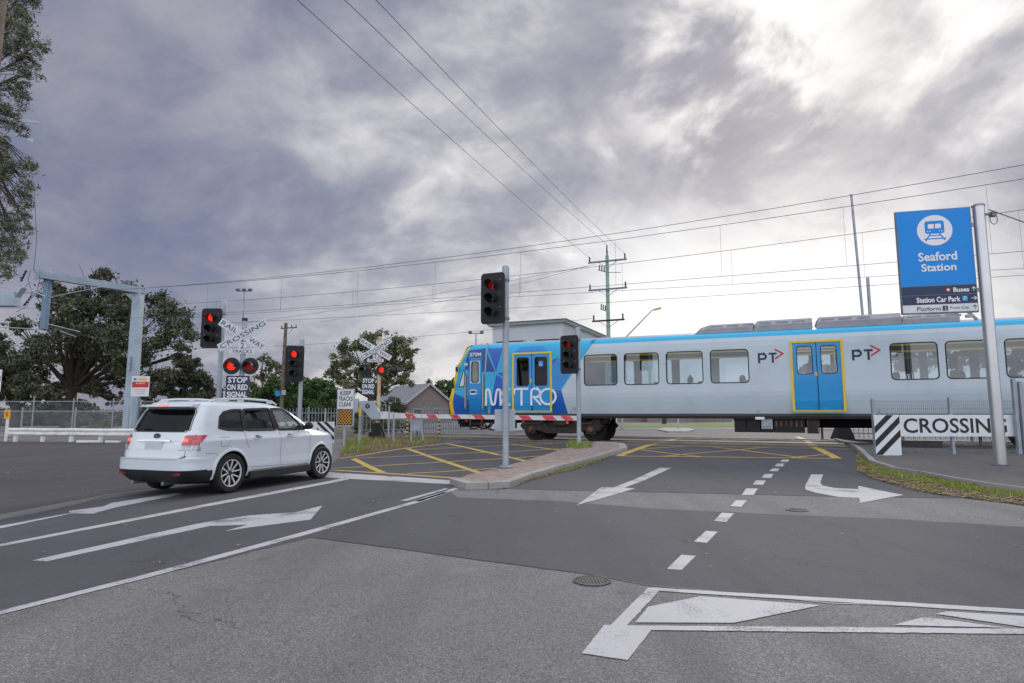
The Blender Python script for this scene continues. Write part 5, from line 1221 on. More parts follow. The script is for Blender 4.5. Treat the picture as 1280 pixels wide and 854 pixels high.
# the boom: from the mast across to the far end of the island
ba = P(476, 519.5, g2.y-.32); bb = P(721, 523, 21.9)
iw = Matrix.Rotation(-cs.rotation_euler.z, 4, 'Z') @ Matrix.Translation(-Vector(cs.location))
la, lb = iw @ ba, iw @ bb; d = (lb-la); Ld = d.length; d.normalize(); sd = Vector((d.y, -d.x, 0)).normalized()
def boomsec(t): return .30-.13*min(1, t/2.5)
mb = MB(); vs = []
for t_ in (0, .5, 2.5, Ld):
    c = la+d*t_; h_ = boomsec(t_)
    for a, b in ((-.03, -1), (.03, -1), (.03, 1), (-.03, 1)): vs.append(c+sd*a+Vector((0, 0, b*h_/2)))
mb.add(vs, [(4*i+j, 4*i+(j+1) % 4, 4*i+4+(j+1) % 4, 4*i+4+j) for i in range(3) for j in range(4)]+[(0, 1, 2, 3), (12, 13, 14, 15)]); boom = mb.build('boom_arm', 'white_paint', cs)
def boom_t(u):
    lo, hi = 0, Ld
    mw = Matrix.Translation(Vector(cs.location)) @ Matrix.Rotation(cs.rotation_euler.z, 4, 'Z')
    for _ in range(30):
        m_ = (lo+hi)/2; q = mw @ (la+d*m_); uu = 640+F*q.x/(q.y*math.cos(TH)+(q.z-EYE)*math.sin(TH))
        if uu < u: lo = m_
        else: hi = m_
    return lo
for u0, u1 in ((508, 519), (535, 546), (564, 575), (593, 605), (621.5, 634.5), (651, 664), (680, 694), (704, 716)):
    a, b = boom_t(u0), boom_t(u1); sl = .10; mb = MB()
    for sgn in (-1, 1):
        h0, h1 = boomsec(a)/2-.006, boomsec(b)/2-.006; vs = []
        n_ = sd*.034*sgn if (sd.y < 0) == (sgn > 0) else sd*.034*sgn
        for t_, z_ in ((a+sl, -h0), (b+sl, -h1), (b-sl, h1), (a-sl, h0)): vs.append(la+d*t_+sd*.0345*sgn+Vector((0, 0, z_)))
        mb.add(vs, [(0, 1, 2, 3)])
    mb.build('red_stripe', 'boom_red', boom)
for u in (583, 654, 709):
    t_ = boom_t(u); c = la+d*t_-Vector((0, 0, boomsec(t_)/2+.07)); mb = MB(); mb.box(c, (.09, .07, .09)); o_ = mb.build('boom_lamp', 'black', boom, bevel=.01)
    MB().lathe([(0, -.02), (.035, -.015), (.04, 0)], (c.x, c.y-.036, c.z), 'Y', 12).build('lens', 'lamp_red_dim' if u < 700 else 'lamp_red', o_)
# KEEP TRACKS CLEAR
g = G(430.6, 561)
t = thing('warning_sign', 'KEEP TRACKS CLEAR sign with an orange lattice lamp panel beside the boom mast', 'road sign', g, -.12); s_ = 780/g.y; X0, X1 = (422.5-640)/s_-g.x+.0, (444.5-640)/s_-g.x; Z0, Z1 = EYE+(517-533)/s_-g.z, EYE+(517-486.5)/s_-g.z
MB().prism(rrect(X0, Z0, X1, Z1, .05), -.06, .02).build('sign_case', 'galv_light', t, bevel=.008)
wd = X1-X0; zm = Z0+(Z1-Z0)*.47
pn = MB().prism(rrect(X0+.03, zm, X1-.03, Z1-.04, .02), -.066, -.06).build('sign_face', 'white_sign', t)
for i, s_ in enumerate(('KEEP', 'TRACKS', 'CLEAR')):
    k = (.62, .84, .74)[i]*wd/2; c = (X0+X1)/2; zt = Z1-.08-i*(Z1-zm-.12)/3; text(s_, c-k, zt-(Z1-zm-.12)*.26, c+k, zt, -.068, 'text_black', pn, bold=.01)
lp = MB().prism(rrect(X0+.04, Z0+.05, X1-.04, zm-.02, .01), -.066, -.06).build('lamp_panel', 'black', t)
mb = MB(); a0, a1, b0, b1 = X0+.05, X1-.05, Z0+.06, zm-.03
for k in np.arange(-1.2, 1.4, .125):
    for sgn in (1, -1):
        # clip the diagonal to the panel
        pts = []
        for q in np.linspace(-1, 1.6, 131):
            x = (a0+a1)/2+q-.3 if True else 0; z = (b0+b1)/2+sgn*(x-(a0+a1)/2)*1.15+k
            if a0 <= x <= a1 and b0 <= z <= b1: pts.append((x, z))
        if len(pts) > 1: mb.bar((pts[0][0], -.072, pts[0][1]), (pts[-1][0], -.072, pts[-1][1]), .018, .006, up=(0, 1, 0))
mat('lattice', (.75, .36, .03), .5); mb.build('lattice', 'lattice', lp)
MB().box(((X0+X1)/2-.02, 0, Z0/2-.02), (.07, .07, Z0+.06)).build('post', 'galv', t)
# station sign on its tall steel pole
g = G(1252, 588); PX, PY = 11.39, 14.77; z0 = H(PX, PY)+.11
t = thing('station_sign', 'tall blue Seaford Station sign on a thick stainless steel pole', 'station sign', (PX, PY, z0)); 
MB().tube([(0, 0, 0), (0, 0, 6.56-z0)], .128, 28).build('pole', 'steel_bright', t, smooth=True)
MB().lathe([(.142, 0), (.142, .04), (.12, .06), (0, .065)], (0, 0, 6.52-z0), 'Z', 24).build('pole_cap', 'galv', t)
MB().lathe([(.17, 0), (.17, .02), (.14, .03)], (0, 0, 0), 'Z', 24).build('base_ring', 'galv_dark', t)
sb = bpy.data.objects.new('sign_panel', None); COL.objects.link(sb); sb.parent = t
ppl, ppr = P(1119, 270, 15.22), P(1212.5, 258.5, 14.80); sb.location = (ppr.x-PX, ppr.y-PY, 0); sb.rotation_euler = (0, 0, math.atan2(ppr.y-ppl.y, ppr.x-ppl.x))
SWD = (Vector(ppr[:2])-Vector(ppl[:2])).length; ZT, ZB = ppr.z-z0, P(1222.5, 390, 14.80).z-z0; SH = ZT-ZB
MB().box((-SWD/2, .045, (ZT+ZB)/2), (SWD, .10, SH)).build('panel_body', 'galv_dark', sb, bevel=.006)
def sp_(f0, f1, m_, nm, g=.0): return MB().prism([(-SWD+.02, ZT-SH*f1+g), (-.02, ZT-SH*f1+g), (-.02, ZT-SH*f0-g), (-SWD+.02, ZT-SH*f0-g)], -.010, -.006).build(nm, m_, sb)
sp_(.008, .735, 'sign_blue', 'blue_face'); sp_(.74, .823, 'sign_dark', 'direction_strip', .004); sp_(.826, .912, 'sign_dark', 'direction_strip', .004); sp_(.915, .99, 'white_sign', 'platform_strip', .004)
fx = lambda a: -SWD+SWD*a; fz = lambda b: ZT-SH*b
cc = (fx(.51), fz(.205)); rr = SWD*.235
ro = MB(); ro.add([(cc[0]+rr*math.cos(a), -.013, cc[1]+rr*math.sin(a)) for a in np.linspace(0, 2*math.pi, 49)[:-1]], [tuple(range(48))]); ro = ro.build('roundel', 'text_white', sb)
def q_(x0, z0_, x1, z1, r_, y): return [(cc[0]+rr*a, y, cc[1]+rr*b) for a, b in rrect(x0, z0_, x1, z1, r_)]
MB().add(q_(-.55, -.22, .55, .62, .16, -.0145), [tuple(range(24))]).build('train_symbol', 'sign_blue', ro)
for a, b in ((-.37, -.03), (.03, .37)): MB().add(q_(a, .12, b, .42, .06, -.016), [tuple(range(24))]).build('symbol_window', 'text_white', ro)
mb = MB()
for x in (-.33, .33):
    for dx in (-.07, .07): mb.lathe([(0, 0), (.035*rr, 0)], (cc[0]+(x+dx)*rr, -.016, cc[1]-.06*rr), 'Y', 10)
mb.build('symbol_lamp', 'text_white', ro)
mb = MB(); 
for s in (-1, 1): add_ribbon(mb, [(cc[0]+s*.25*rr, cc[1]-.22*rr), (cc[0]+s*.55*rr, cc[1]-.68*rr)], .08*rr, -.0135, -.0150)
add_ribbon(mb, [(cc[0]-.62*rr, cc[1]-.55*rr), (cc[0]+.62*rr, cc[1]-.55*rr)], .07*rr, -.0135, -.0158); add_ribbon(mb, [(cc[0]-.3*rr, cc[1]-.34*rr), (cc[0]+.3*rr, cc[1]-.34*rr)], .06*rr, -.0135, -.0165); mb.build('symbol_rails', 'sign_blue', ro)
text('Seaford', fx(.265), fz(.50), fx(.775), fz(.415), -.012, 'text_white', sb, bold=.022); text('Station', fx(.295), fz(.60), fx(.755), fz(.525), -.012, 'text_white', sb, bold=.022)
text('Buses', fx(.69), fz(.806), fx(.895), fz(.762), -.012, 'text_white', sb, bold=.03)
text('Station Car Park', fx(.20), fz(.896), fx(.775), fz(.845), -.012, 'text_white', sb, bold=.03)
text('Platform', fx(.20), fz(.975), fx(.51), fz(.934), -.012, 'text_black', sb, bold=.0); text('From City', fx(.635), fz(.972), fx(.875), fz(.940), -.012, 'text_black', sb, bold=.0)
mb = MB(); mb.add([(fx(.625)+.045*math.cos(a), -.012, fz(.782)+.045*math.sin(a)) for a in np.linspace(0, 6.283, 21)[:-1]], [tuple(range(20))]); bs = mb.build('bus_symbol', 'orange', sb); MB().add([(a, -.0135, b) for a, b in rrect(fx(.611), fz(.79), fx(.639), fz(.773), .006)], [tuple(range(24))]).build('bus_shape', 'text_white', bs)
pk = MB().add([(a, -.012, b) for a, b in rrect(fx(.80), fz(.89), fx(.865), fz(.845), .01)], [tuple(range(24))]).build('parking_symbol', 'train_light', sb); text('P', fx(.822), fz(.885), fx(.845), fz(.851), -.0135, 'text_white', pk)
pk = MB().add([(a, -.012, b) for a, b in rrect(fx(.535), fz(.978), fx(.605), fz(.930), .004)], [tuple(range(24))]).build('platform_number', 'sign_dark', sb); text('2', fx(.56), fz(.972), fx(.583), fz(.938), -.0135, 'text_white', pk)
def arrow(cx, cz, ang, s, m_):
    mb = MB(); c_, s2 = math.cos(ang), math.sin(ang); f = lambda a, b: (cx+(a*c_-b*s2)*s, cz+(a*s2+b*c_)*s)
    add_ribbon(mb, [f(-.5, 0), f(.5, 0)], .14*s, -.0105, -.012); add_ribbon(mb, [f(.05, .42), f(.5, 0), f(.05, -.42)], .14*s, -.0105, -.0125); mb.build('arrow', m_, sb)
arrow(fx(.955), fz(.782), R(90), .10, 'text_white'); arrow(fx(.95), fz(.868), 0, .11, 'text_white'); arrow(fx(.95), fz(.952), R(90), .10, 'text_black')
for f in (.17, .79): MB().bar((-.02, .045, ZT-SH*f), (.22, .045, ZT-SH*f), .06, .09).build('bracket', 'galv', sb)
MB().box((fx(.87), .02, ZB-.09), (.13, .10, .07)).build('sensor', 'galv', sb, bevel=.01); MB().box((fx(.87), .03, ZB-.03), (.03, .03, .08)).build('sensor_arm', 'galv', sb)
k = P(1240, 268, 14.7); kb = bpy.data.objects.new('cable_clamp', None); COL.objects.link(kb); kb.parent = t; kb.location = (k.x-PX, k.y-PY, k.z-z0)
mb = MB(); mb.box((-.07, 0, .0), (.24, .05, .05)); mb.box((.02, 0, 0), (.12, .1, .12)); mb.build('clamp', 'galv_dark', kb, bevel=.01)
MB().tube([(.03+.09*math.sin(a), 0, -.12-.13*math.cos(a)) for a in np.linspace(0, 6.28, 17)], .008, 6).build('cable_loop', 'wire', kb)
# CROSSING board on the mesh fence
mat('hazard_white', (.70, .76, .80), .4, var=.06)
def hazard_board(name, label, word, x0, x1, y, zt, zb, hzw, hzb, hz_left, gx, gz):
    t = thing(name, label, 'crossing board', (gx, y, gz))
    a, b = (x0+hzw, x1) if hz_left else (x0, x1-hzw)
    p = MB().prism(rrect(a-gx+.004, zb-gz, b-gx, zt-gz, .05), -.05, -.035).build('board', 'hazard_white', t)
    return t, p, a-gx, b-gx
Yb = 17.1; sb_ = 780/(Yb*math.cos(TH)); 
def ux(u, Y): return P(u, 517, Y).x
t, p, a, b = hazard_board('crossing_board', 'long white board reading CROSSING with a black striped panel at its left', 'CROSSING', ux(1091, Yb), ux(1266, Yb), Yb, 1.467, .885, .68, .40, True, ux(1092, Yb), .36)
text('CROSSING', a+.10, .975-.36, b-.24, 1.375-.36, -.052, 'text_black', p, bold=.014)
def hazard_panel(t, a, b, z0, z1, flip):
    pn = MB().prism(rrect(a, z0, b, z1, .03), -.052, -.037).build('striped_panel', 'hazard_white', t); w_ = b-a; h_ = z1-z0; st = h_/3.05
    for k in range(3):
        zb_ = z0-.26*w_+k*st*1.02; q = [(a, zb_+st*.08), (b, zb_+w_*.95+st*.08), (b, zb_+w_*.95+st*.60), (a, zb_+st*.60)]
        # clip to panel height
        def clip(poly, zc, keep_above):
            out = []
            for i in range(len(poly)):
                p1, p2 = poly[i-1], poly[i]; i1 = (p1[1] >= zc) == keep_above or p1[1] == zc; i2 = (p2[1] >= zc) == keep_above or p2[1] == zc
                if i1 != i2: f = (zc-p1[1])/(p2[1]-p1[1]); out.append((p1[0]+(p2[0]-p1[0])*f, zc))
                if i2: out.append(p2)
            return out
        q = clip(clip(q, z0+.01, True), z1-.01, False)
        if flip: q = [(a+b-x, z) for x, z in q]
        if len(q) > 2: MB().prism(q, -.055, -.052).build('black_stripe', 'text_black', pn)
    return pn
hazard_panel(t, 0-.03, .66, .02, 1.467-.36, False)
Yr = 24.0; 
t, p, a, b = hazard_board('railway_board', 'long white board reading RAILWAY half hidden behind the bonnet of the car', 'RAILWAY', ux(419, Yr)-4.1, ux(419, Yr), Yr, 1.19, .62, .66, .3, False, ux(400, Yr), .26)
text('RAILWAY', a+.12, .70-.26, b-.16, 1.11-.26, -.052, 'text_black', p, bold=.02)
hazard_panel(t, b, b+.66, .10, 1.19-.26, True)
for x in (a+.4, (a+b)/2, b+.33): MB().box((x, 0, .45), (.06, .06, .94)).build('post', 'galv', t)
# mesh fences on the right
def mesh_fence(label, pts, zt, zb, gap=.055, posts=None, pw=.07, m='galv', wire=.004, group='weld mesh fences beside the right footpath', hgap=.2):
    p0 = Vector(pts[0]); t = thing('mesh_fence', label, 'fence', (p0.x, p0.y, H(p0.x, p0.y)), 0, group); zz = t.location.z; mb = MB()
    for a, b in zip(pts, pts[1:]):
        a, b = Vector(a)-p0, Vector(b)-p0; L_ = (b-a).length; d = (b-a)/L_; n = int(L_/gap)
        for i in range(n+1): q = a+d*(i*gap); mb.bar((q.x, q.y, zb-zz), (q.x, q.y, zt-zz), wire, wire, up=(0, 1, 0))
        k = int((zt-zb)/hgap)
        for j in range(k+1): z = zb+(zt-zb)*j/k-zz; mb.bar((a.x, a.y, z), (b.x, b.y, z), wire*1.3, wire*1.3)
    mb.build('mesh_panel', 'galv_dark', t)
    for q in (posts or pts):
        q = list(q); v = Vector(q[:2])-p0; z1 = (q[2] if len(q) > 2 else zt+.04)-zz; MB().box((v.x, v.y, z1/2-.02), (pw, pw, z1+.04)).build('post', m, t)
    return t
mesh_fence('mesh fence carrying the CROSSING board at the right footpath', [(ux(1092, 17.18), 17.18), (ux(1276, 17.18), 17.18)], 1.84, .42, posts=[(ux(1091.5, 17.18), 17.18, 1.90), (ux(1188, 17.18), 17.18, 1.94)])
mesh_fence('low mesh fence panel standing further back behind the CROSSING board', [(ux(1223, 20.5), 20.5), (ux(1360, 20.5), 20.5)], 1.86, .50, gap=.05)
mesh_fence('tall mesh gate with square posts at the right edge of the photo', [(ux(1277, 16.9), 16.9), (ux(1277, 16.9)+2.4, 16.7)], 2.30, .42, posts=[(ux(1270, 16.95), 16.95, 2.44), (ux(1278, 16.9), 16.9, 2.36), (ux(1277, 16.9)+2.4, 16.7)], pw=.09)
# bits by the boom: fence stubs, grey box, striped posts
def post_thing(name, label, cat, u, v, h, build, group=None, lean=0.):
    g = G(u, v); t = thing(name, label, cat, g, 0, group); build(t); t.rotation_euler = (0, lean, 0); return t
def plain(h, w_=.06, m='galv'):
    def f(t): MB().box((0, 0, h/2-.03), (w_, w_, h+.06)).build('post', m, t, bevel=.006); MB().box((0, 0, h+.015), (w_+.01, w_+.01, .03)).build('cap', m, t)
    return f
for (u, v, h_, ln_, lb) in ((485.6, 550.5, 1.45, 0, 'taller bare galvanised fence post just right of the boom mast'), (491.7, 554, 1.15, 0, 'bare galvanised fence post second right of the boom mast'), (514, 554, 1.05, -.02, 'bare galvanised fence post left of the small grey box under the boom'), (529, 554, 1.0, -.10, 'leaning galvanised fence post right of the small grey box under the boom'), (405.5, 552, 1.35, 0, 'bare galvanised post behind the striped panel of the RAILWAY board')):
    post_thing('fence_post', lb, 'post', u, v, h_, plain(h_), 'bare fence posts by the boom gate', ln_)
def blue_post(t): MB().box((0, 0, .72), (.09, .06, 1.5)).build('post', 'galv', t, bevel=.006); MB().box((0, -.035, 1.30), (.095, .012, .36)).build('yellow_band', 'yellow', t)
post_thing('marker_post', 'grey post with a yellow band standing left of the boom mast', 'post', 449, 558, 1.45, blue_post)
def striped(h):
    def f(t):
        MB().cyl((0, 0, -.03), (0, 0, h), .045, n=12).build('post', 'yellow', t, smooth=True)
        for k in range(6): MB().lathe([(.0465, 0), (.0465, .09)], (0, 0, .08+k*h/6.2), 'Z', 12).build('black_band', 'text_black', t)
    return f
for u, v, lb in ((508.7, 546, 'yellow and black banded post left of the small grey box'), (549, 545.5, 'yellow and black banded post in front of the palisade fence'), (424, 541, 'yellow and black banded post beyond the RAILWAY board')):
    post_thing('bollard', lb, 'bollard', u, v, 1.2, striped(1.22), 'yellow and black banded posts along the track')
def gbox(t): MB().box((0, 0, .62), (.42, .3, .50)).build('cabinet', 'galv', t, bevel=.02); MB().box((0, .05, .2), (.08, .08, .42)).build('stand', 'galv_dark', t); MB().box((0, -.156, .62), (.34, .01, .42)).build('door', 'galv_light', t)
post_thing('control_cabinet', 'small grey control box on a stand below the boom arm', 'control box', 521, 550, 1, gbox)
def palisade(label, a, b, zt, gap=.14, group=None, m='fence_grey', pw=.07):
    a, b = Vector(a), Vector(b); t = thing('palisade_fence', label, 'fence', (a.x, a.y, H(a.x, a.y)), 0, group); d = b-a; L_ = d.length; d.normalize(); z0 = t.location.z; mb = MB()
    for i in range(int(L_/gap)+1):
        q = d*(i*gap); mb.bar((q.x, q.y, .08), (q.x, q.y, zt), pw, .012, up=(0, 1, 0))
    mb.build('pales', m, t)
    for z in (.3, zt-.25): MB().bar((0, .04, z), (d.x*L_, d.y*L_+.04, z), .05, .05).build('rail', m, t)
    for i in range(int(L_/2.6)+1): q = d*(i*2.6); MB().box((q.x, q.y+.06, zt/2), (.08, .08, zt+.1)).build('post', m, t)
    return t
pa, pb = G(529, 543), G(566, 543)
palisade('galvanised palisade fence between the house and the train front', (pa.x, pa.y), (pb.x+.9, pb.y-.1), 1.5, group='galvanised railing fences')
pa, pb = G(452, 545), G(526, 544)
palisade('low galvanised railing fence running behind the boom mast', (pa.x, pa.y), (pb.x, pb.y), 1.25, gap=.22, group='galvanised railing fences', pw=.03)
pa, pb = P(190, 530, 31.5), P(445, 530, 31.5)
palisade('long galvanised railing fence running behind the white car', (pa.x, pa.y), (pb.x, pb.y), 1.45, gap=.16, group='galvanised railing fences', pw=.03)
# ---------------------------------------------------------------- left edge: guardrail, fences, signs
def guardrail():
    a, b = G(10, 552.5), G(168, 552.5); t = thing('guardrail', 'long white steel guardrail along the far side of the side road at left', 'guardrail', a); d = (b-a); L_ = d.length; d.normalize(); ang = math.atan2(d.y, d.x); t.rotation_euler = (0, 0, ang)
    prof = [(-.02, .30), (-.09, .35), (-.09, .41), (-.03, .46), (-.03, .49), (-.09, .54), (-.09, .60), (-.02, .65)]; mb = MB(); vs = []
    xs = np.linspace(0, L_, 24)
    for x in xs: w_ = .012*math.sin(x*2.1)+.01*math.sin(x*5.3+1); vs += [(x, p+w_, z+w_*.4) for p, z in prof]
    k = len(prof); mb.add(vs, [(i*k+j, i*k+j+1, (i+1)*k+j+1, (i+1)*k+j) for i in range(23) for j in range(k-1)]); mb.build('rail', 'white_paint', t, smooth=True)
    for x in (.35, 1.9, 3.5, 5.1, 6.7): MB().box((x, .06, .22), (.15, .12, .56)).build('post', 'white_paint', t, bevel=.01)
    a2 = MB(); vs = [(x, y, z) for x in (-.04,) for y, z in prof]; 
    mb = MB(); mb.lathe([(.0, 0), (.10, 0), (.12, .18), (.10, .34), (0, .35)], (-.02, -.0, .30), 'Z', 12); mb.build('end_terminal', 'white_paint', t, smooth=True)
    return t
guardrail()
def broken():
    g = G(112, 554); t = thing('broken_post', 'broken white guardrail post lying on the ground under the guardrail', 'post', g); MB().box((0, 0, .07), (1.1, .12, .10), rz=.05).build('timber', 'white_paint', t, bevel=.02); MB().box((1.0, .05, .06), (.7, .12, .09), rz=-.15).build('timber', 'white_paint', t, bevel=.02)
broken()
def chain_fence(label, pts, h, posts_h, gap=.09, rail=True):
    p0 = Vector(pts[0]); t = thing('chainlink_fence', label, 'fence', (p0.x, p0.y, H(p0.x, p0.y)), 0, 'wire fences along the railway at left'); mb = MB()
    a, b = p0-p0, Vector(pts[-1])-p0; L_ = (b-a).length; d = (b-a)/L_; n = int((L_+h)/gap)
    for i in range(n):
        for s in (1, -1):
            u0 = i*gap-(h if s > 0 else 0); z0_, z1_ = 0, h; u1 = u0+h*s
            if s < 0: u0 += 0
            c0, c1 = max(0, min(L_, u0)), max(0, min(L_, u1))
            if c0 == c1: continue
            za = abs(c0-u0); zb = abs(c1-u0); p, q = d*c0, d*c1; mb.bar((p.x, p.y, .05+za), (q.x, q.y, .05+zb), .0035, .0035)
    mb.build('wire_mesh', 'galv', t)
    for j, z in enumerate((h+.05, .12) if rail else (h+.05,)): MB().bar((0, 0, z), (d.x*L_, d.y*L_, z), .04, .04).build('rail', 'galv', t)
    k = int(L_/2.4)
    for i in range(k+1): q = d*(i*L_/k); MB().tube([(q.x, q.y, -.05), (q.x, q.y, posts_h)], .04, 8).build('post', 'galv', t, smooth=True)
    return t
a, b = P(-40, 530, 33), P(160, 530, 33); chain_fence('nearer chain link fence with round posts just behind the guardrail', [(a.x, 33), (b.x, 33)], 1.35, 1.6)
a, b = P(-60, 530, 42), P(190, 530, 42); chain_fence('taller chain link fence further back below the large dark tree', [(a.x, 42), (b.x, 42)], 1.9, 2.15, .14)
def marker():
    g = G(7, 552); t = thing('marker_post', 'white post with an orange and yellow marker plate at the far left', 'post', g); s_ = g.y/780
    MB().box((0, 0, .6), (.11, .07, 1.24)).build('post', 'white_paint', t, bevel=.01); p = MB().box((0, -.05, 1.28), (.27, .03, .42)).build('plate', 'yellow', t, bevel=.01); MB().box((0, -.07, 1.30), (.14, .012, .26)).build('panel', 'orange', p); text('R', -.03, 1.24, .03, 1.36, -.078, 'text_black', p)
marker()
def notice(u, v, Y, label, w_, h_, lean=0., flip=1):
    b = P(u, v, Y); g = Vector((b.x-.08, Y, H(b.x, Y))); t = thing('notice_sign', label, 'sign', g, 0, 'safety notices on poles at left'); zc = b.z-g.z
    MB().tube([(-.06, 0, -.05), (.08, 0, zc+h_/2)], .045, 10).build('pole', 'pole_blue', t, smooth=True)
    p = MB().prism(rrect(.08-w_/2, zc-h_/2, .08+w_/2, zc+h_/2, .03), -.065, -.05).build('panel', 'white_sign', t)
    MB().prism([(.08-w_/2+.03, zc-.05), (.08+w_/2-.03, zc-.05), (.08+w_/2-.03, zc+.19), (.08-w_/2+.03, zc+.19)], -.068, -.065).build('red_band', 'red', p)
    MB().prism([(.08-w_/2+.25, zc+.25), (.08+w_/2-.10, zc+.25), (.08+w_/2-.10, zc+.33), (.08-w_/2+.25, zc+.33)], -.068, -.065).build('yellow_mark', 'yellow', p); MB().prism([(.08-w_/2+.07, zc+.24), (.08-w_/2+.19, zc+.24), (.08-w_/2+.19, zc+.34), (.08-w_/2+.07, zc+.34)], -.068, -.065).build('blue_mark', 'sign_blue', p)
    text('NOTICE', -.10, zc+.09, .26, zc+.15, -.070, 'text_white', p, bold=.02); text('DO NOT QUEUE', -.20, zc-.01, .36, zc+.05, -.070, 'text_white', p, bold=.02) if False else None
    for k in range(3): MB().box((.08, -.067, zc-.13-.08*k), (w_*(.7-.1*k), .004, .022)).build('text_line', 'red_faded', p)
    return t
mat('pole_blue', (.16, .26, .36), .5); mat('red_faded', (.60, .30, .32), .6)
mat('red_lines', (.5, .2, .2), .6)
notice(176.5, 483, 26, 'white notice with a red band on a leaning blue pole beside the portal mast', .74, .84)
notice(-6, 476, 26, 'white notice with a red band cut off by the left edge of the photo', .60, .92)

# ---------------------------------------------------------------- overhead line: portal, masts, wires
mat('portal', (.34, .43, .51), .5, .1, .12, 1.5, grime=.2)
def portal():
    bx, by = P(162, 530, 40).x, 40.0; z0 = H(bx, by); t = thing('catenary_portal', 'pale blue grey steel catenary portal arching over the railway at left', 'overhead line mast', (bx, by, z0))
    top = P(168, 359, 40).z-z0; mb = MB(); vs = []
    for z, w_ in ((-.05, .30), (top, .25)): vs += [(-w_, -w_, z), (w_, -w_, z), (w_, w_, z), (-w_, w_, z)]
    mb.add(vs, [(0, 1, 2, 3), (4, 5, 6, 7)]+[(j, (j+1) % 4, 4+(j+1) % 4, 4+j) for j in range(4)]); mb.build('column', 'portal', t, bevel=.03)
    e = P(46, 336, 35.2); ex = Vector((e.x-bx, e.y-by, top+.0)); d = ex.normalized()
    s = Vector((0, 0, top-.22)); mb = MB(); mb.bar(s+Vector((.25, .2, .0)), Vector((ex.x, ex.y, top-.22)), .36, .42); mb.build('beam', 'portal', t, bevel=.02)
    mb = MB(); mb.box((ex.x, ex.y, top-.2), (.06, .55, .62), rz=math.atan2(d.y, d.x)); mb.build('end_plate', 'portal', t)
    for k in (0.0,): mb = MB(); mb.prism([(-.25, top-.45), (-.9, top-.42), (-.25, top-1.0)], -.03, .03); mb.build('gusset', 'portal', t)
    dp = P(61, 340, 35.8); dx = Vector((dp.x-bx, dp.y-by, 0)); bt = P(58, 412, 35.8).z-z0
    MB().box((dx.x, dx.y, (top-.42+bt)/2), (.30, .30, top-.42-bt)).build('drop_post', 'portal_blue', t, bevel=.015); MB().box((dx.x, dx.y, top-.2), (.42, .5, .46)).build('drop_clamp', 'portal', t, bevel=.02)
    for u0, v0, u1, v1, r_ in ((57, 368, 20, 350, .035), (60, 372, 130, 358, .025), (55, 412, -20, 408, .03), (60, 405, 100, 415, .03), (75, 414, 95, 421, .03)):
        a, b = P(u0, v0, 35.8), P(u1, v1, 35.8+(.0 if u1 < 60 else .6)); MB().tube([a-Vector((bx, by, z0)), b-Vector((bx, by, z0))], r_, 6).build('bracket_arm', 'portal', t)
    MB().box((-.05, -.36, P(168, 455, 40).z-z0), (.12, .08, .9)).build('conduit_box', 'galv', t)
mat('portal_blue', (.14, .22, .32), .5, .2)
portal()
def bracket():
    a = P(-30, 380, 30); t = thing('catenary_mast', 'catenary mast outside the left edge whose grey bracket and arms reach into the photo', 'overhead line mast', (a.x, 30, 0))
    MB().box((0, 0, 4.5), (.35, .35, 9.0)).build('column', 'portal', t, bevel=.02); o = Vector((a.x, 30, 0))
    mb = MB(); mb.box(P(8, 374, 30)-o, (1.1, .5, .75)); mb.bar(P(15, 380, 30)-o, P(30, 360, 30)-o, .35, .08); mb.build('bracket_box', 'portal', t, bevel=.04)
    for p_ in (((14, 352), (57, 371)), ((28, 383), (50, 362)), ((22, 368), (38, 352))): mb = MB(); mb.tube([P(*p_[0], 30)-o, P(*p_[1], 30)-o], .035, 6); mb.build('arm', 'portal', t)
    for p_ in (((26, 352), (33, 338)), ((30, 382), (40, 370))): mb = MB(); a_, b_ = P(*p_[0], 30)-o, P(*p_[1], 30)-o; mb.tube([a_.lerp(b_, q/8) for q in range(9)], [.03+.03*(q % 2) for q in range(9)], 8); mb.build('insulator', 'black', t)
    for pts in ([(38, 205), (40, 170), (43, 240), (46, 300), (42, 338)], [(38, 338), (35, 350), (40, 365), (34, 383), (20, 390)], [(42, 336), (50, 348), (46, 365), (36, 372)]):
        MB().tube([P(u, v, 30)-o for u, v in pts[(2 if pts[0][0] == 38 and pts[0][1] == 205 else 0):]], .012, 5).build('cable', 'wire', t)
    for (a_, b_) in (((22, 150), (47, 153)), ((20, 167), (43, 177))): MB().bar(P(*a_, 30)-o, P(*b_, 30)-o, .06, .16).build('cross_bar', 'portal', t)
bracket()
def wire(name, pts, r, label, cat='overhead wire', group=None, droppers=None):
    mb = MB(); c = pts[0]; mb.tube([p-c for p in pts], r, 5); t = thing(name, label, cat, c, 0, group); mb.build('wire', 'wire', t)
    for a, b in droppers or []: MB().tube([a-c, b-c], r*.55, 4).build('dropper', 'wire', t)
    return t
def curve_on(n, px, k=26, ext=True):
    """smooth curve through points of the photograph, in the vertical plane over a track"""
    P3 = [PN(u, v, n) for u, v in px]; ts = [p.x*TV.x+p.y*TV.y for p in P3]; zs_ = [p.z for p in P3]; tt = np.linspace(ts[0], ts[-1], k); zz = np.interp(tt, ts, zs_)
    if len(px) > 2: co_ = np.polyfit(ts, zs_, 2); zz = np.polyval(co_, tt)
    return [TV*t_+NV*n+Vector((0, 0, z)) for t_, z in zip(tt, zz)], tt, zz
def line(n, px, r, label, group): pts, tt, zz = curve_on(n, px); return wire('overhead_wire', pts, r, label, group=group)
GW = 'overhead wires strung along the railway'
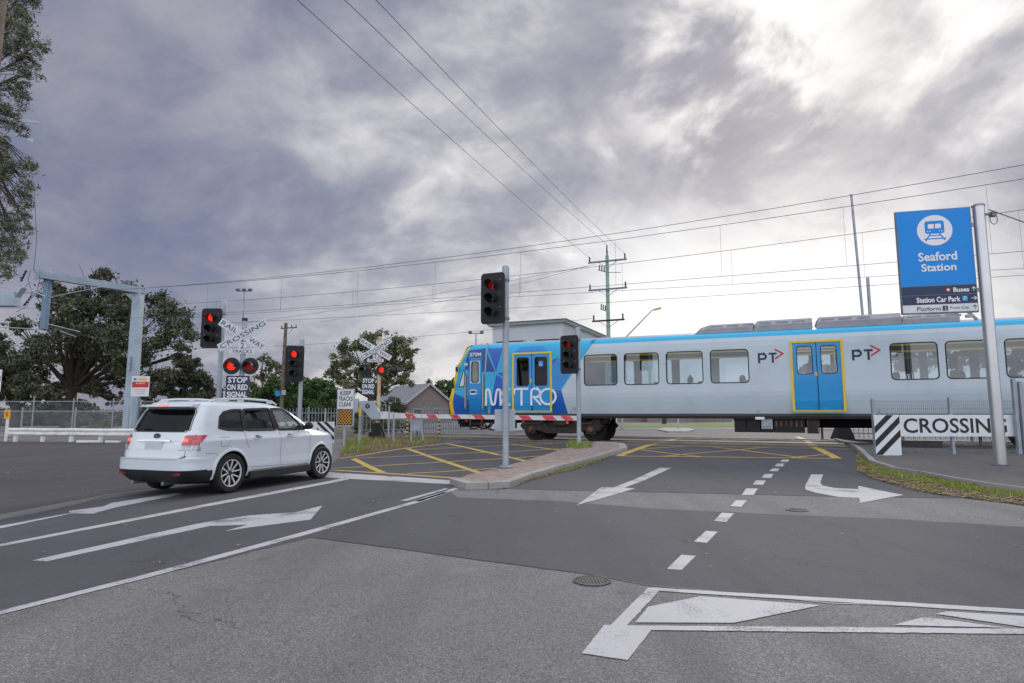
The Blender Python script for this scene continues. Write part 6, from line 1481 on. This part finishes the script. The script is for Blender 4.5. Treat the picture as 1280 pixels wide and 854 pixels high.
def pair(n, top, bot, drops, label):
    a, tt, zz = curve_on(n, top); b, t2, z2 = curve_on(n, bot); o = wire('catenary_wire', a, .011, label+', upper cable', group=GW, droppers=[])
    dr = []
    for t_ in drops:
        za, zb = np.interp(t_, tt, zz), np.interp(t_, t2, z2); dr.append((TV*t_+NV*n+Vector((0, 0, za)), TV*t_+NV*n+Vector((0, 0, zb))))
    wire('contact_wire', b, .009, label+', lower contact wire with droppers', group=GW, droppers=dr)
pair(25.12, [(-60, 366), (180, 358.5), (640, 319), (1280, 223), (1420, 200)], [(-60, 408), (322, 390), (640, 365), (785, 354), (1280, 315), (1420, 302)], [-30, -24.5, -19.5, -15, -10.6, -6.3, -2.1, 2.2, 6.5], 'catenary over the nearer track')
pair(29.2, [(-60, 386), (185, 376), (612, 352), (785, 334), (1115, 286), (1280, 260), (1420, 238)], [(-60, 420), (230, 397), (610, 367), (785, 378-8), (1110, 350), (1280, 344-8), (1420, 322)], [-34, -28.5, -23, -17.6, -12.4, -7, -2, 3.2, 8.5], 'catenary over the farther track')
line(27, [(-60, 368), (177, 357), (640, 312.5), (760, 297), (1280, 205.5), (1420, 178)], .012, 'topmost feeder cable running across the whole sky', GW)
line(33, [(-60, 415), (230, 403), (610, 390), (785, 378), (1235, 346), (1420, 333)], .010, 'lowest of the cables crossing behind the big timber pole', GW)
mat('insul', (.05, .07, .09), .3)
def power_pole():
    b = P(762, 500, 46); t = thing('power_pole', 'tall green tinted timber power pole with three crossarms behind the train', 'power pole', (b.x, 46, 0)); top = P(761, 319.5, 46).z
    MB().tube([(0, 0, -.1), (0, 0, top)], [.17, .125], 14).build('pole', 'green_pole', t, smooth=True)
    def xarm(z, l0, l1, m_='galv_dark', w_=.10, ins=True, fr=-.16):
        d = TV; a = d*l0+Vector((0, fr, z)); c = d*l1+Vector((0, fr, z)); x = MB().bar(a, c, w_, .12).build('crossarm', m_, t)
        if ins:
            for q in (l0+.12, l1-.12): p = d*q+Vector((0, fr, z+.06)); MB().tube([p, p+Vector((0, 0, .12)), p+Vector((0, 0, .2)), p+Vector((0, 0, .3)), p+Vector((0, 0, .40))], [.05, .07, .05, .07, .04], 8).build('insulator', 'insul', x)
        for s in (-1, 1): MB().bar(d*(s*.8)+Vector((0, fr, z)), Vector((0, fr, z-.55)), .03, .03).build('brace', 'galv_dark', x)
    z1 = P(761, 327, 46).z; z2 = P(761, 362, 46).z; z3 = P(762, 401, 46).z
    xarm(z1, -1.5, 1.45); xarm(z2, -1.5, 1.45); xarm(z3, -1.25, 1.2, 'bogie')
    MB().tube([(0, 0, top-.1), (0, 0, top+.25), (0, 0, top+.55), (0, 0, top+.8)], [.04, .07, .05, .05], 8).build('insulator', 'insul', t)
    for z, l_ in ((P(761, 341, 46).z, .7), (P(762, 390, 46).z, .6)):
        d = Vector((-.85, .3, 0)).normalized(); o = MB().bar((0, -.1, z), Vector((0, -.1, z))+d*l_+Vector((0, 0, .25)), .06, .07).build('side_bracket', 'galv_dark', t)
        for q in (.35, .6, .85): p = Vector((0, -.1, z))+d*l_*q+Vector((0, 0, .25*q+.05)); MB().tube([p, p+Vector((0, 0, .35))], .045, 6).build('fuse', 'insul', o)
    MB().bar((0, -.1, P(761, 341, 46).z), (1.0, -.1, P(761, 341, 46).z), .04, .04).build('side_arm', 'galv_dark', t)
    return t, top, z1
pp, ptop, pz1 = power_pole()
base = Vector(pp.location)
for k, (u, dl, zz, lb) in enumerate(((372, -1.4, pz1+.4, 'leftmost'), (431, 0, ptop+.8, 'middle'), (470, 1.35, pz1+.4, 'rightmost'))):
    e = base+TV*dl+Vector((0, -.16, zz)); dirr = ray(u, 0); far = Vector((0, 0, EYE))+dirr*(16.5); ee = e+(far-e)*1.9; pts = []
    for q in range(30): f = q/29; p = e.lerp(ee, f); p.z -= 1.3*4*f*(1-f)*.5; pts.append(p)
    # keep the sag but pass through the sighted point
    f0 = 1/1.9; dz = 1.3*4*f0*(1-f0)*.5
    for i, p in enumerate(pts): f = i/29; p.z += dz*min(1, f/f0)
    wire('power_line', pts, .010, lb+' of the three power lines coming down to the top of the timber pole', group='power lines from the timber pole')
for k, (pa_, pb_, lb) in enumerate((((738, 332), (180, 418), 'upper'), ((742, 398), (230, 436), 'lower'), ((745, 330), (400, 402), 'middle'))):
    a = P(*pa_, 46); b = P(*pb_, 62); pts = [a.lerp(b, q/20)-Vector((0, 0, 1.2*4*(q/20)*(1-q/20)*.4)) for q in range(21)]; wire('service_wire', pts, .012, lb+' slack wire running left from the timber pole into the distance', group='slack wires left of the timber pole')
def stay():
    a = P(1236, 262, 14.7); b = P(1330, 296, 13.2); wire('guy_wire', [a.lerp(b, q/8) for q in range(9)], .012, 'short dark cable running off to the right from the station sign pole')
stay()
def tpole(u0, v0, v1, Y, label, m, r0, r1, arms, u1=None, extra=None, group=None, name='utility_pole'):
    b = P(u1 or u0, v1, Y); tp = P(u0, v0, Y); z0 = H(b.x, Y); bx = b.x+(b.x-tp.x)/(tp.z-b.z)*(b.z-z0); t = thing(name, label, 'pole', (bx, Y, z0), 0, group); o = Vector((bx, Y, z0))
    MB().tube([(0, 0, -.1), tp-o], [r0, r1], 10).build('pole', m, t, smooth=True)
    for u, v, half in arms:
        c = P(u, v, Y)-o; x = MB().bar(c-TV*half, c+TV*half, .09, .11).build('crossarm', m, t)
        for s in (-.9, -.35, .35, .9): MB().tube([c+TV*half*s, c+TV*half*s+Vector((0, 0, .30))], .05, 6).build('insulator', 'insul', x)
        MB().bar(c+TV*half*.6, c-Vector((0, 0, .6)), .03, .03).build('brace', 'galv_dark', x)
    if extra: extra(t, o)
    return t
def ex(t, o): MB().box(P(356, 491, 60)-o-Vector((0, .2, 0)), (.35, .2, .45)).build('meter_box', 'galv_light', t); MB().lathe([(0, 0), (.28, 0), (.28, .03)], P(347, 492, 60)-o, 'Y', 16).build('round_sign', 'sign_blue', t)
tpole(357.5, 404, 508, 60, 'weathered timber utility pole with a crossarm between the two left traffic lights', 'wood_pole', .22, .15, [(361, 410, 1.0)], u1=352, extra=ex)
def mast(u0, v0, u1, v1, Y, label, r_, m='galv'):
    return tpole(u0, v0, v1, Y, label, m, r_*1.25, r_, [], u1=u1, group='bare masts above the train', name='mast')
mast(1064, 243, 1078, 390, 40, 'tall slim mast rising above the train roof left of the station sign', .075, 'galv')
mast(1084.5, 347, 1087.5, 390, 40, 'short thick mast stub above the train roof left of the station sign', .10, 'galv')
def flood(u, v, vb, Y, label, n=3):
    tp = P(u, v, Y); t = thing('floodlight_mast', label, 'floodlight', (tp.x, Y, 0), 0, 'floodlight masts in the distance'); MB().tube([(0, 0, 0), (0, 0, tp.z)], [.22, .10], 8).build('pole', 'galv', t); MB().box((0, 0, tp.z), (2.2, .12, .12)).build('bar', 'galv_dark', t)
    for i in range(n): MB().box((-.9+1.8*i/(n-1), -.1, tp.z+.2), (.55, .35, .30), rx=.4).build('floodlight', 'galv_dark', t)
flood(305.5, 364, 404, 90, 'distant floodlight mast with three lamps above the near crossbuck'); flood(595, 417, 440, 95, 'distant floodlight mast with two lamps left of the tall island traffic light', 2)
def lamp():
    Y = 60; b = P(777, 500, Y); t = thing('street_lamp', 'grey street lamp on a long raked arm above the train roof', 'street lamp', (b.x, Y, 0)); o = Vector((b.x, Y, 0)); el = P(783, 421, Y)-o; hd = P(815, 388, Y)-o; tp = P(825, 385, Y)-o
    MB().tube([(0, 0, 0), (0, 0, el.z-.8), el, hd, tp], [.12, .09, .07, .05, .05], 8).build('pole', 'galv', t, smooth=True); MB().box((tp+hd)/2+Vector((.15, 0, .02)), (.7, .3, .16), ry=-.25).build('lamp_head', 'yellow_dull', t, bevel=.03)
mat('yellow_dull', (.50, .38, .12), .5); lamp()

# ---------------------------------------------------------------- buildings
mat('render_white', (.52, .58, .62), .8, var=.06, vscale=.7, grime=.10, gscale=.6); mat('trim_dark', (.03, .035, .04), .6); mat('window_pale', (.25, .45, .52), .15, spec=.8, var=.15, vscale=.6)
mat('brick_grey', (.24, .20, .185), .9, var=.2, vscale=3); mat('roof_tile', (.22, .23, .25), .8, var=.2, vscale=2); mat('fascia', (.45, .45, .45), .6); mat('window_dark', (.03, .035, .04), .15, spec=.8)
def white_building():
    c = Vector((4.5, 55, 0)); t = thing('white_building', 'white flat roofed building with dark window hoods rising behind the train', 'building', c, -A); W_, D_, h_ = 6.9, 19, 9.55
    MB().box((-W_/2, D_/2, h_/2), (W_, D_, h_)).build('wall', 'render_white', t)
    mb = MB(); mb.add([(.45, -.45, h_+.25), (-W_-.45, -.45, h_+.25), (-W_-.45, D_+.45, h_+.25), (.45, D_+.45, h_+.25), (.30, -.30, h_), (-W_-.30, -.30, h_), (-W_-.30, D_, h_), (.30, D_, h_)], [(0, 1, 2, 3), (4, 5, 6, 7), (0, 1, 5, 4), (1, 2, 6, 5), (2, 3, 7, 6), (3, 0, 4, 7)]); mb.build('roof', 'roof_pale', t)
    MB().box((-W_/2, -.47, h_+.26), (W_+1, .05, .06)).build('gutter', 'trim_dark', t); MB().box((.47, D_/2, h_+.26), (.05, D_+1, .06)).build('gutter', 'trim_dark', t)
    for x0, x1 in ((-6.0, -3.8), (-2.15, -.55)):
        for zf in (7.6, 4.2):
            f = MB().box(((x0+x1)/2, -.02, zf-.6), (x1-x0, .06, 1.3)).build('window', 'trim_dark', t)
            n_ = 2; w_ = (x1-x0)/n_
            for k in range(n_): MB().box((x0+w_*(k+.5), -.065, zf-.6), (w_-.10, .03, 1.2)).build('pane', 'window_pale', f)
            MB().box(((x0+x1)/2, -.32, zf+.42), (x1-x0+.5, .6, .10), rx=.2).build('window_hood', 'trim_dark', t)
    for y in (4, 10): MB().box((.02, y, 6.8), (.05, 1.4, 1.3)).build('window', 'window_pale', t)
mat('roof_pale', (.45, .50, .54), .6)
white_building()
def house(u, Y, w_, d_, eave, ridge, rz, label, wall='brick_grey', name='house', group=None, hip=False):
    b = P(u, 517, Y); t = thing(name, label, 'house', (b.x, Y, 0), rz, group)
    mb = MB(); mb.add([(-w_/2, 0, 0), (w_/2, 0, 0), (w_/2, 0, eave), (0, 0, ridge), (-w_/2, 0, eave), (-w_/2, d_, 0), (w_/2, d_, 0), (w_/2, d_, eave), (0, d_, ridge), (-w_/2, d_, eave)], [(0, 1, 2, 3, 4), (5, 6, 7, 8, 9), (0, 1, 6, 5), (1, 2, 7, 6), (0, 4, 9, 5)]); mb.build('wall', wall, t)
    mb = MB(); k = (ridge-eave)/(w_/2); o = .45
    for s in (-1, 1):
        vs = [(s*(w_/2+o), -o, eave-k*o+.05), (0, -o, ridge+.05), (0, d_+o, ridge+.05), (s*(w_/2+o), d_+o, eave-k*o+.05)]; mb.add(vs+[(x, y, z+.14) for x, y, z in vs], [(0, 1, 2, 3), (4, 5, 6, 7), (0, 1, 5, 4), (1, 2, 6, 5), (2, 3, 7, 6), (3, 0, 4, 7)])
    r_ = mb.build('roof', 'roof_tile', t)
    for s in (-1, 1): MB().bar((s*(w_/2+o), -o-.03, eave-k*o+.08), (0, -o-.03, ridge+.08), .05, .30).build('barge_board', 'fascia', r_); MB().bar((s*(w_/2+o+.04), -o, eave-k*o+.02), (s*(w_/2+o+.04), d_+o, eave-k*o+.02), .12, .14).build('gutter', 'fascia', r_)
    for x in (-w_*.25, w_*.2): f = MB().box((x, -.02, 1.6), (1.5, .08, 1.3)).build('window', 'fascia', t); MB().box((x, -.07, 1.6), (1.3, .04, 1.1)).build('pane', 'window_dark', f)
    for y in np.arange(2, d_-1, 4): f = MB().box((-w_/2-.02, y, 1.6), (.08, 1.5, 1.3)).build('window', 'fascia', t); MB().box((-w_/2-.07, y, 1.6), (.04, 1.3, 1.1)).build('pane', 'window_dark', f)
    return t
house(536, 100, 7.6, 14, 3.25, 6.15, R(32), 'grey brick gabled house between the boom mast and the train front')
rnd = random.Random(11)
for i, (u, w_) in enumerate(((700, 9), (748, 8), (795, 9), (838, 8), (884, 9), (1000, 9), (1060, 10))):
    house(u, 112+rnd.uniform(-4, 4), w_, 9, 2.7, 3.9, R(rnd.uniform(-15, 10)), ['low dark house glimpsed under the train left of the bogie', 'low dark house seen under the train just right of the front bogie', 'low dark house under the train behind the wheelie bin', 'low dark house under the train right of the wheelie bin', 'low dark house under the train left of the equipment cases', 'low house hidden mostly behind the underfloor equipment', 'low house seen under the right part of the train'][i], group='low houses across the far road')
# far verges, grass, bins, cars
def far_bits():
    mat('grass_far', (.13, .22, .04), .9, var=.4, vscale=1.2)
    drape('far_verge', [[Vector((5, 66)), Vector((22, 64)), Vector((24, 84)), Vector((6, 86))]], 'grass_far', .02); drape('far_verge', [[Vector((24, 70)), Vector((60, 66)), Vector((70, 96)), Vector((26, 98))]], 'grass_far', .02)
    drape('far_verge', [[Vector((-70, 44)), Vector((-14, 44)), Vector((-12, 96)), Vector((-90, 96))]], 'grass_dull', .02)
    drape('far_pavement', [[Vector((5, 60)), Vector((60, 58)), Vector((60, 61)), Vector((5, 63))]], 'concrete', .03)
mat('grass_dull', (.09, .11, .04), .9, var=.5, vscale=.6, col2=(.16, .13, .08))
far_bits()
def bin_(u, Y, label):
    b = P(u, 530, Y); t = thing('wheelie_bin', label, 'bin', (b.x, Y, H(b.x, Y))); mb = MB(); vs = []
    for z, w_ in ((.06, .22), (.95, .29)): vs += [(-w_, -w_, z), (w_, -w_, z), (w_, w_*1.1, z), (-w_, w_*1.1, z)]
    mb.add(vs, [(0, 1, 2, 3), (4, 5, 6, 7)]+[(j, (j+1) % 4, 4+(j+1) % 4, 4+j) for j in range(4)]); mb.build('body', 'bin_green', t, bevel=.02); MB().box((0, .02, 1.0), (.62, .68, .07), rx=-.05).build('lid', 'black', t, bevel=.02)
    for s in (-1, 1): MB().lathe([(0, -.02), (.1, -.02), (.1, .02), (0, .02)], (s*.25, .3, .1), 'X', 12).build('wheel', 'rubber', t)
mat('bin_green', (.02, .05, .035), .5); bin_(830.5, 88, 'dark green wheelie bin standing on the far verge, seen under the train')
def far_post(u, v, h_, label): 
    g = G(u, v); t = thing('far_post', label, 'post', g, 0, 'posts beyond the tracks'); MB().tube([(0, 0, -.05), (0, 0, h_)], .09, 10).build('post', 'galv_light', t, smooth=True); MB().lathe([(.1, 0), (.1, .06), (0, .08)], (0, 0, h_), 'Z', 10).build('cap', 'galv', t)
far_post(848, 537.5, 3.3, 'pale signal pole on the small far island seen under the train'); far_post(769, 534, 3.3, 'pale pole seen under the train just right of the front bogie')
fi = [G(u, v)[:2] for u, v in ((822, 538.5), (830, 536.3), (862, 536.5), (868, 539), (860, 541), (835, 541))]; raised('far_island', fi, 'concrete', .12)
def relay():
    g = TN(2.2, 31.9); t = thing('track_equipment', 'black trackside equipment on a stand below the train at right', 'equipment', (g.x, g.y, .36)); mb = MB(); mb.prism([(-.45, 0), (.45, 0), (.18, .75), (-.10, .75)], -.25, .25); mb.build('cabinet', 'black_matte', t, bevel=.03); MB().box((-.9, 0, .6), (.07, .07, 1.2)).build('stand_post', 'bogie', t); MB().tube([(.1, 0, .7), (.12, 0, 1.3)], .06, 8).build('hose', 'wood_pole', t)
relay()
pa, pb = TN(2.2, 33.5), TN(16, 33.5); palisade('long railing fence beyond the tracks seen under the right part of the train', (pa.x, pa.y), (pb.x, pb.y), 1.3, gap=.2, group='galvanised railing fences', pw=.03)

# ---------------------------------------------------------------- trees
mat('leaf_dark', (.048, .058, .034), .75, col2=(.12, .13, .075), vscale=.35, island=.55)
mat('leaf_olive', (.085, .10, .045), .75, col2=(.17, .18, .09), vscale=.4, island=.6)
mat('leaf_rich', (.045, .095, .025), .75, col2=(.09, .15, .045), vscale=.4, island=.5)
mat('leaf_near', (.075, .09, .05), .6, col2=(.19, .20, .13), vscale=1.2, island=.6)
def tree(label, foot, Y, clumps, leaf, n, m, seed=1, trunk=.35, fork=None, name='tree', density=1., aspect=.5, thick=.7, group=None, twigs=True, cat='tree'):
    rs = np.random.RandomState(seed); rnd = random.Random(seed); b = P(foot[0], 517, Y); z0 = H(b.x, Y); t = thing(name, label, cat, (b.x, Y, z0), 0, group); o = Vector((b.x, Y, z0)); s = Y/F
    fk = P(*(fork or (foot[0], foot[1]-15)), Y)-o; cl = []
    for u, v, r_ in clumps:
        c = P(u, v, Y)-o; c.y += rnd.uniform(-thick, thick)*r_*s*1.6; cl.append((c, r_*s))
    mb = MB(); mb.tube([(0, 0, -.2), (trunk*.15, 0, fk.z*.25), (fk.x*.6, 0, fk.z*.6), fk], [trunk*1.35, trunk, trunk*.85, trunk*.75], 10)
    for c, r_ in cl:
        mid_ = fk.lerp(c, .5)+Vector((rnd.uniform(-.3, .3), rnd.uniform(-.3, .3), rnd.uniform(-.05, .25)))*(c-fk).length*.35; k = trunk*rnd.uniform(.32, .5)
        q = [fk*(1-a)**2+mid_*2*a*(1-a)+c*a*a for a in (0, .2, .4, .6, .8, 1)]; mb.tube(q, [k, k*.85, k*.65, k*.45, k*.28, k*.12], 6)
        if twigs:
            for _ in range(5):
                e = c+Vector([rnd.gauss(0, .55)*r_ for _ in range(3)]); mb.tube([q[3], q[4].lerp(e, .5), e], [k*.28, k*.16, k*.04], 4)
    mb.build('trunk', 'bark', t, smooth=True)
    # small sub-clumps of leaves spread through every clump: gaps stay open between them
    C_, W_ = [], []
    for c, r_ in cl:
        m_ = int(14*density)+4
        d = rs.normal(size=(m_, 3)); d /= np.linalg.norm(d, axis=1)[:, None]; rr = r_*rs.uniform(.15, 1.25, m_)**.7
        C_.append(np.array(c)+d*rr[:, None]*np.array([1, 1, .85])); W_.append(np.full(m_, r_))
    C_ = np.concatenate(C_); W_ = np.concatenate(W_); pr = W_**2*rs.uniform(.3, 1.6, len(W_)); pr /= pr.sum(); ix = rs.choice(len(C_), n, p=pr)
    pos = C_[ix]+rs.normal(size=(n, 3))*(W_[ix]*.155)[:, None]*np.array([1, 1, .8])
    a = rs.normal(size=(n, 3)); a /= np.linalg.norm(a, axis=1)[:, None]; b_ = rs.normal(size=(n, 3)); b_ -= (a*b_).sum(1)[:, None]*a; b_ /= np.linalg.norm(b_, axis=1)[:, None]
    L_ = leaf*rs.uniform(.6, 1.4, n)[:, None]; w_ = L_*aspect
    V = np.stack([pos-a*L_*.5, pos+b_*w_*.5-a*L_*.05, pos+a*L_*.5, pos-b_*w_*.5-a*L_*.05], 1).reshape(-1, 3)
    me = bpy.data.meshes.new('crown'); me.vertices.add(len(V)); me.vertices.foreach_set('co', V.ravel()); me.loops.add(len(V)); me.loops.foreach_set('vertex_index', np.arange(len(V), dtype=np.int32)); me.polygons.add(n); me.polygons.foreach_set('loop_start', np.arange(0, len(V), 4, dtype=np.int32)); me.update(calc_edges=True); me.validate()
    me.materials.append(M[m]); ob = bpy.data.objects.new('crown', me); COL.objects.link(ob); ob.parent = t
    return t
GT = 'trees beyond the railway'
tree('large spreading dark tree behind the catenary portal at left', (86, 512), 56, [(95, 372, 22), (128, 362, 26), (152, 392, 34), (196, 392, 30), (215, 420, 26), (180, 432, 32), (120, 425, 38), (75, 408, 28), (52, 440, 24), (40, 470, 24), (90, 455, 24), (150, 455, 26), (222, 445, 14), (60, 375, 14), (20, 405, 14), (110, 392, 24), (170, 370, 18), (70, 482, 18), (120, 484, 16), (165, 478, 18), (195, 470, 16), (60, 500, 12), (140, 500, 10), (100, 440, 18)], .29, 46000, 'leaf_dark', 3, .55, density=1., fork=(90, 487), group=GT)
tree('dark straggly tree at the left edge below the near foliage', (20, 516), 50, [(10, 440, 20), (25, 462, 22), (5, 480, 20), (45, 485, 18), (-15, 420, 22), (-20, 460, 26), (62, 496, 12), (18, 500, 12)], .26, 18000, 'leaf_dark', 4, .35, group=GT)
tree('dark rounded tree with grey leaves just left of the near crossbuck', (228, 516), 66, [(225, 466, 20), (248, 478, 16), (206, 482, 18), (262, 492, 11), (238, 495, 16), (212, 498, 14), (190, 490, 12), (240, 456, 10)], .30, 16000, 'leaf_dark', 5, .4, group=GT)
tree('sparse pale tree seen between the two red traffic lights', (330, 516), 72, [(338, 458, 12), (325, 470, 10), (345, 472, 12), (332, 448, 8), (352, 458, 8)], .34, 1500, 'leaf_olive', 6, .25, group=GT)
for i, (u, cl, lb) in enumerate(((338, [(338, 485, 16), (322, 490, 14), (352, 493, 16), (314, 500, 14), (334, 503, 16), (352, 506, 12), (316, 511, 10), (300, 506, 12)], 'green bushy tree right of the near stop on red signal sign'), (368, [(366, 480, 16), (382, 485, 15), (356, 490, 14), (370, 500, 16), (388, 500, 14), (375, 509, 12)], 'green bushy tree behind the shorter left traffic light'), (402, [(398, 484, 15), (412, 488, 14), (392, 495, 14), (406, 502, 16), (420, 499, 13), (412, 510, 12), (430, 508, 12)], 'green bushy tree left of the keep tracks clear sign'))):
    tree(lb, (u, 516), 62, cl, .28, 13000, 'leaf_rich', 10+i, .3, group=GT)
tree('tall eucalyptus tree with open olive crown behind the boom gate crossbuck', (462, 516), 54, [(440, 436, 18), (466, 426, 18), (494, 432, 18), (478, 450, 20), (428, 456, 16), (452, 466, 18), (500, 455, 15), (510, 442, 10), (418, 470, 12), (485, 470, 16), (505, 474, 12), (470, 486, 14), (440, 484, 12)], .25, 14000, 'leaf_olive', 20, .4, fork=(464, 498), group=GT)
for i, (u, cl, lb) in enumerate(((548, [(540, 486, 10), (552, 482, 10), (560, 488, 10), (546, 494, 10)], 'low green tree behind the ridge of the gabled house'), (575, [(572, 480, 9), (580, 484, 9), (575, 492, 10)], 'low green tree close to the front of the train'))):
    tree(lb, (u, 516), 120, cl, .5, 3500, 'leaf_rich', 30+i, .3, group=GT)
for i, (u, cl) in enumerate(((1140, [(1125, 448, 14), (1145, 444, 15), (1160, 450, 12), (1135, 458, 10)]), (1205, [(1192, 448, 13), (1210, 443, 14), (1226, 450, 12), (1204, 456, 9)]), (1268, [(1255, 446, 14), (1274, 442, 15), (1292, 450, 12), (1268, 456, 10)]), (1020, [(1008, 462, 9), (1024, 459, 9), (1034, 464, 8)]))):
    tree(['spreading pine seen through the first train window right of the blue doors', 'spreading pine seen through the train window beside the station sign pole', 'spreading pine seen through the train window at the right edge', 'low bushy tree seen through the windows of the blue train doors'][i], (u, 516), 70, cl, .38, 4200, 'leaf_dark', 40+i, .3, group=GT)
nl = [(18, 22, 22), (42, 48, 18), (28, 75, 20), (55, 62, 12), (10, 60, 20), (12, 105, 18), (38, 95, 10), (8, 140, 18), (22, 160, 12), (8, 180, 10), (14, 214, 18), (30, 205, 12), (18, 243, 18), (36, 232, 10), (30, 268, 12), (10, 282, 16), (36, 285, 8), (14, 312, 16), (4, 338, 14), (-30, 40, 40), (-30, 110, 40), (-30, 180, 40), (-30, 250, 38), (-30, 320, 34), (-10, -20, 40), (30, -10, 22), (26, 325, 8)]
tree('near tree with narrow leaves hanging into the upper left corner', (-75, 500), 13.5, nl, .10, 27000, 'leaf_near', 50, .10, fork=(-70, 120), name='street_tree', aspect=.22, thick=.4, density=1.6)
def edge_pole():
    b = P(-31, 300, 6.2); t = thing('timber_pole', 'dark timber pole cut off by the left edge of the photo', 'pole', (b.x-.09, 6.2, 0)); MB().tube([(0, 0, -.1), (0, 0, 9)], [.15, .12], 16).build('pole', 'wood_pole', t, smooth=True); MB().box((.02, -.135, 2.2), (.1, .02, .16)).build('pole_tag', 'galv', t)
edge_pole()

# low shrubs among the fences beyond the boom
for i, (u, Y_, cl, lb) in enumerate(((452, 36, [(446, 533, 9), (458, 534, 8), (466, 530, 8)], 'grey green shrub beyond the tracks behind the boom mast'), (484, 37, [(480, 531, 8), (490, 533, 7)], 'grey green shrub beyond the tracks right of the boom mast'), (503, 40, [(500, 532, 7), (510, 533, 6)], 'grey green shrub beyond the tracks below the gabled house'), (120, 44, [(95, 530, 9), (115, 532, 8), (135, 531, 8)], 'low shrub behind the guardrail below the big dark tree'), (500, 80, [(490, 505, 10), (500, 512, 10), (482, 512, 10)], 'dark bush at the left corner of the gabled house'))):
    tree(lb, (u, 540), Y_, cl, .14 if Y_ < 60 else .3, 2200, 'leaf_olive' if i < 4 else 'leaf_dark', 70+i, .05, fork=(u, 534 if Y_ < 60 else 515), name='shrub', group='shrubs among the fences', twigs=False, cat='shrub')

def hedge(name, label, a, b, h, depth, n, leaf, m, seed):
    """far growth that reads as one mass"""
    rs = np.random.RandomState(seed); A_, B_ = np.array(a), np.array(b); u = rs.rand(n); top = h*(.62+.25*np.sin(u*23+seed)+.18*np.sin(u*61+2*seed)); pos = np.stack([A_[0]+(B_[0]-A_[0])*u, A_[1]+(B_[1]-A_[1])*u+rs.uniform(0, depth, n), top*rs.rand(n)**.7], 1)
    p = rs.normal(size=(n, 3)); p /= np.linalg.norm(p, axis=1)[:, None]; q = rs.normal(size=(n, 3)); q -= (p*q).sum(1)[:, None]*p; q /= np.linalg.norm(q, axis=1)[:, None]; L_ = leaf*rs.uniform(.6, 1.4, n)[:, None]
    V = np.stack([pos-p*L_*.5, pos+q*L_*.3, pos+p*L_*.5, pos-q*L_*.3], 1).reshape(-1, 3); mb = MB(); mb.v = [tuple(v) for v in V]; mb.f = [(4*i, 4*i+1, 4*i+2, 4*i+3) for i in range(n)]; mb.m = [0]*n
    return tag(mb.build(name, m, recalc=False), label, 'bushes', kind='stuff')
a, b = P(-60, 517, 74), P(455, 517, 78); hedge('far_bushes', 'band of far off dark bushes behind the fences at left', (a.x, a.y), (b.x, b.y), 3.3, 6, 16000, .6, 'leaf_dark', 3)
a, b = P(555, 517, 130), P(1300, 517, 130); hedge('far_bushes', 'band of far off green bushes behind the low houses seen under the train', (a.x, a.y), (b.x, b.y), 5, 6, 9000, 1.0, 'leaf_rich', 5)
